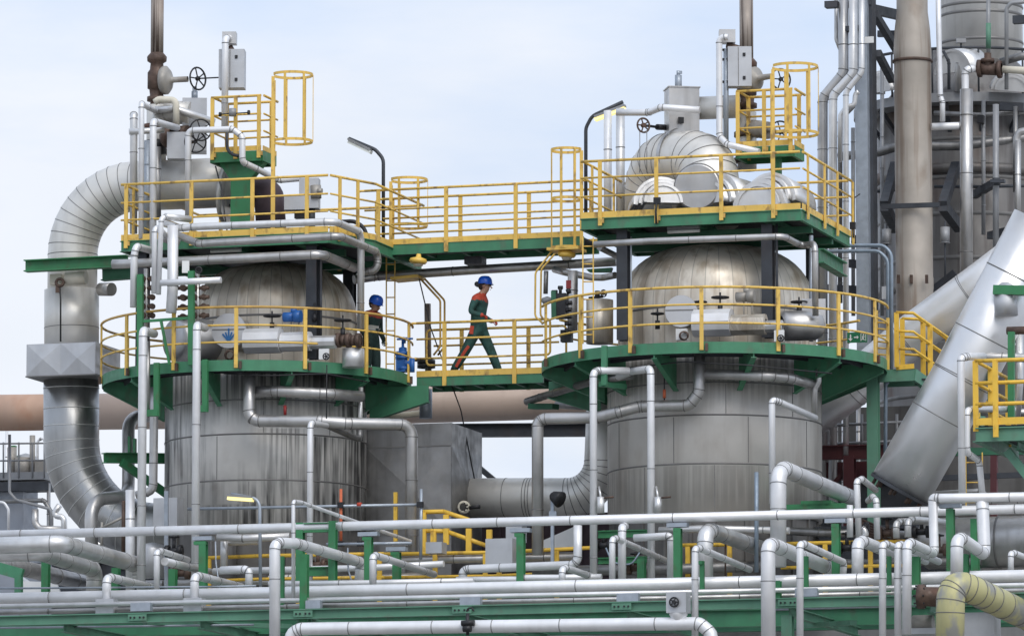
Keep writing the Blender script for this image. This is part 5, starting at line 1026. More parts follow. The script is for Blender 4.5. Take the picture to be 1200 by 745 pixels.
MB().box(P(1068, 660, -5.32, 'H'), .09, .03, .2).build('clamp', 'yellow_bright', t)
MB().bar(fa + UP * .06 - Vector((0, .03, 0)), fb + UP * .06 - Vector((0, .03, 0)), .012, .12).build('toe_board', 'yellow_bright', t)
pg = MB(); pg.bar(P(1141, 600, -3.9, 'H'), P(1141, 195, -3.9, 'H'), .11, .1); tag(pg.build('green_post', 'green_bright'), 'green post standing inside the yellow platform at the right edge', 'post')
tag(MB().bar(P(1045, 560, -2.9, 'H'), P(1045, 360, -2.9, 'H'), .1, .1).build('green_post', 'green_dark'), 'darker green post behind the yellow platform railing at the right edge', 'post')
pipe('H', 'tall slim white pipe between the silver sloping duct and the yellow platform', 8, [(1010, 308, -4.2), (930, 312, -5.5), (904, 318, -5.6), ('v', 960)], 'white_alu', name='downpipe', bend=.06)
pipe('H', 'shorter white pipe hooking down at the corner of the yellow platform', 7, [(1150, 558, -3.6), (970, 556, -5.0), (933, 562, -5.3), (933, 760, -5.3), (990, 800, -4.6), (1005, 960, -4.6)], 'white_alu', name='downpipe', bend=.1)
pipe('H', 'grey lagged pipe behind the yellow platform railing', 10, [(930, 312, -3.0), (1010, 312, -3.0), (1280, 318, -3.0)], 'dull_alu', name='side_pipe', seam=.5)
pipe('H', 'silver upright pipe at the right edge behind the green post', 9, [(1180, 180, -2.6), (1180, 420, -2.6), (1165, 600, -2.6)], 'alu', name='side_pipe', seam=.5)
pipe('H', 'grey pipe low inside the yellow platform at the right edge', 9, [(1000, 570, -2.4), (1280, 575, -2.4)], 'dull_alu', name='side_pipe', seam=.8)
tag(MB().tube(P(1120, 190, -3.4, 'H'), P(1280, 186, -3.4, 'H'), .07, 14).build('rusty_pipe', 'valve_brown'), 'rusty thin pipe crossing above the yellow platform at the right edge', 'pipe')
# maroon frame, plant behind the right side
t = thing('maroon_frame', 'dark red steel frame with brace behind the right tank', 'frame', P(1000, 600, 3.6))
q = MB(); q.ibeam(P(930, 531, 3.6), P(1080, 528, 3.6), .26, .16); q.build('beam', 'maroon', t); MB().ibeam(P(996, 640, 3.6), P(996, 534, 3.6), .22, .2, up=Vector((0, 1, 0))).build('column', 'maroon', t); MB().bar(P(972, 572, 3.65), P(992, 550, 3.65), .08, .08).build('brace', 'maroon', t)
MB().bar(P(940, 553, 4.2), P(1080, 550, 4.2), .5, .3).build('back_beam', 'maroon', t)
q = MB()
for y in (497, 519): q.tube(P(960, y + 2, 4.2), P(1065, y - 3, 4.2), .03, 8)
for x in (1010, 1051): q.tube(P(x, 525, 4.2), P(x, 485, 4.2), .03, 8)
tag(q.build('grey_railing', 'grey_steel'), 'thin grey pipe railing on the dark red frame', 'railing')
for k, (x, w_, m, Y) in enumerate(((978, 9, 'alu', 5.0), (990, 8, 'white_alu', 5.5), (1006, 6, 'dull_alu', 5.2))):
    pipe('0', ('leftmost', 'middle', 'rightmost')[k] + ' of three upright pipes behind the dark red frame', w_, [(x, 640, Y), (x, 470, Y)], m, name='back_pipe', seam=.8)
tag(MB().box(P(1050, 610, 6.5), 3.2, 1.6, 4.2).build('plant_building', 'skirt'), 'dark grey plant building behind the dark red frame at right', 'building')
tag(MB().box(P(1165, 545, 5.6), 2.6, .8, 4.6).build('plant_block', 'skirt'), 'dark plant block behind the lower silver duct at right', 'building')
for k, (x0, y0, x1, y1, w_) in enumerate(((1092, 530, 1200, 528, .14), (1100, 560, 1200, 556, .10), (1130, 520, 1130, 600, .12), (1165, 520, 1165, 610, .12))):
    tag(MB().bar(P(x0, y0, 3.0), P(x1, y1, 3.0), w_, w_).build('steel_beam', ('green_dark', 'dark_steel', 'dark_steel', 'maroon')[k]), ('upper dark green beam in the shade below the yellow platform', 'lower dark beam in the shade below the yellow platform', 'left dark upright in the shade below the yellow platform', 'dark red upright in the shade below the yellow platform')[k], 'beam')
for k, (y, d, m) in enumerate(((575, 7, 'dull_alu'), (588, 5, 'alu'))):
    pipe('0', ('grey hidden level pipe', 'slim pale level pipe')[k] + ' in the dark behind the lower silver duct', d, [(1088, y + 4, 2.4), (1150, y, 2.4), (1160, y + 12, 2.4), (1250, y + 10, 2.4)], m, name='level_pipe', seam=.6)
straight_ladder('small grey rung ladder in the shade behind the lower right pipes', '0', 1142, 530, 600, 1.4, .3)
# horizontal vessel lower right
t = thing('horizontal_vessel', 'large horizontal silver vessel at the lower right edge', 'vessel', P(1150, 665, -1.6)); a = P(1088, 637, -1.6); b = P(1320, 630, -1.6); b.z = a.z; q = MB(); ln = (b - a).length
q.lathe([(.001, -.22), (.2, -.2), (.36, -.12), (.45, 0), (.45, ln)], a, b - a, 48)
for k in range(5): q.lathe([(.452, .5 + .75 * k), (.462, .51 + .75 * k), (.462, .53 + .75 * k), (.452, .54 + .75 * k)], a, b - a, 48, m=1)
q.build('shell', ['dull_alu', 'seam_dark'], t)
for k in (.8, 2.4): MB().box(a + Vector((k, 0, -.6)), .15, .6, .5).build('saddle', 'green_dark', t)
# ================================================================== LEFT FAR PLANT
t = thing('distant_unit', 'small hazy plant unit with railed deck and corrugated leg at the far left', 'plant', P(20, 700, 10.0))
YL = 10.0
MB().bar(P(-30, 562, YL), P(64, 560, YL), 1.2, .16).build('deck', 'grey_steel', t); MB().box(P(10, 650, YL), .95, .8, 2.7).build('leg_block', 'corrugated', t)
q = MB()
for y in (520, 540): q.tube(P(-30, y, YL - .6), P(58, y - 1, YL - .6), .02, 6)
for x in (4, 22, 38, 52): q.tube(P(x, 560, YL - .6), P(x, 518, YL - .6), .02, 6)
q.build('railing', 'grey_steel', t)
q = MB(); q.tube(P(26, 560, YL), P(26, 536, YL), .16, 16); q.tube(P(14, 556, YL), P(14, 524, YL), .1, 12); q.tube(P(38, 560, YL), P(38, 510, YL), .06, 10); q.box(P(48, 548, YL), .2, .2, .3); q.build('machinery', 'valve_grey', t)
MB().bar(P(16, 560, YL + .2), P(16, 522, YL + .2), .1, .1).build('green_post', 'green_bright', t)
pipe('I', 'thin grey pipe sloping down right below the far left unit', 4, [(45, -200, 9), (45, 70, 9), (75, 105, 9), (240, 150, 9), (240, 270, 9)], 'grey_steel', name='far_pipe', seam=0)
pipe('I', 'grey elbow pipe under the far left unit', 9, [(165, 150, 9), (165, 215, 9), (185, 240, 9), (290, 245, 9)], 'dull_alu', name='far_pipe', seam=0)
pipe('I', 'light pipe with a bend standing right of the far left unit', 8, [(280, 130, 8.5), (245, 180, 8.5), (300, 185, 8.5), (302, 330, 8.5)], 'alu', name='far_pipe', seam=0)
pipe('I', 'thin white hoop pipe at the very left edge', 3.5, [(-30, 115, 6), (20, 118, 6), (40, 150, 6), (40, 270, 6)], 'white_alu', name='far_pipe', seam=0)
tag(MB().box(P(790, 180, -2.6, 'I'), .46, .35, .62).build('junction_cabinet', 'cabinet'), 'pale upright cabinet standing before the foot of the left drum', 'cabinet')
tag(MB().bar(P(780, 520, -3.0, 'I'), P(780, 65, -3.0, 'I'), .07, .05).build('strut_post', 'galv'), 'galvanised channel post in front of the pale upright cabinet', 'post')
tag(MB().lathe([(.01, 0), (.27, .0), (.27, .5), (.2, .6), (.01, .64)], P(712, 470, -2.4, 'I'), UP, 26).build('silo_pot', 'cabinet'), 'pale capped pot vessel low at the left behind the white rack pipes', 'vessel')
# ================================================================== FRONT PIPE RACK
rk = thing('pipe_rack', 'long green steel pipe rack crossing the whole bottom of the view', 'rack', Vector((0, -6, 0)))
ra = P(-40, 728, -7.6); rb = P(1240, 699, -7.6); zr = (ra.z + rb.z) / 2; ra.z += .0
MB().ibeam(ra, rb, .17, .14, .02).build('long_beam', 'green_pale', rk)
ra2 = P(-40, 738, -4.6); rb2 = P(1240, 718, -4.6); MB().ibeam(ra2, rb2, .30, .16, .02).build('long_beam', 'green', rk)  # rear beams' shading is put into darker greens than the front beam
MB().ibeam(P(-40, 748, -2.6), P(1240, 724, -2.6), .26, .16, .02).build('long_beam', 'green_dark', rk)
for px in (75, 235, 358, 545, 735, 925, 1090):
    a = P(px, 720, -7.5); 
    s_ = (a.x - ra.x) / (rb.x - ra.x); a.z = ra.z + (rb.z - ra.z) * s_ - .01; b = a + Vector((0, 4.8, 0)); MB().ibeam(a - UP * .12, b - UP * .12, .16, .12).build('cross_beam', 'green_pale', rk)
for px in (357, 923): 
    a = P(px, 712, -7.45); b = a.copy(); b.z = .0; MB().ibeam(b, a - UP * .12, .18, .18, up=Vector((0, 1, 0))).build('post', 'green_pale', rk)
    a = a + Vector((0, 4.9, 0)); b = a.copy(); b.z = 0; MB().ibeam(b, a - UP * .2, .18, .18, up=Vector((0, 1, 0))).build('post', 'green_dark', rk)
for x0, x1 in ((170, 340), (350, 540), (1000, 930), (560, 720)): MB().bar(P(x0, 722, -7.3) - UP * .1, P(x1, 730, -4.7) - UP * .05, .12, .08).build('plan_brace', 'green_pale', rk)
pipe('0', 'long straight white pipe crossing the picture in front of both tanks', 10.5, [(-40, 627.5, -5.0), (1255, 594.5, -5.0)], 'white_alu', name='rack_pipe', seam=1.5)
pipe('0', 'thickest long grey white pipe lying on the green rack', 13, [(-40, 702, -6.9), (1255, 673, -6.9)], 'white_alu', name='rack_pipe', seam=2.4)
pipe('0', 'thin long pipe lying just below the thickest rack pipe', 5.5, [(-40, 711, -7.5), (1255, 684, -7.5)], 'alu', name='rack_pipe', seam=0)
pipe('0', 'thin long pipe resting directly above the green rack beam', 5.5, [(-40, 718, -7.3), (1255, 690.5, -7.3)], 'dull_alu', name='rack_pipe', seam=2.2)
for i, (x0, x1, y) in enumerate(((155, 177, 711), (240, 262, 0), (541, 563, 704), (725, 748, 700), (934, 957, 694), (360, 376, 708))):
    if y: tag(MB().box(P((x0 + x1) / 2, y, -7.58), (x1 - x0) / 61, .14, .14).build('pipe_shoe', 'galv'), ('galvanised pipe shoe at the far left of the green rack', '', 'galvanised pipe shoe just right of the front pipe valve clamp', 'galvanised pipe shoe left of the boxed wheel valve on the rack', 'galvanised pipe shoe between the two right rack uprights', 'small galvanised pipe shoe beside the left doubled green posts')[i], 'shoe')
q = MB()
bt = [(336, 'v')]
pipe('0', 'front white pipe running low along the bottom edge with bends at both ends', 14, [(341, 790, -8.6), (341, 742, -8.6), (352, 736.5, -8.6), (820, 730, -8.6), (834, 742, -8.6), (834, 790, -8.6)], 'white_alu', name='front_pipe', bend=.16, seam=1.2)
t = thing('clamp_valve', 'little black clamp valve standing on the front white pipe', 'valve', P(547, 742, -8.7)); q = MB(); q.tube(P(548, 744, -8.7), P(548, 718, -8.7), .03, 8); q.tube(P(541, 730, -8.75), P(556, 729, -8.75), .05, 10); q.tube(P(543, 736, -8.75), P(552, 736, -8.75), .06, 10); q.torus(P(551, 716, -8.7), Vector((0, 1, 0)), .06, .016, 14, 6, 0, 0, math.pi); q.build('body', 'valve_black', t)
t = thing('boxed_valve', 'square pale box with a dark handwheel on a funnel above the front white pipe', 'valve', P(795, 728, -8.6)); c = P(795, 706, -8.6); MB().box(c, .34, .3, .34).build('box', 'cabinet', t); MB().wheel(c - Vector((.02, .2, 0)), Vector((0, 1, 0)), .075, .014).build('handwheel', 'valve_black', t)
q = MB(); q.lathe([(.08, -.32), (.1, -.28), (.15, -.2), (.15, -.16)], c, UP, 20); q.build('funnel', 'white_alu', t)
# uprights of the rack with arms running back
RK = [
 ('stout white rack upright with a long arm sloping back, left of centre', 'J', 12, [(88, 800, -8.2), (88, 322, -8.2), (105, 306, -8.1), (190, 310, -7.6), (492, 398, -3.6), (485, 500, -3.6)], .12),
 ('thin pale hoop pipe before the doubled green posts with a long sloping arm', 'J', 4.2, [(175, 570, -7.4), (175, 112, -7.4), (215, 118, -7.0), (725, 300, -1.6), (720, 312, -1.6), (640, 312, -1.8)], .06),
 ('slim white rack upright in front of the boxed valve with a grey arm running back', 'K', 7.3, [(858, 780, -8.3), (858, 336, -8.3), (880, 332, -8.1), (1115, 432, -4.6)], .06),
 ('widest white rack upright at right with a fat arm running back', 'L', 15.5, [(2, 800, -8.3), (0, 325, -8.3), (20, 315, -8.1), (300, 432, -4.3)], .14),
 ('slim white rack upright beside the widest one with an arm ending in a short drop', 'L', 7.6, [(150, 800, -8.3), (150, 315, -8.3), (170, 312, -8.1), (355, 398, -5.2), (352, 460, -5.2)], .07),
 ('short stout white rack upright with a thick arm, behind the slim ones at right', 'L', 13, [(420, 460, -6.6), (420, 312, -6.6), (445, 300, -6.3), (640, 380, -3.6)], .12),
 ('slim white rack upright third from the yellow lagged pipe, arm running back', 'L', 7.6, [(537, 800, -8.3), (537, 318, -8.3), (555, 312, -8.1), (740, 395, -5)], .07),
 ('slim white rack upright second from the yellow lagged pipe, cap bent straight back', 'L', 7.8, [(609, 800, -8.2), (609, 320, -8.2), (625, 315, -8.0), (800, 395, -5.2)], .06),
 ('white rack upright next to the yellow lagged pipe, arm rising to a high crossbar', 'L', 10, [(650, 735, -8.3), (652, 315, -8.3), (670, 306, -8.1), (780, 358, -6.4), (772, 95, -6.4), (800, 98, -6.4), (1280, 90, -6.4)], .11),
 ('silver crooked pipe standing on the yellow lagged pipe at right', 'L', 13.5, [(885, 480, -8.4), (885, 300, -8.4), (905, 286, -8.2), (1015, 362, -6.4), (1005, 120, -6.4), (1000, 112, -6.0)], .14),
 ('small white elbow pipe at the far right edge above the rack', 'L', 6.5, [(1138, 440, -6.6), (1138, 358, -6.6), (1155, 354, -6.4), (1280, 405, -4.4)], .06),
 ('white rack upright on a square shoe at far left with arm running back', 'I', 9.8, [(500, 580, -7.2), (500, 478, -7.2), (520, 470, -7), (722, 520, -3.8)], .09),
 ('white flared upright with a grey arm left of the left green bracket post', 'I', 7, [(735, 530, -6.2), (735, 352, -6.2), (755, 345, -6), (880, 386, -4)], .07),
 ('grey pipe arm with rounded end under the flared upright at left', 'I', 9, [(772, 394, -6), (1000, 448, -2.8)], .1),
 ('white rack upright on a square shoe left of centre with arm running back', 'I', 9.6, [(912, 575, -7.2), (912, 470, -7.2), (932, 463, -7), (1130, 515, -3.9)], .09),
 ('small white goosenecked pipe right of the left green bracket post', 'I', 8.5, [(1040, 434, -5.6), (1150, 430, -6), (1168, 440, -6), (1166, 520, -6)], .09),
 ('upper of two thick silver pipes entering from the left edge and bending back', 'I', 19, [(-60, 322, -7.4), (290, 310, -7.4), (640, 408, -3.2), (640, 480, -3.2)], .2),
 ('lower of two thick silver pipes entering from the left edge and bending back', 'I', 19, [(-60, 358, -6.6), (190, 352, -6.6), (445, 432, -3.2), (440, 540, -3.2)], .2),
 ('thick dark grey pipe sloping down from the left edge behind the silver pair', 'I', 19, [(-60, 390, -4.4), (190, 445, -2.0), (420, 500, .6)], .2),
 ('slim white upright with grey arm between the goalpost legs', 'K', 7, [(470, 490, -6), (470, 292, -6), (488, 286, -5.8), (725, 392, -2.6)], .07),
 ('plain white upright just right of the slim one between the goalpost legs', 'K', 9, [(516, 490, -5.4), (516, 236, -5.4), (530, 228, -5.0)], .08),
 ('tiny white elbow with grey arm lying on the thickest rack pipe at centre', 'K', 7.5, [(235, 490, -6.6), (235, 432, -6.6), (252, 424, -6.4), (390, 470, -4.6)], .08),
 ('white pipe with a short level arm and drop in front of the right tank foot', 'K', 8.4, [(572, 284, -4.4), (735, 274, -4.4), (745, 290, -4.4), (743, 480, -4.4)], .08),
 ('fat grey pipe with an elbow sloping back before the right drum foot', 'K', 18, [(905, 480, -5.2), (905, 270, -5.2), (930, 250, -4.9), (1260, 366, -1.2)], .2),
 ('tall fat pale pipe with elbow sloping back to a green support at right', 'L', 18, [(48, 420, -4.6), (48, -10, -4.6), (75, -40, -4.2), (400, 100, -.6)], .22),
 ('white pipe dropping and turning level to the left at centre', 'K', 9.6, [(308, 225, -4.4), (308, 385, -4.4), (285, 410, -4.4), (-205, 430, -4.4), (-230, 440, -4.4), (-230, 490, -4.4)], .12),
 ('grey level pipe passing behind the fat elbow before the right drum foot', 'K', 8, [(690, 248, -2.6), (900, 240, -2.6), (1300, 250, -2.6)], .1),
 ('slanting open white channel pipe right of the green bracket posts at centre', 'J', 8, [(548, 500, -6.4), (548, 375, -6.4), (562, 366, -6.2), (835, 455, -3.0)], .06),
 ('white level pipe lying behind the thickest rack pipe at centre', 'J', 6.5, [(60, 500, -5.2), (540, 494, -5.2), (1020, 484, -5.2)], .06),
 ('pale bluish level pipe behind the slanting channel at centre', 'J', 7.5, [(-200, 440, -3.4), (520, 424, -3.4), (880, 405, -3.4)], .06),
 ('crooked white pipe lying on the rack left of the tiny white elbow', 'K', 7, [(-260, 480, -5), (30, 478, -5), (60, 470, -5), (200, 470, -5), (420, 466, -5)], .06),
 ('left one of three short uprights below the cut end of the silver duct', 'L', 7, [(384, 280, -4.6), (384, 130, -4.6)], .06),
 ('middle hooked one of three uprights below the cut end of the silver duct', 'L', 7, [(426, 285, -4.4), (416, 20, -4.4), (440, 8, -4.2), (505, 60, -3.2)], .07),
 ('right hooked one of three uprights below the cut end of the silver duct', 'L', 7, [(512, 290, -4.2), (508, 110, -4.2), (490, 90, -4.0), (470, 110, -3.6)], .07),
 ('left of two hooked grey pipes before the horizontal silver vessel', 'L', 7.5, [(602, 285, -3.6), (600, 220, -3.6), (620, 205, -3.4), (800, 205, -2.6)], .09),
 ('right of two hooked grey pipes before the horizontal silver vessel', 'L', 7.5, [(656, 280, -4.2), (656, 210, -4.2), (675, 195, -4), (830, 212, -2.9)], .09),
]
for lab, f, d, pts, bd in RK:
    grey = ('grey' in lab and 'white' not in lab) or 'thick silver' in lab
    pipe(f, lab, d, pts, ('dull_alu' if 'dark' in lab else 'alu') if grey else 'white_alu', name='rack_pipe' if 'upright' not in lab else 'rack_upright', bend=bd, seam=.95)
for f, x, y, lab in (('I', 500, 605, 'square white shoe under the far left rack upright'), ('I', 912, 600, 'square white shoe under the rack upright left of centre')):
    tag(MB().box(P(x, y, -7.3, f), .33, .22, .25).build('pipe_shoe', 'cabinet'), lab, 'shoe')
# green pipe stools
def stool(label, f, x, y0, y1, Y, w=.13, cap=0, saddle=False, m='green_bright'):
    a = P(x, y1, Y, f); b = P(x, y0, Y, f); b.x = a.x; t = thing('pipe_stool', label, 'support', a, 'green pipe support posts on the rack'); MB().ibeam(a, b, w, w, .014, up=Vector((0, 1, 0))).build('post', m, t)
    if cap: MB().bar(b - Vector((cap, 0, .03)), b + Vector((cap * .4, 0, -.03)), .14, .06).build('cap', m, t)
    if saddle: MB().box(b + UP * .05, .36, .16, .07).build('saddle', 'galv', t)
for lab, f, x, y0, y1, Y, cap, sd in (
 ('green support post at the far left behind the two thick silver pipes', 'I', 214, 385, 560, -4.6, 0, 0), ('small green support post beside the yellow posts at far left', 'I', 543, 425, 560, -3.2, 0, 0),
 ('green bracket post carrying the long white pipe at left', 'I', 952, 300, 545, -5.0, .16, 1), ('short green support post under the flared upright at left', 'I', 810, 430, 560, -3.4, 0, 0),
 ('left tall post of the doubled green frame', 'J', 207, 213, 530, -5.0, 0, 0), ('right tall post of the doubled green frame', 'J', 360, 205, 530, -5.1, 0, 0),
 ('slim green post just right of the stout white upright', 'J', 122, 370, 615, -7.3, 0, 0), ('front green post before the doubled green frame', 'J', 226, 360, 690, -7.5, .04, 0),
 ('wide green bracket post carrying the long white pipe right of the doubled frame', 'J', 528, 280, 520, -5.0, .1, 1), ('small green bracket post with grey saddle at centre', 'J', 660, 350, 490, -4.0, .1, 1),
 ('green post with side hook left of the goalpost pipe', 'K', 42, 262, 500, -5.0, .1, 1), ('bright green post with saddle carrying the long white pipe before the right tank', 'K', 778, 238, 490, -5.0, .04, 1),
 ('green post right of the slim upright before the boxed valve', 'K', 892, 392, 575, -7.2, .05, 0), ('tiny green post between the goalpost legs', 'K', 608, 380, 490, -3.6, 0, 0),
 ('green post carrying the long white pipe right of the fat pale pipe', 'L', 320, 218, 470, -5.0, .06, 1), ('tall green post under the high crossbar at right', 'L', 858, 148, 455, -6.2, .03, 1), ('green post under the long white pipe at the right of the crossbar', 'L', 972, 195, 455, -4.9, .04, 0),
 ('short green post behind the second slim upright at right', 'L', 180, 370, 570, -7.3, 0, 0), ('short green post behind the third slim upright from the yellow pipe', 'L', 569, 370, 560, -7.3, 0, 0), ('short green post next to the yellow lagged pipe', 'L', 695, 372, 560, -7.3, 0, 0), ('stubby green post at the widest white upright', 'L', 43, 485, 575, -7.4, .03, 0), ('short green post behind the crooked silver pipe at right', 'L', 922, 360, 490, -7.2, 0, 0)):
    stool(lab, f, x, y0, y1, Y, .13 if 'slim' not in lab else .07, cap, sd)
tag(MB().ibeam(P(225, 237, -5.05, 'J'), P(342, 234, -5.05, 'J'), .17, .1).build('cross_member', 'green_bright'), 'upper green cross member joining the doubled green posts', 'beam'); tag(MB().ibeam(P(225, 442, -5.05, 'J'), P(342, 440, -5.05, 'J'), .16, .1).build('cross_member', 'green_bright'), 'lower green cross member joining the doubled green posts', 'beam')
tag(MB().ibeam(P(405, 268, -3.0, 'K'), P(632, 262, -3.0, 'K'), .13, .1).build('cross_member', 'green_bright'), 'upper green beam between the goalpost legs before the right tank', 'beam')
tag(MB().ibeam(P(405, 392, -3.0, 'K'), P(632, 385, -3.0, 'K'), .11, .1).build('cross_member', 'green_bright'), 'lower green beam between the goalpost legs before the right tank', 'beam')
t = thing('pipe_bracket', 'green plate bracket under the fat sloping pipe right of the right drum', 'bracket', P(250, 150, -1.4, 'L')); MB().box(P(240, 128, -1.6, 'L'), .55, .5, .1).build('plate', 'green_bright', t); MB().box(P(240, 144, -1.5, 'L'), 1.1, .7, .09).build('base', 'green_bright', t)
q = MB(); q.bar(P(-20, 420, -5, 'I'), P(105, 455, -5, 'I'), .1, .2); q.bar(P(88, 455, -5, 'I'), P(88, 540, -5, 'I'), .12, .12); tag(q.build('bent_bracket', 'green'), 'dark green bent bracket at the bottom left corner', 'bracket')
# old yellow lagged pipe
t = thing('lagged_pipe', 'thick stained pale yellow lagged pipe with a wide elbow at the lower right', 'pipe', P(1112, 760, -9.4))
pp = pts_of('L', [(850, 880, -9.4), (856, 560, -9.4), (885, 500, -9.3), (960, 528, -9.1), (1300, 690, -6.6)]); q = pipe_mb(pp, 15 / SC, bend=.26, na=4, n=32, seam=.42, sh=.006, sw=.014); q.build('lagging', ['old_yellow', 'seam_dark'], t)
q = MB(); a = P(705, 558, -8.8, 'L'); b = P(815, 560, -8.8, 'L'); q.lathe([(.001, 0), (.2, .0), (.2, .1), (.16, .12), (.16, (b - a).length)], a, b - a, 28); q.build('rusty_branch', 'valve_brown', t)
for k in range(8): an = k * math.pi / 4; v = Vector((-.02, .17 * math.cos(an), .17 * math.sin(an))); MB().tube(a + v - Vector((.03, 0, 0)), a + v + Vector((.15, 0, 0)), .018, 6).build('bolt', 'valve_black', t)
tag(MB().box(P(990, 715, -7.2, 'L'), .62, .5, .55).build('pump_housing', 'cabinet'), 'pale box under the yellow lagged pipe at the lower right', 'box')
t = thing('pump_motor', 'dark dirty little motor on a ledge left of the yellow lagged pipe', 'machine', P(725, 720, -7, 'L')); q = MB(); q.tube(P(680, 685, -7, 'L'), P(775, 682, -7, 'L'), .14, 16); q.build('motor', 'valve_grey', t); MB().box(P(725, 722, -7, 'L'), .5, .3, .1).build('base', 'cabinet', t)
# ================================================================== BACK LAYERS AT THE FOOT OF THE TANKS
def back_rail(label, f, pts, posts, Y, m='yellow_bright', hs=(0,), ph=30):
    p = pts_of(f, pts); t = thing('yellow_railing', label, 'railing', p[0])
    MB().sweep(p, .035, 8).build('handrail', m, t); MB().sweep([x - UP * .42 for x in p], .03, 8).build('mid_rail', m, t)
    for x, y in posts: a = P(x, y, Y, f); MB().box(a - UP * .45, .08, .05, .95).build('post', m, t)
back_rail('yellow railing low behind the rack at the left drum foot', 'I', [(950, 378, -2.2), (1210, 368, -2.2), (1800, 358, -2.2)], [(980, 378), (1400, 366), (1780, 360)], -2.2)
back_rail('yellow railing low behind the rack in the middle', 'J', [(600, 360, -2.0), (1110, 352, -2.0), (1570, 330, -2.0)], [(840, 358), (1075, 356), (1140, 354), (1410, 345)], -2.0)
back_rail('yellow railing behind the rack left of the fat elbow pipe', 'K', [(795, 318, -2.0), (1060, 314, -2.0), (1230, 312, -2.0)], [(824, 320), (1020, 318)], -2.0)
back_rail('yellow railing low behind the right rack uprights', 'L', [(60, 312, -2.4), (300, 306, -2.4), (660, 300, -2.4)], [(268, 310), (480, 306), (640, 304)], -2.4)
t = thing('yellow_stair', 'yellow low stair rail with thick posts in front of the big grey housing', 'stair', P(900, 320, -1.4, 'J'))
for a, b in (((780, 162), (880, 160)), ((880, 160), (1000, 200)), ((780, 250), (890, 252)), ((890, 252), (1080, 320))): MB().tube(P(*a, -1.4, 'J'), P(*b, -1.4, 'J'), .04, 8).build('handrail', 'yellow_bright', t)
for x, y0, y1 in ((785, 165, 350), (832, 255, 310), (892, 175, 315), (998, 240, 350), (1094, 245, 300)): MB().bar(P(x, y1, -1.42, 'J'), P(x, y0, -1.42, 'J'), .1, .06).build('post', 'yellow_bright', t)
for lab, f, x, y, w_, h_, Y in (('left pale cabinet by the yellow stair at centre', 'J', 845, 332, .3, .2, -2.4), ('right pale cabinet by the yellow stair at centre', 'J', 1150, 350, .5, .46, -2.6), ('white box right of the centre railing', 'K', 20, 250, .3, .42, -1.8)):
    tag(MB().box(P(x, y, Y, f), w_, .3, h_).build('electric_box', 'cabinet'), lab, 'box')
tag(MB().bar(P(655, 300, -1.2, 'J'), P(655, 70, -1.2, 'J'), .07, .05).build('yellow_post', 'yellow_bright'), 'slim yellow post standing before the big grey housing', 'post')
t = thing('scaffold', 'scaffold tubes with one orange standard before the left drum', 'scaffold', P(398, 320, -2.7, 'J'))
MB().tube(P(398, 310, -2.7, 'J'), P(398, 55, -2.7, 'J'), .028, 10).build('standard', 'orange_pipe', t); MB().tube(P(772, 385, -2.7, 'J'), P(775, 55, -2.7, 'J'), .03, 10).build('standard', 'galv', t)
MB().tube(P(-320, 148, -2.7, 'J'), P(770, 128, -2.7, 'J'), .028, 10).build('ledger', 'galv', t); MB().tube(P(330, 314, -2.75, 'J'), P(730, 308, -2.75, 'J'), .03, 10).build('ledger', 'galv', t)
for x, y in ((398, 130), (770, 128), (490, 312), (398, 312)): MB().box(P(x, y, -2.72, 'J'), .1, .1, .1).build('coupler', 'valve_black', t)
MB().tube(P(475, 128, -2.7, 'J'), P(495, 128, -2.7, 'J'), .04, 10).build('red_band', 'orange', t)
t = thing('scaffold', 'small scaffold tubes with a rusty standard at the left of the left drum foot', 'scaffold', P(577, 340, -2.2, 'I')); MB().tube(P(577, 350, -2.2, 'I'), P(579, 110, -2.2, 'I'), .035, 10).build('standard', 'valve_brown', t); MB().tube(P(475, 330, -2.2, 'I'), P(478, 210, -2.2, 'I'), .025, 8).build('standard', 'valve_grey', t); MB().tube(P(470, 240, -2.2, 'I'), P(580, 185, -2.2, 'I'), .025, 8).build('ledger', 'valve_grey', t)
pipe('I', 'slim capped white standpipe in front of the ringed duct foot', 10.5, [(610, 560, -3.3), (610, 60, -3.3)], 'white_alu', name='standpipe', seam=.8)
for lab, f, d, pts, m in (
 ('rusty grey level pipe at the foot of the left drum', 'J', 9, [(-180, 280, -2.6), (-60, 285, -2.6), (160, 276, -2.6)], 'alu'),
 ('brownish dirty level pipe low behind the left rack uprights', 'I', 12, [(840, 470, -1.6), (1000, 480, -1.6), (1500, 470, -1.6)], 'dark_alu'),
 ('grey level pipe low behind the rack at left', 'I', 9, [(640, 500, -1.8), (1300, 490, -1.8), (2000, 462, -1.8)], 'dull_alu'),
 ('dark level pipe across the feet of the tanks at centre', 'J', 11, [(560, 395, -1.9), (800, 385, -1.9), (1500, 372, -1.9)], 'dull_alu'),
 ('dark level pipe low between the goalpost legs and the fat elbow', 'K', 12, [(100, 440, -2.2), (700, 432, -2.2), (1180, 415, -2.2)], 'dark_alu'),
 ('grey level pipe behind the right rack uprights', 'L', 9, [(-40, 245, -1.6), (240, 260, -1.6), (700, 270, -1.6)], 'dark_alu'),
 ('grey level pipe low behind the right rack uprights', 'L', 9, [(20, 405, -2.0), (500, 400, -2.0), (1000, 392, -2.0)], 'dark_alu'),
 ('upright silver pipe at the foot of the left drum', 'I', 9, [(1050, 420, -2.4), (1052, 280, -2.4)], 'alu'),
 ('short silver pipe stub right of the small goosenecked pipe', 'I', 13, [(1060, 296, -2.3), (1210, 290, -2.3)], 'alu'),
 ('hooked pale pipe at the feet of the right rack uprights', 'L', 7.5, [(450, 290, -3.2), (462, 255, -3.2), (440, 240, -3.2)], 'alu')):
    pipe(f, lab, d, pts, m, name='level_pipe', seam=.9)
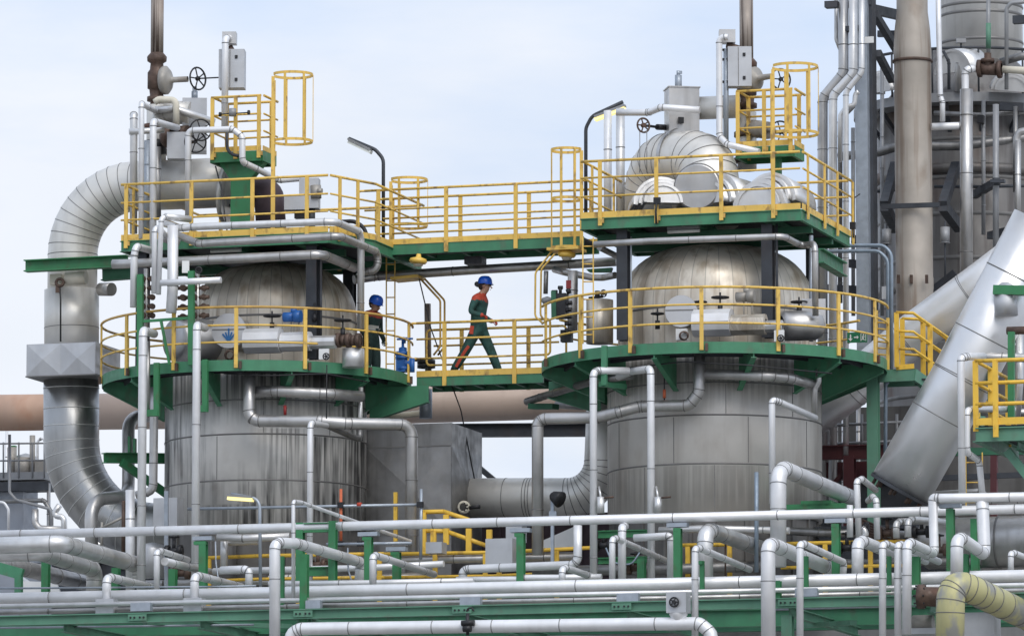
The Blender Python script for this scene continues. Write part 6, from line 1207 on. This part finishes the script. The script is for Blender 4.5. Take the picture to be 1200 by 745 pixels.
# dark machinery skid rows behind (things you can make out between the pipes)
for i, (lab, x, y, w_, h_, Y, m) in enumerate((
 ('dark pump skid at the far left foot of the ringed duct', 190, 690, 1.5, .8, 1.8, 'dark_steel'), ('dark steel plinth beam under the left drum', 330, 716, 3.2, .5, -1.3, 'dark_steel'), ('dark steel plinth beam under the big grey housing', 545, 712, 2.6, .55, -.6, 'dark_steel'),
 ('dark steel plinth beam under the right drum', 830, 706, 4.2, .5, -1.4, 'dark_steel'), ('dark machine block under the cut silver duct end', 1040, 655, 2.4, 1.1, .2, 'dark_steel'), ('dark grey block wall under the horizontal silver vessel', 1140, 690, 3.2, .5, -.8, 'dark_steel'))):
    q = MB(); c = P(x, y, Y); q.box(c, w_, .5, h_); q.bar(c + Vector((-w_ / 2 - .05, -.3, h_ / 2)), c + Vector((w_ / 2 + .05, -.3, h_ / 2)), .14, .07); q.bar(c + Vector((-w_ / 2 - .05, -.3, -h_ / 2)), c + Vector((w_ / 2 + .05, -.3, -h_ / 2)), .14, .07)
    for k in range(4): q.bar(c + Vector((-w_ / 2 + w_ * (k + .5) / 4, -.27, -h_ / 2)), c + Vector((-w_ / 2 + w_ * (k + .5) / 4, -.27, h_ / 2)), .05, .05)
    tag(q.build('machine_block', m), lab, 'machine')
GV = 'small rusty valves at the tank feet'
for i, (f, x, y, Y) in enumerate((('K', 430, 320, -2.6), ('K', 580, 425, -2.8), ('L', 430, 240, -2.6), ('L', 560, 262, -2.4), ('L', 720, 255, -2.6), ('L', 800, 340, -3.0), ('L', 370, 330, -2.6), ('J', 290, 410, -3.0), ('I', 815, 345, -3.2), ('I', 850, 450, -2.5))):
    c = P(x, y, Y, f); t = thing('small_valve', 'small dark valve with stem among the pipes, ' + ('between the goalpost legs, upper one', 'between the goalpost legs, lower one', 'below the cut duct end, leftmost', 'below the cut duct end, middle', 'left of the silver vessel head', 'under the crossbar arm at right', 'beside the green post at right', 'between the doubled green posts', 'beside the pale pot vessel', 'under the left green bracket post')[i], 'valve', c)
    q = MB(); q.tube(c - Vector((.17, 0, 0)), c + Vector((.17, 0, 0)), .06, 12); hflange(q, c - Vector((.12, 0, 0)), .11, Vector((1, 0, 0))); hflange(q, c + Vector((.12, 0, 0)), .11, Vector((1, 0, 0))); q.tube(c, c + UP * .24, .035, 8); q.build('body', 'valve_brown' if i % 2 else 'valve_black', t); MB().wheel(c + UP * .25, UP, .09, .014).build('handwheel', 'valve_black', t)
t = thing('ribbed_cooler', 'row of rusty parallel tubes fanning below the cut duct end', 'cooler', P(560, 250, -1.8, 'L'))
for k in range(7): MB().tube(P(440 + 4 * k, 200 + 14 * k, -2.2, 'L'), P(620 + 4 * k, 270 + 10 * k, -1.2, 'L'), .025, 8).build('tube', 'valve_brown', t)
for i, (x, lab) in enumerate(((662, 'left'), (729, 'right'))):
    f = 'O'; c = P(x * 4 - 2400 + 40, 720, -3.4, 'O')
    t = thing('steam_trap', 'small grey strainer pot strapped to the ' + lab + ' leg of the white goalpost pipe', 'instrument', P((704 if i == 0 else 771), 600, -3.5)); x_ = 704 if i == 0 else 771
    MB().tube(P(x_, 601, -3.5), P(x_, 582, -3.5), .065, 14).build('pot', 'alu', t); MB().tube(P(x_, 582, -3.5), P(x_ - 2, 570, -3.4), .02, 8).build('neck', 'alu', t); MB().tube(P(x_ + 4, 583, -3.5), P(x_ + 15, 582, -3.5), .018, 8).build('stem', 'valve_brown', t)
wire('O', 'short galvanised conduit post before the right drum', 5, [(1146, 1080, -3.0), (1146, 612, -3.0)], 'galv_blue', 'conduit_post', 'post')

mat('orange_dark', (.30, .045, .03), .8, 0, .2, 12)
# thin lines and fittings among the rack pipes
for lab, f, d, pts, m in (
 ('thin cable line clipped above the thickest rack pipe at left', 'I', 2.2, [(0, 520, -6.2), (1000, 512, -6.2), (1200, 508, -6.2)], 'galv'),
 ('thin tracing tube dropping by the left green bracket post', 'I', 1.8, [(1010, 300, -4.2), (1012, 400, -4.2), (1030, 520, -4.6)], 'galv'),
 ('thin tracing tube hanging right of the doubled green posts', 'J', 1.8, [(430, 330, -4.4), (432, 430, -4.4), (452, 500, -4.6)], 'galv'),
 ('thin blue air hose looping between the goalpost legs', 'K', 2, [(440, 330, -3.2), (470, 400, -3.2), (560, 410, -3.2), (600, 350, -3.2)], 'galv_blue'),
 ('thin black cable draped along the right rack uprights', 'L', 1.8, [(40, 470, -6.8), (300, 480, -6.8), (620, 466, -6.8), (760, 462, -6.8)], 'cable'),
 ('thin conduit running under the green rack beam at right', 'L', 2.4, [(20, 620, -7.0), (700, 600, -7.0)], 'galv'),
 ('thin conduit running under the green rack beam at left', 'I', 2.4, [(0, 705, -7.0), (1190, 690, -7.0)], 'galv'),
 ('thin brown tube rising beside the fat elbow pipe', 'K', 2, [(1000, 470, -4.0), (1000, 300, -4.0), (1030, 280, -3.6)], 'valve_brown')):
    wire(f, lab, d, pts, m, 'tracing_tube' if m != 'cable' else 'cable', 'tube' if m != 'cable' else 'cable', bend=.15)
# bolted splices of the rack beam, hoops and fittings of the far unit
for px in (163, 357, 543, 730, 925, 1090):
    a = P(px, 720, -7.6); a.z = ra.z + (rb.z - ra.z) * (a.x - ra.x) / (rb.x - ra.x); MB().box(a - Vector((0, .085, 0)), .34, .014, .11).build('splice_plate', 'green_pale', rk)
    q = MB()
    for dx in (-.12, -.05, .05, .12): q.tube(a + Vector((dx, -.112, .0)), a + Vector((dx, -.09, .0)), .017, 8)
    q.build('splice_bolts', 'valve_black', rk)
t = thing('far_tank', 'small domed grey tank with hoops on the far left railed deck', 'tank', P(30, 560, 10.4)); q = MB(); q.lathe([(.26, 0), (.26, .36), (.2, .46), (.001, .52)], P(30, 560, 10.4), UP, 24); q.build('shell', 'dull_alu', t); MB().torus(P(30, 545, 10.4), UP, .265, .015, 24, 6).build('hoop', 'seam_dark', t)
for lab, d, pts, m in (('thin white standpipe on the far left deck', 4, [(8, 640, 10.8), (8, 505, 10.8)], 'white_alu'), ('white looped vent pipe on the far left deck', 3.5, [(44, 560, 10.6), (44, 516, 10.6), (52, 512, 10.6), (54, 530, 10.6)], 'white_alu'),
    ('slim grey leg pipe under the far left deck', 5, [(57, 690, 9.4), (57, 566, 9.4)], 'dull_alu'), ('black level pipe under the far left deck', 6, [(-30, 588, 9.2), (52, 586, 9.2), (60, 600, 9.2), (60, 640, 9.2)], 'dark_alu'), ('pale fat level pipe behind the far left leg block', 10, [(-30, 640, 8.6), (90, 636, 8.6), (140, 640, 8.6)], 'alu'), ('slanting thin pipe behind the left rack corner', 5, [(0, 660, 5), (60, 700, 5), (110, 712, 5)], 'alu')):
    pipe('0', lab, d, pts, m, name='far_pipe', seam=.8)
q = MB(); q.bar(P(-30, 572, 9.6), P(62, 570, 9.6), .5, .18); tag(q.build('deck_beam', 'dark_steel'), 'dark beam under the far left railed deck', 'beam')

# added dark blocks standing for shade in the rack gaps, and a plant wall
def back_block(lab, name, x, ytop, ybot, w_, Y, m, cat='machine'):
    a = P(x, ytop, Y); b = P(x, ybot, Y); c = (a + b) / 2; h = a.z - b.z; q = MB(); q.box(c, w_, .7, h)
    for sg in (-1, 1): q.bar(c + Vector((-w_ / 2 - .04, -.37, sg * h * .46)), c + Vector((w_ / 2 + .04, -.37, sg * h * .46)), .08, .09)
    n = max(2, int(w_ / .8))
    for k in range(n + 1): x_ = -w_ / 2 + w_ * k / n; q.bar(c + Vector((x_, -.37, -h / 2)), c + Vector((x_, -.37, h / 2)), .06, .06, up=Vector((0, 1, 0)))
    return tag(q.build(name, m), lab, cat)
back_block('added dark shade block behind the rack between the left drum and the big grey housing', 'shade_block', 470, 640, 742, 3.0, 4.0, 'dark_steel')
back_block('added dark shade block under the beige ringed duct between the two tanks', 'shade_block', 640, 604, 742, 3.2, 4.0, 'purple_lag')
back_block('added dark shade block at the foot of the ringed duct on the left', 'shade_block', 150, 655, 742, 2.8, 4.4, 'dark_steel')
back_block('weathered grey plant wall low behind the thick left pipes', 'plant_wall', 30, 655, 745, 3.6, 7.0, 'corrugated', 'wall')
back_block('added dark shade block behind the cut silver duct end at right', 'shade_block', 1010, 560, 742, 2.6, 6.0, 'dark_steel')
tag(MB().prism([P(636, 633, .6), P(672, 617, .6), P(674, 640, .6), P(636, 643, .6)], Vector((0, .03, 0))).build('metal_sheet', 'white_paint'), 'loose pale sheet of metal leaning under the beige duct at centre', 'sheet')
tag(MB().prism([P(20, 680, 1.0), P(66, 682, 1.0), P(72, 698, 1.0), P(16, 700, 1.0)], Vector((0, .05, 0))).build('metal_sheet', 'white_paint'), 'pale metal sheet lying low behind the left green bracket corner', 'sheet')
# more pipework in front of the tower and beside the grey column
for lab, f, d, pts, m in (
 ('thin dark pipe rising just left of the rusty standing pipe', 'G', 5, [(535, 760, 6.6), (535, -400, 6.6)], 'grey_steel'),
 ('dark slim pipe seen between the cranked pipes and the grey column', 'G', 6, [(338, 700, 5.2), (338, -160, 5.2), (420, -240, 5.2)], 'dark_alu'),
 ('grey slim pipe right behind the slimmest cranked pipe', 'G', 5, [(400, 760, 5.6), (398, -120, 5.6)], 'grey_steel'),
 ('thick dark vertical pipe in the shade under the tower gallery', 'F', 10, [(930, 440, 6.2), (930, 1000, 6.2)], 'dark_alu'),
 ('slim vertical pipe under the gallery at the right edge', 'F', 6, [(1160, 500, 6.3), (1160, 900, 6.3)], 'dark_alu'),
 ('slim dark vertical pipe under the gallery left of the hooked edge pipe', 'F', 5, [(1010, 470, 6.3), (1010, 1100, 6.3)], 'grey_steel'),
 ('level dark pipe ringing the tower high under the gallery', 'F', 6, [(780, 530, 6.7), (1000, 540, 6.6), (1260, 520, 6.6)], 'dark_alu'),
 ('level thin pipe across the tower beside the right bracket frame', 'G', 4, [(780, 155, 6.9), (1000, 155, 6.9), (1260, 150, 6.9)], 'dark_steel'),
 ('level thin pipe across the tower behind the left bracket frame', 'G', 4, [(430, 185, 6.6), (600, 170, 6.8)], 'dark_steel'),
 ('short fat nozzle stub on the tower above the gallery', 'F', 16, [(905, 430, 6.8), (905, 290, 6.8), (935, 250, 6.8)], 'dull_alu'),
 ('upright thin pipe with hook between the thin standpipe and the gallery nozzle', 'F', 4, [(848, 420, 6.4), (848, 290, 6.4), (822, 240, 6.4)], 'dark_steel'),
 ('silver slim pipe behind the wide grey steel column near the exit sign', 'G', 7, [(310, 900, 4.6), (310, 560, 4.6)], 'white_alu'),
 ('silver fat pipe stub behind the railing left of the exit sign', 'G', 9, [(255, 900, 4.2), (255, 560, 4.2)], 'alu')):
    pipe(f, lab, d, pts, m, name='tower_pipe', seam=.8, bend=.15)
for lab, f, bars, Y, m in (
 ('dark cross beam left of the grey column level with the walkway railing', 'G', [((265, 632), (432, 640))], 4.8, 'dark_steel'), ('short dark beam at the corner of the right top platform by the grey column', 'G', [((395, 402), (435, 404))], 4.8, 'dark_steel'),
 ('dark beam low left of the grey column', 'G', [((380, 515), (432, 520))], 4.8, 'dark_steel'), ('small dark frame hanging under the right part of the gallery', 'F', [((1090, 500), (1200, 506))], 6.4, 'dark_steel'),
 ('dark stub angle under the tower gallery beside the bright Z shaped pipe', 'F', [((985, 560), (1012, 560))], 6.2, 'valve_black'), ('dark round landing edge at the top right corner of the tower', 'F', [((1150, 95), (1260, 90))], 6.6, 'dark_steel'),
 ('dark sloping brace low in front of the tower by the white sloping duct', 'G', [((780, 640), (880, 560))], 6.6, 'dark_steel')):
    q = MB()
    for a, b in bars: q.bar(P(*a, Y, f), P(*b, Y, f), .16, .15)
    tag(q.build('steel_beam', m), lab, 'beam')
half_shell('dark weathered lagging shell left of the rusty pipe at the tower shoulder', P(1043, 108, 7.2), Vector((.6, 1, .15)), .42, .5, 0, 180, 2)
half_shell('crumpled pale lagging shells hanging above the gallery at the right edge', P(1184, 108, 7.0), Vector((-.3, 1, .2)), .40, .5, 0, 170, 2)
tag(MB().ibeam(P(240, 478, -.6, 'G'), P(350, 545, 1.6, 'G'), .26, .18, .02).build('green_beam', 'green'), 'green beam end jutting right under the right top platform', 'beam')
# loose conduits and cables along the decks
for lab, f, d, pts, m in (
 ('thin black cable sagging below the left round walkway edge', 'N', 1.6, [(-150, 150, -2.7), (60, 160, -2.6), (330, 150, -2.4), (520, 190, -1.6)], 'cable'),
 ('thin black cable looping under the right round walkway edge', 'O', 1.6, [(500, 130, -2.7), (800, 95, -2.9), (1100, 110, -2.9), (1500, 150, -2.2)], 'cable'),
 ('thin grey conduit running up the left support post of the right dome', 'E', 2.2, [(318, 960, -1.6), (318, 470, -1.6)], 'galv'),
 ('black cable drooping from the left top platform rail beside the pedestal', 'B', 1.8, [(610, 140, -1.1), (640, 250, -1.3), (655, 380, -1.4), (664, 440, -1.4)], 'cable'),
 ('thin cable hanging in a loop between the tower and the conduits', 'G', 1.5, [(395, 215, 2.2), (430, 190, 3.8)], 'cable')):
    wire(f, lab, d, pts, m, 'cable', 'cable', bend=.3)
handwheel_things = (('black handwheel valve on top of the left dome collar behind the railing', 'Q', 1000, 300, -1.75, 8, 360), ('black handwheel valve low left of the plain manhole cover on the right tank', 'T', 420, 300, -1.9, 7, 350), ('black handwheel valve between the cladded nozzle line and the right dome', 'T', 560, 262, -1.9, 7, 310))
for lab, f, x, y, Y, r_, yf in handwheel_things:
    t = thing('wheel_valve', lab, 'valve', P(x, yf, Y, f)); handwheel(t, f, x, y, Y, r_, yf)

# ================================================================== PEOPLE
def person(label, base, heading, J, hand_mat, stripe=None, chest=True, look=(1, 0, 0), band=None):
    fx = Vector((math.cos(heading), math.sin(heading), 0)); sx = Vector((-fx.y, fx.x, 0))
    W = lambda p: base + fx * p[0] + sx * p[1] + UP * p[2]
    names = list(J); V = []; Rd = []; E = []; idx = {}
    def add(n, p, r): idx[n] = len(V); V.append(W(p)); Rd.append(r if isinstance(r, tuple) else (r, r))
    RADI = {'pelvis': (.15, .125), 'waist': (.145, .115), 'chest': (.17, .125), 'upper': (.15, .11), 'neck': .062, 'jaw': .075, 'head': .098, 'crown': .08,
            'sh': .082, 'el': .064, 'wr': .046, 'hand': .046, 'hip': .118, 'kn': .092, 'an': .076, 'heel': .05, 'toe': .042}
    for n in names: add(n, J[n], RADI[n.split('_')[0]])
    ch = [('pelvis', 'waist'), ('waist', 'chest'), ('chest', 'upper'), ('upper', 'neck'), ('neck', 'jaw'), ('jaw', 'head'), ('head', 'crown')]
    for s in 'RL': ch += [('upper', 'sh_' + s), ('sh_' + s, 'el_' + s), ('el_' + s, 'wr_' + s), ('wr_' + s, 'hand_' + s), ('pelvis', 'hip_' + s), ('hip_' + s, 'kn_' + s), ('kn_' + s, 'an_' + s), ('an_' + s, 'toe_' + s)]
    E = [(idx[a], idx[b]) for a, b in ch]
    me = bpy.data.meshes.new('skeleton'); me.from_pydata([v[:] for v in V], E, []); ob = bpy.data.objects.new('skeleton', me); COL.objects.link(ob)
    ob.modifiers.new('skin', 'SKIN'); sk = me.skin_vertices[0].data if me.skin_vertices else None
    if sk is None:
        bpy.context.view_layer.objects.active = ob; bpy.context.view_layer.update(); sk = me.skin_vertices[0].data
    for i, r in enumerate(Rd): sk[i].radius = r; sk[i].use_root = (i == idx['pelvis'])
    ss = ob.modifiers.new('sub', 'SUBSURF'); ss.levels = 2; ss.render_levels = 2
    dg = bpy.context.evaluated_depsgraph_get(); ev = ob.evaluated_get(dg); m2 = bpy.data.meshes.new_from_object(ev)
    q = MB(); q.v = [v.co.copy() for v in m2.vertices]
    def seg_d(p, a, b):
        ab = b - a; t = max(0, min(1, (p - a).dot(ab) / max(ab.length_squared, 1e-9))); return (p - a - ab * t).length
    head_c = W(J['head']); neck_c = W(J['neck']); j = {n: W(J[n]) for n in names}
    for f in m2.polygons:
        c = f.center; m = 0
        if min((c - j['hand_R']).length, (c - j['hand_L']).length) < .075: m = 1
        elif min((c - j['toe_R']).length, (c - j['toe_L']).length, (c - j['an_R']).length - .03, (c - j['an_L']).length - .03) < .075 and c.z < base.z + .2: m = 3
        elif c.z > neck_c.z - .005 and (c - head_c).length < .24: m = 2
        elif chest and c.z > j['sh_R'].z - .035 and seg_d(c, j['upper'], j['sh_R']) < .17 or chest and c.z > j['sh_R'].z - .035 and seg_d(c, j['upper'], j['sh_L']) < .17: m = 4
        elif band and band[0] < c.z - base.z < band[1] and seg_d(c, j['waist'], j['chest']) < .2: m = 5
        q.face(tuple(f.vertices), m, True)
    # fingers closed into the same body mesh
    for s in 'RL':
        h = j['hand_' + s]; d = (h - j['wr_' + s]).normalized(); side = d.cross(UP).normalized() if abs(d.z) < .9 else sx; nrm = side.cross(d)
        for k in range(4):
            o = h + side * (.024 * (k - 1.5)) + d * .015; ln = (.032, .038, .036, .028)[k]
            q.sweep([o, o + d * ln, o + d * (ln * 1.5) - nrm * ln * .9, o + d * ln * .9 - nrm * ln * 1.7], .011, 6, 1, rs=[.012, .011, .010, .008])
        sgn = 1 if s == 'R' else -1; o = h - d * .02 + side * .03 * -sgn
        q.sweep([o, o + d * .03 - side * .02 * sgn - nrm * .012, o + d * .055 - side * .015 * sgn - nrm * .03], .012, 6, 1, rs=[.014, .012, .009])
    # nose
    lk = (fx * look[0] + sx * look[1] + UP * look[2]).normalized(); ls = UP.cross(lk).normalized(); lu = lk.cross(ls)
    q.sweep([head_c + lk * .085 - lu * .005, head_c + lk * .122 - lu * .04, head_c + lk * .10 - lu * .05], .014, 8, 2, rs=[.010, .018, .010])
    for sg in (-1, 1): q.sweep([head_c + ls * .085 * sg - lu * .01, head_c + ls * .105 * sg - lu * .02 - lk * .015], .025, 8, 2)
    bpy.data.objects.remove(ob); bpy.data.meshes.remove(m2)
    root = thing('person', label, 'person', base)
    q.build('body', ['coverall' if stripe else 'coverall_dark', hand_mat, 'skin', 'boot', ('orange' if stripe else 'orange_dark') if chest else 'coverall', 'reflective'], root, origin=base)
    hc = head_c + lu * .03 - lk * .012; hm = MB(); b0 = len(hm.v)
    hm.lathe([(.135, .005), (.138, .03), (.132, .075), (.112, .12), (.075, .15), (.001, .162)], hc, lu, 28)
    n = 18; vis = []
    for i in range(n + 1):
        a = -1.25 + 2.5 * i / n; vis.append((hc + lk * (.13 * math.cos(a)) + ls * (.13 * math.sin(a)) + lu * .01, hc + lk * (.13 * math.cos(a) + .032 * math.cos(a * .9)) + ls * (.136 * math.sin(a)) - lu * .002))
    for (a, b), (c_, d_) in zip(vis, vis[1:]):
        k = len(hm.v); hm.v += [a, b, d_, c_]; hm.face((k, k + 1, k + 2, k + 3)); hm.v += [v - lu * .008 for v in (a, b, d_, c_)]; hm.face((k + 7, k + 6, k + 5, k + 4)); hm.face((k + 1, k + 5, k + 6, k + 2))
    hm.build('helmet', 'helmet_blue', root)
    hr = MB(); hr.lathe([(.001, -.115), (.06, -.10), (.095, -.04), (.10, .015)], hc - lk * .042, lu, 20); hr.build('hair', 'hair', root)
    for sg in (-1, 1): e = MB(); e.lathe([(.001, -.012), (.012, 0), (.001, .012)], head_c + lk * .092 + ls * .034 * sg + lu * .004, lk, 8); e.build('eye', 'valve_black', root)
    mt = MB(); mt.bar(head_c + lk * .093 - lu * .078 - ls * .022, head_c + lk * .093 - lu * .078 + ls * .022, .006, .008); mt.build('mouth', 'orange', root)
    if stripe:
        for pts, w_ in stripe:
            pth = [W(p) for p in pts]; st = MB()
            for a, b in zip(pth, pth[1:]): st.bar(a, b, .012, w_, up=fx)
            st.build('leg_stripe', 'orange', root)
    return root, j, hc, lk, ls, lu
b1 = P(561, 437.5, .98); b1.z = w1a.lerp(w1b, .5).z - .01
J1 = {'pelvis': (-.01, 0, .90), 'waist': (-.01, 0, 1.05), 'chest': (0, 0, 1.25), 'upper': (.03, 0, 1.42), 'neck': (.07, 0, 1.53), 'jaw': (.125, 0, 1.585), 'head': (.13, 0, 1.66), 'crown': (.12, 0, 1.72),
      'sh_R': (.0, -.18, 1.42), 'el_R': (-.09, -.25, 1.17), 'wr_R': (.10, -.24, 1.12), 'hand_R': (.17, -.235, 1.10), 'sh_L': (.05, .18, 1.42), 'el_L': (-.02, .24, 1.17), 'wr_L': (.16, .2, 1.06), 'hand_L': (.23, .19, 1.04),
      'hip_R': (-.03, -.10, .84), 'kn_R': (-.23, -.12, .47), 'an_R': (-.46, -.12, .14), 'toe_R': (-.36, -.12, .03), 'hip_L': (.04, .10, .84), 'kn_L': (.22, .11, .46), 'an_L': (.37, .11, .09), 'toe_L': (.52, .11, .05)}
r1_, j1, hc, lk, ls, lu = person('person in green coverall with orange shoulders and blue helmet striding across the footbridge', b1, 0.0, {k: (v[0] * 1.02, v[1] * 1.0, v[2] * (1.045 if k[:2] not in ('an', 'to') else 1)) for k, v in J1.items()}, 'orange',
    stripe=[([(-.13, -.205, .60), (-.23, -.20, .47), (-.38, -.19, .22)], .055), ([(-.06, -.22, .97), (-.08, -.215, .82)], .075)])
q = MB(); q.tube(hc - lk * .13 + ls * -.05, hc - lk * .13 + ls * -.09, .05, 14); q.build('ear_muff', 'valve_black', r1_); q = MB(); q.lathe([(.001, -.05), (.045, -.02), (.045, .02), (.001, .05)], hc - lk * .15, UP, 12); q.build('hair_bun', 'hair', r1_)
b2 = P(434, 447, 1.05); b2.z = cPL.z - .06
J2 = {'pelvis': (0, 0, .86), 'waist': (.02, 0, 1.0), 'chest': (.03, 0, 1.18), 'upper': (.05, 0, 1.32), 'neck': (.08, 0, 1.42), 'jaw': (.135, 0, 1.46), 'head': (.13, 0, 1.53), 'crown': (.11, 0, 1.59),
      'sh_R': (.04, -.18, 1.32), 'el_R': (-.02, -.24, 1.07), 'wr_R': (.10, -.22, .88), 'hand_R': (.14, -.21, .81), 'sh_L': (.05, .18, 1.32), 'el_L': (.0, .25, 1.07), 'wr_L': (.12, .22, .90), 'hand_L': (.17, .2, .83),
      'hip_R': (0, -.10, .80), 'kn_R': (.03, -.11, .44), 'an_R': (-.02, -.11, .09), 'toe_R': (.12, -.12, .05), 'hip_L': (0, .10, .80), 'kn_L': (.05, .11, .44), 'an_L': (.03, .11, .09), 'toe_L': (.17, .12, .05)}
person('person in dark coverall with blue helmet standing behind the left walkway railing looking down', b2, R(-25), {k: (v[0], v[1], v[2] * (.965 if k[:2] not in ('an', 'to') else 1)) for k, v in J2.items()}, 'coverall_dark', chest=True, look=(1, 0, -.35), band=(1.02, 1.07))
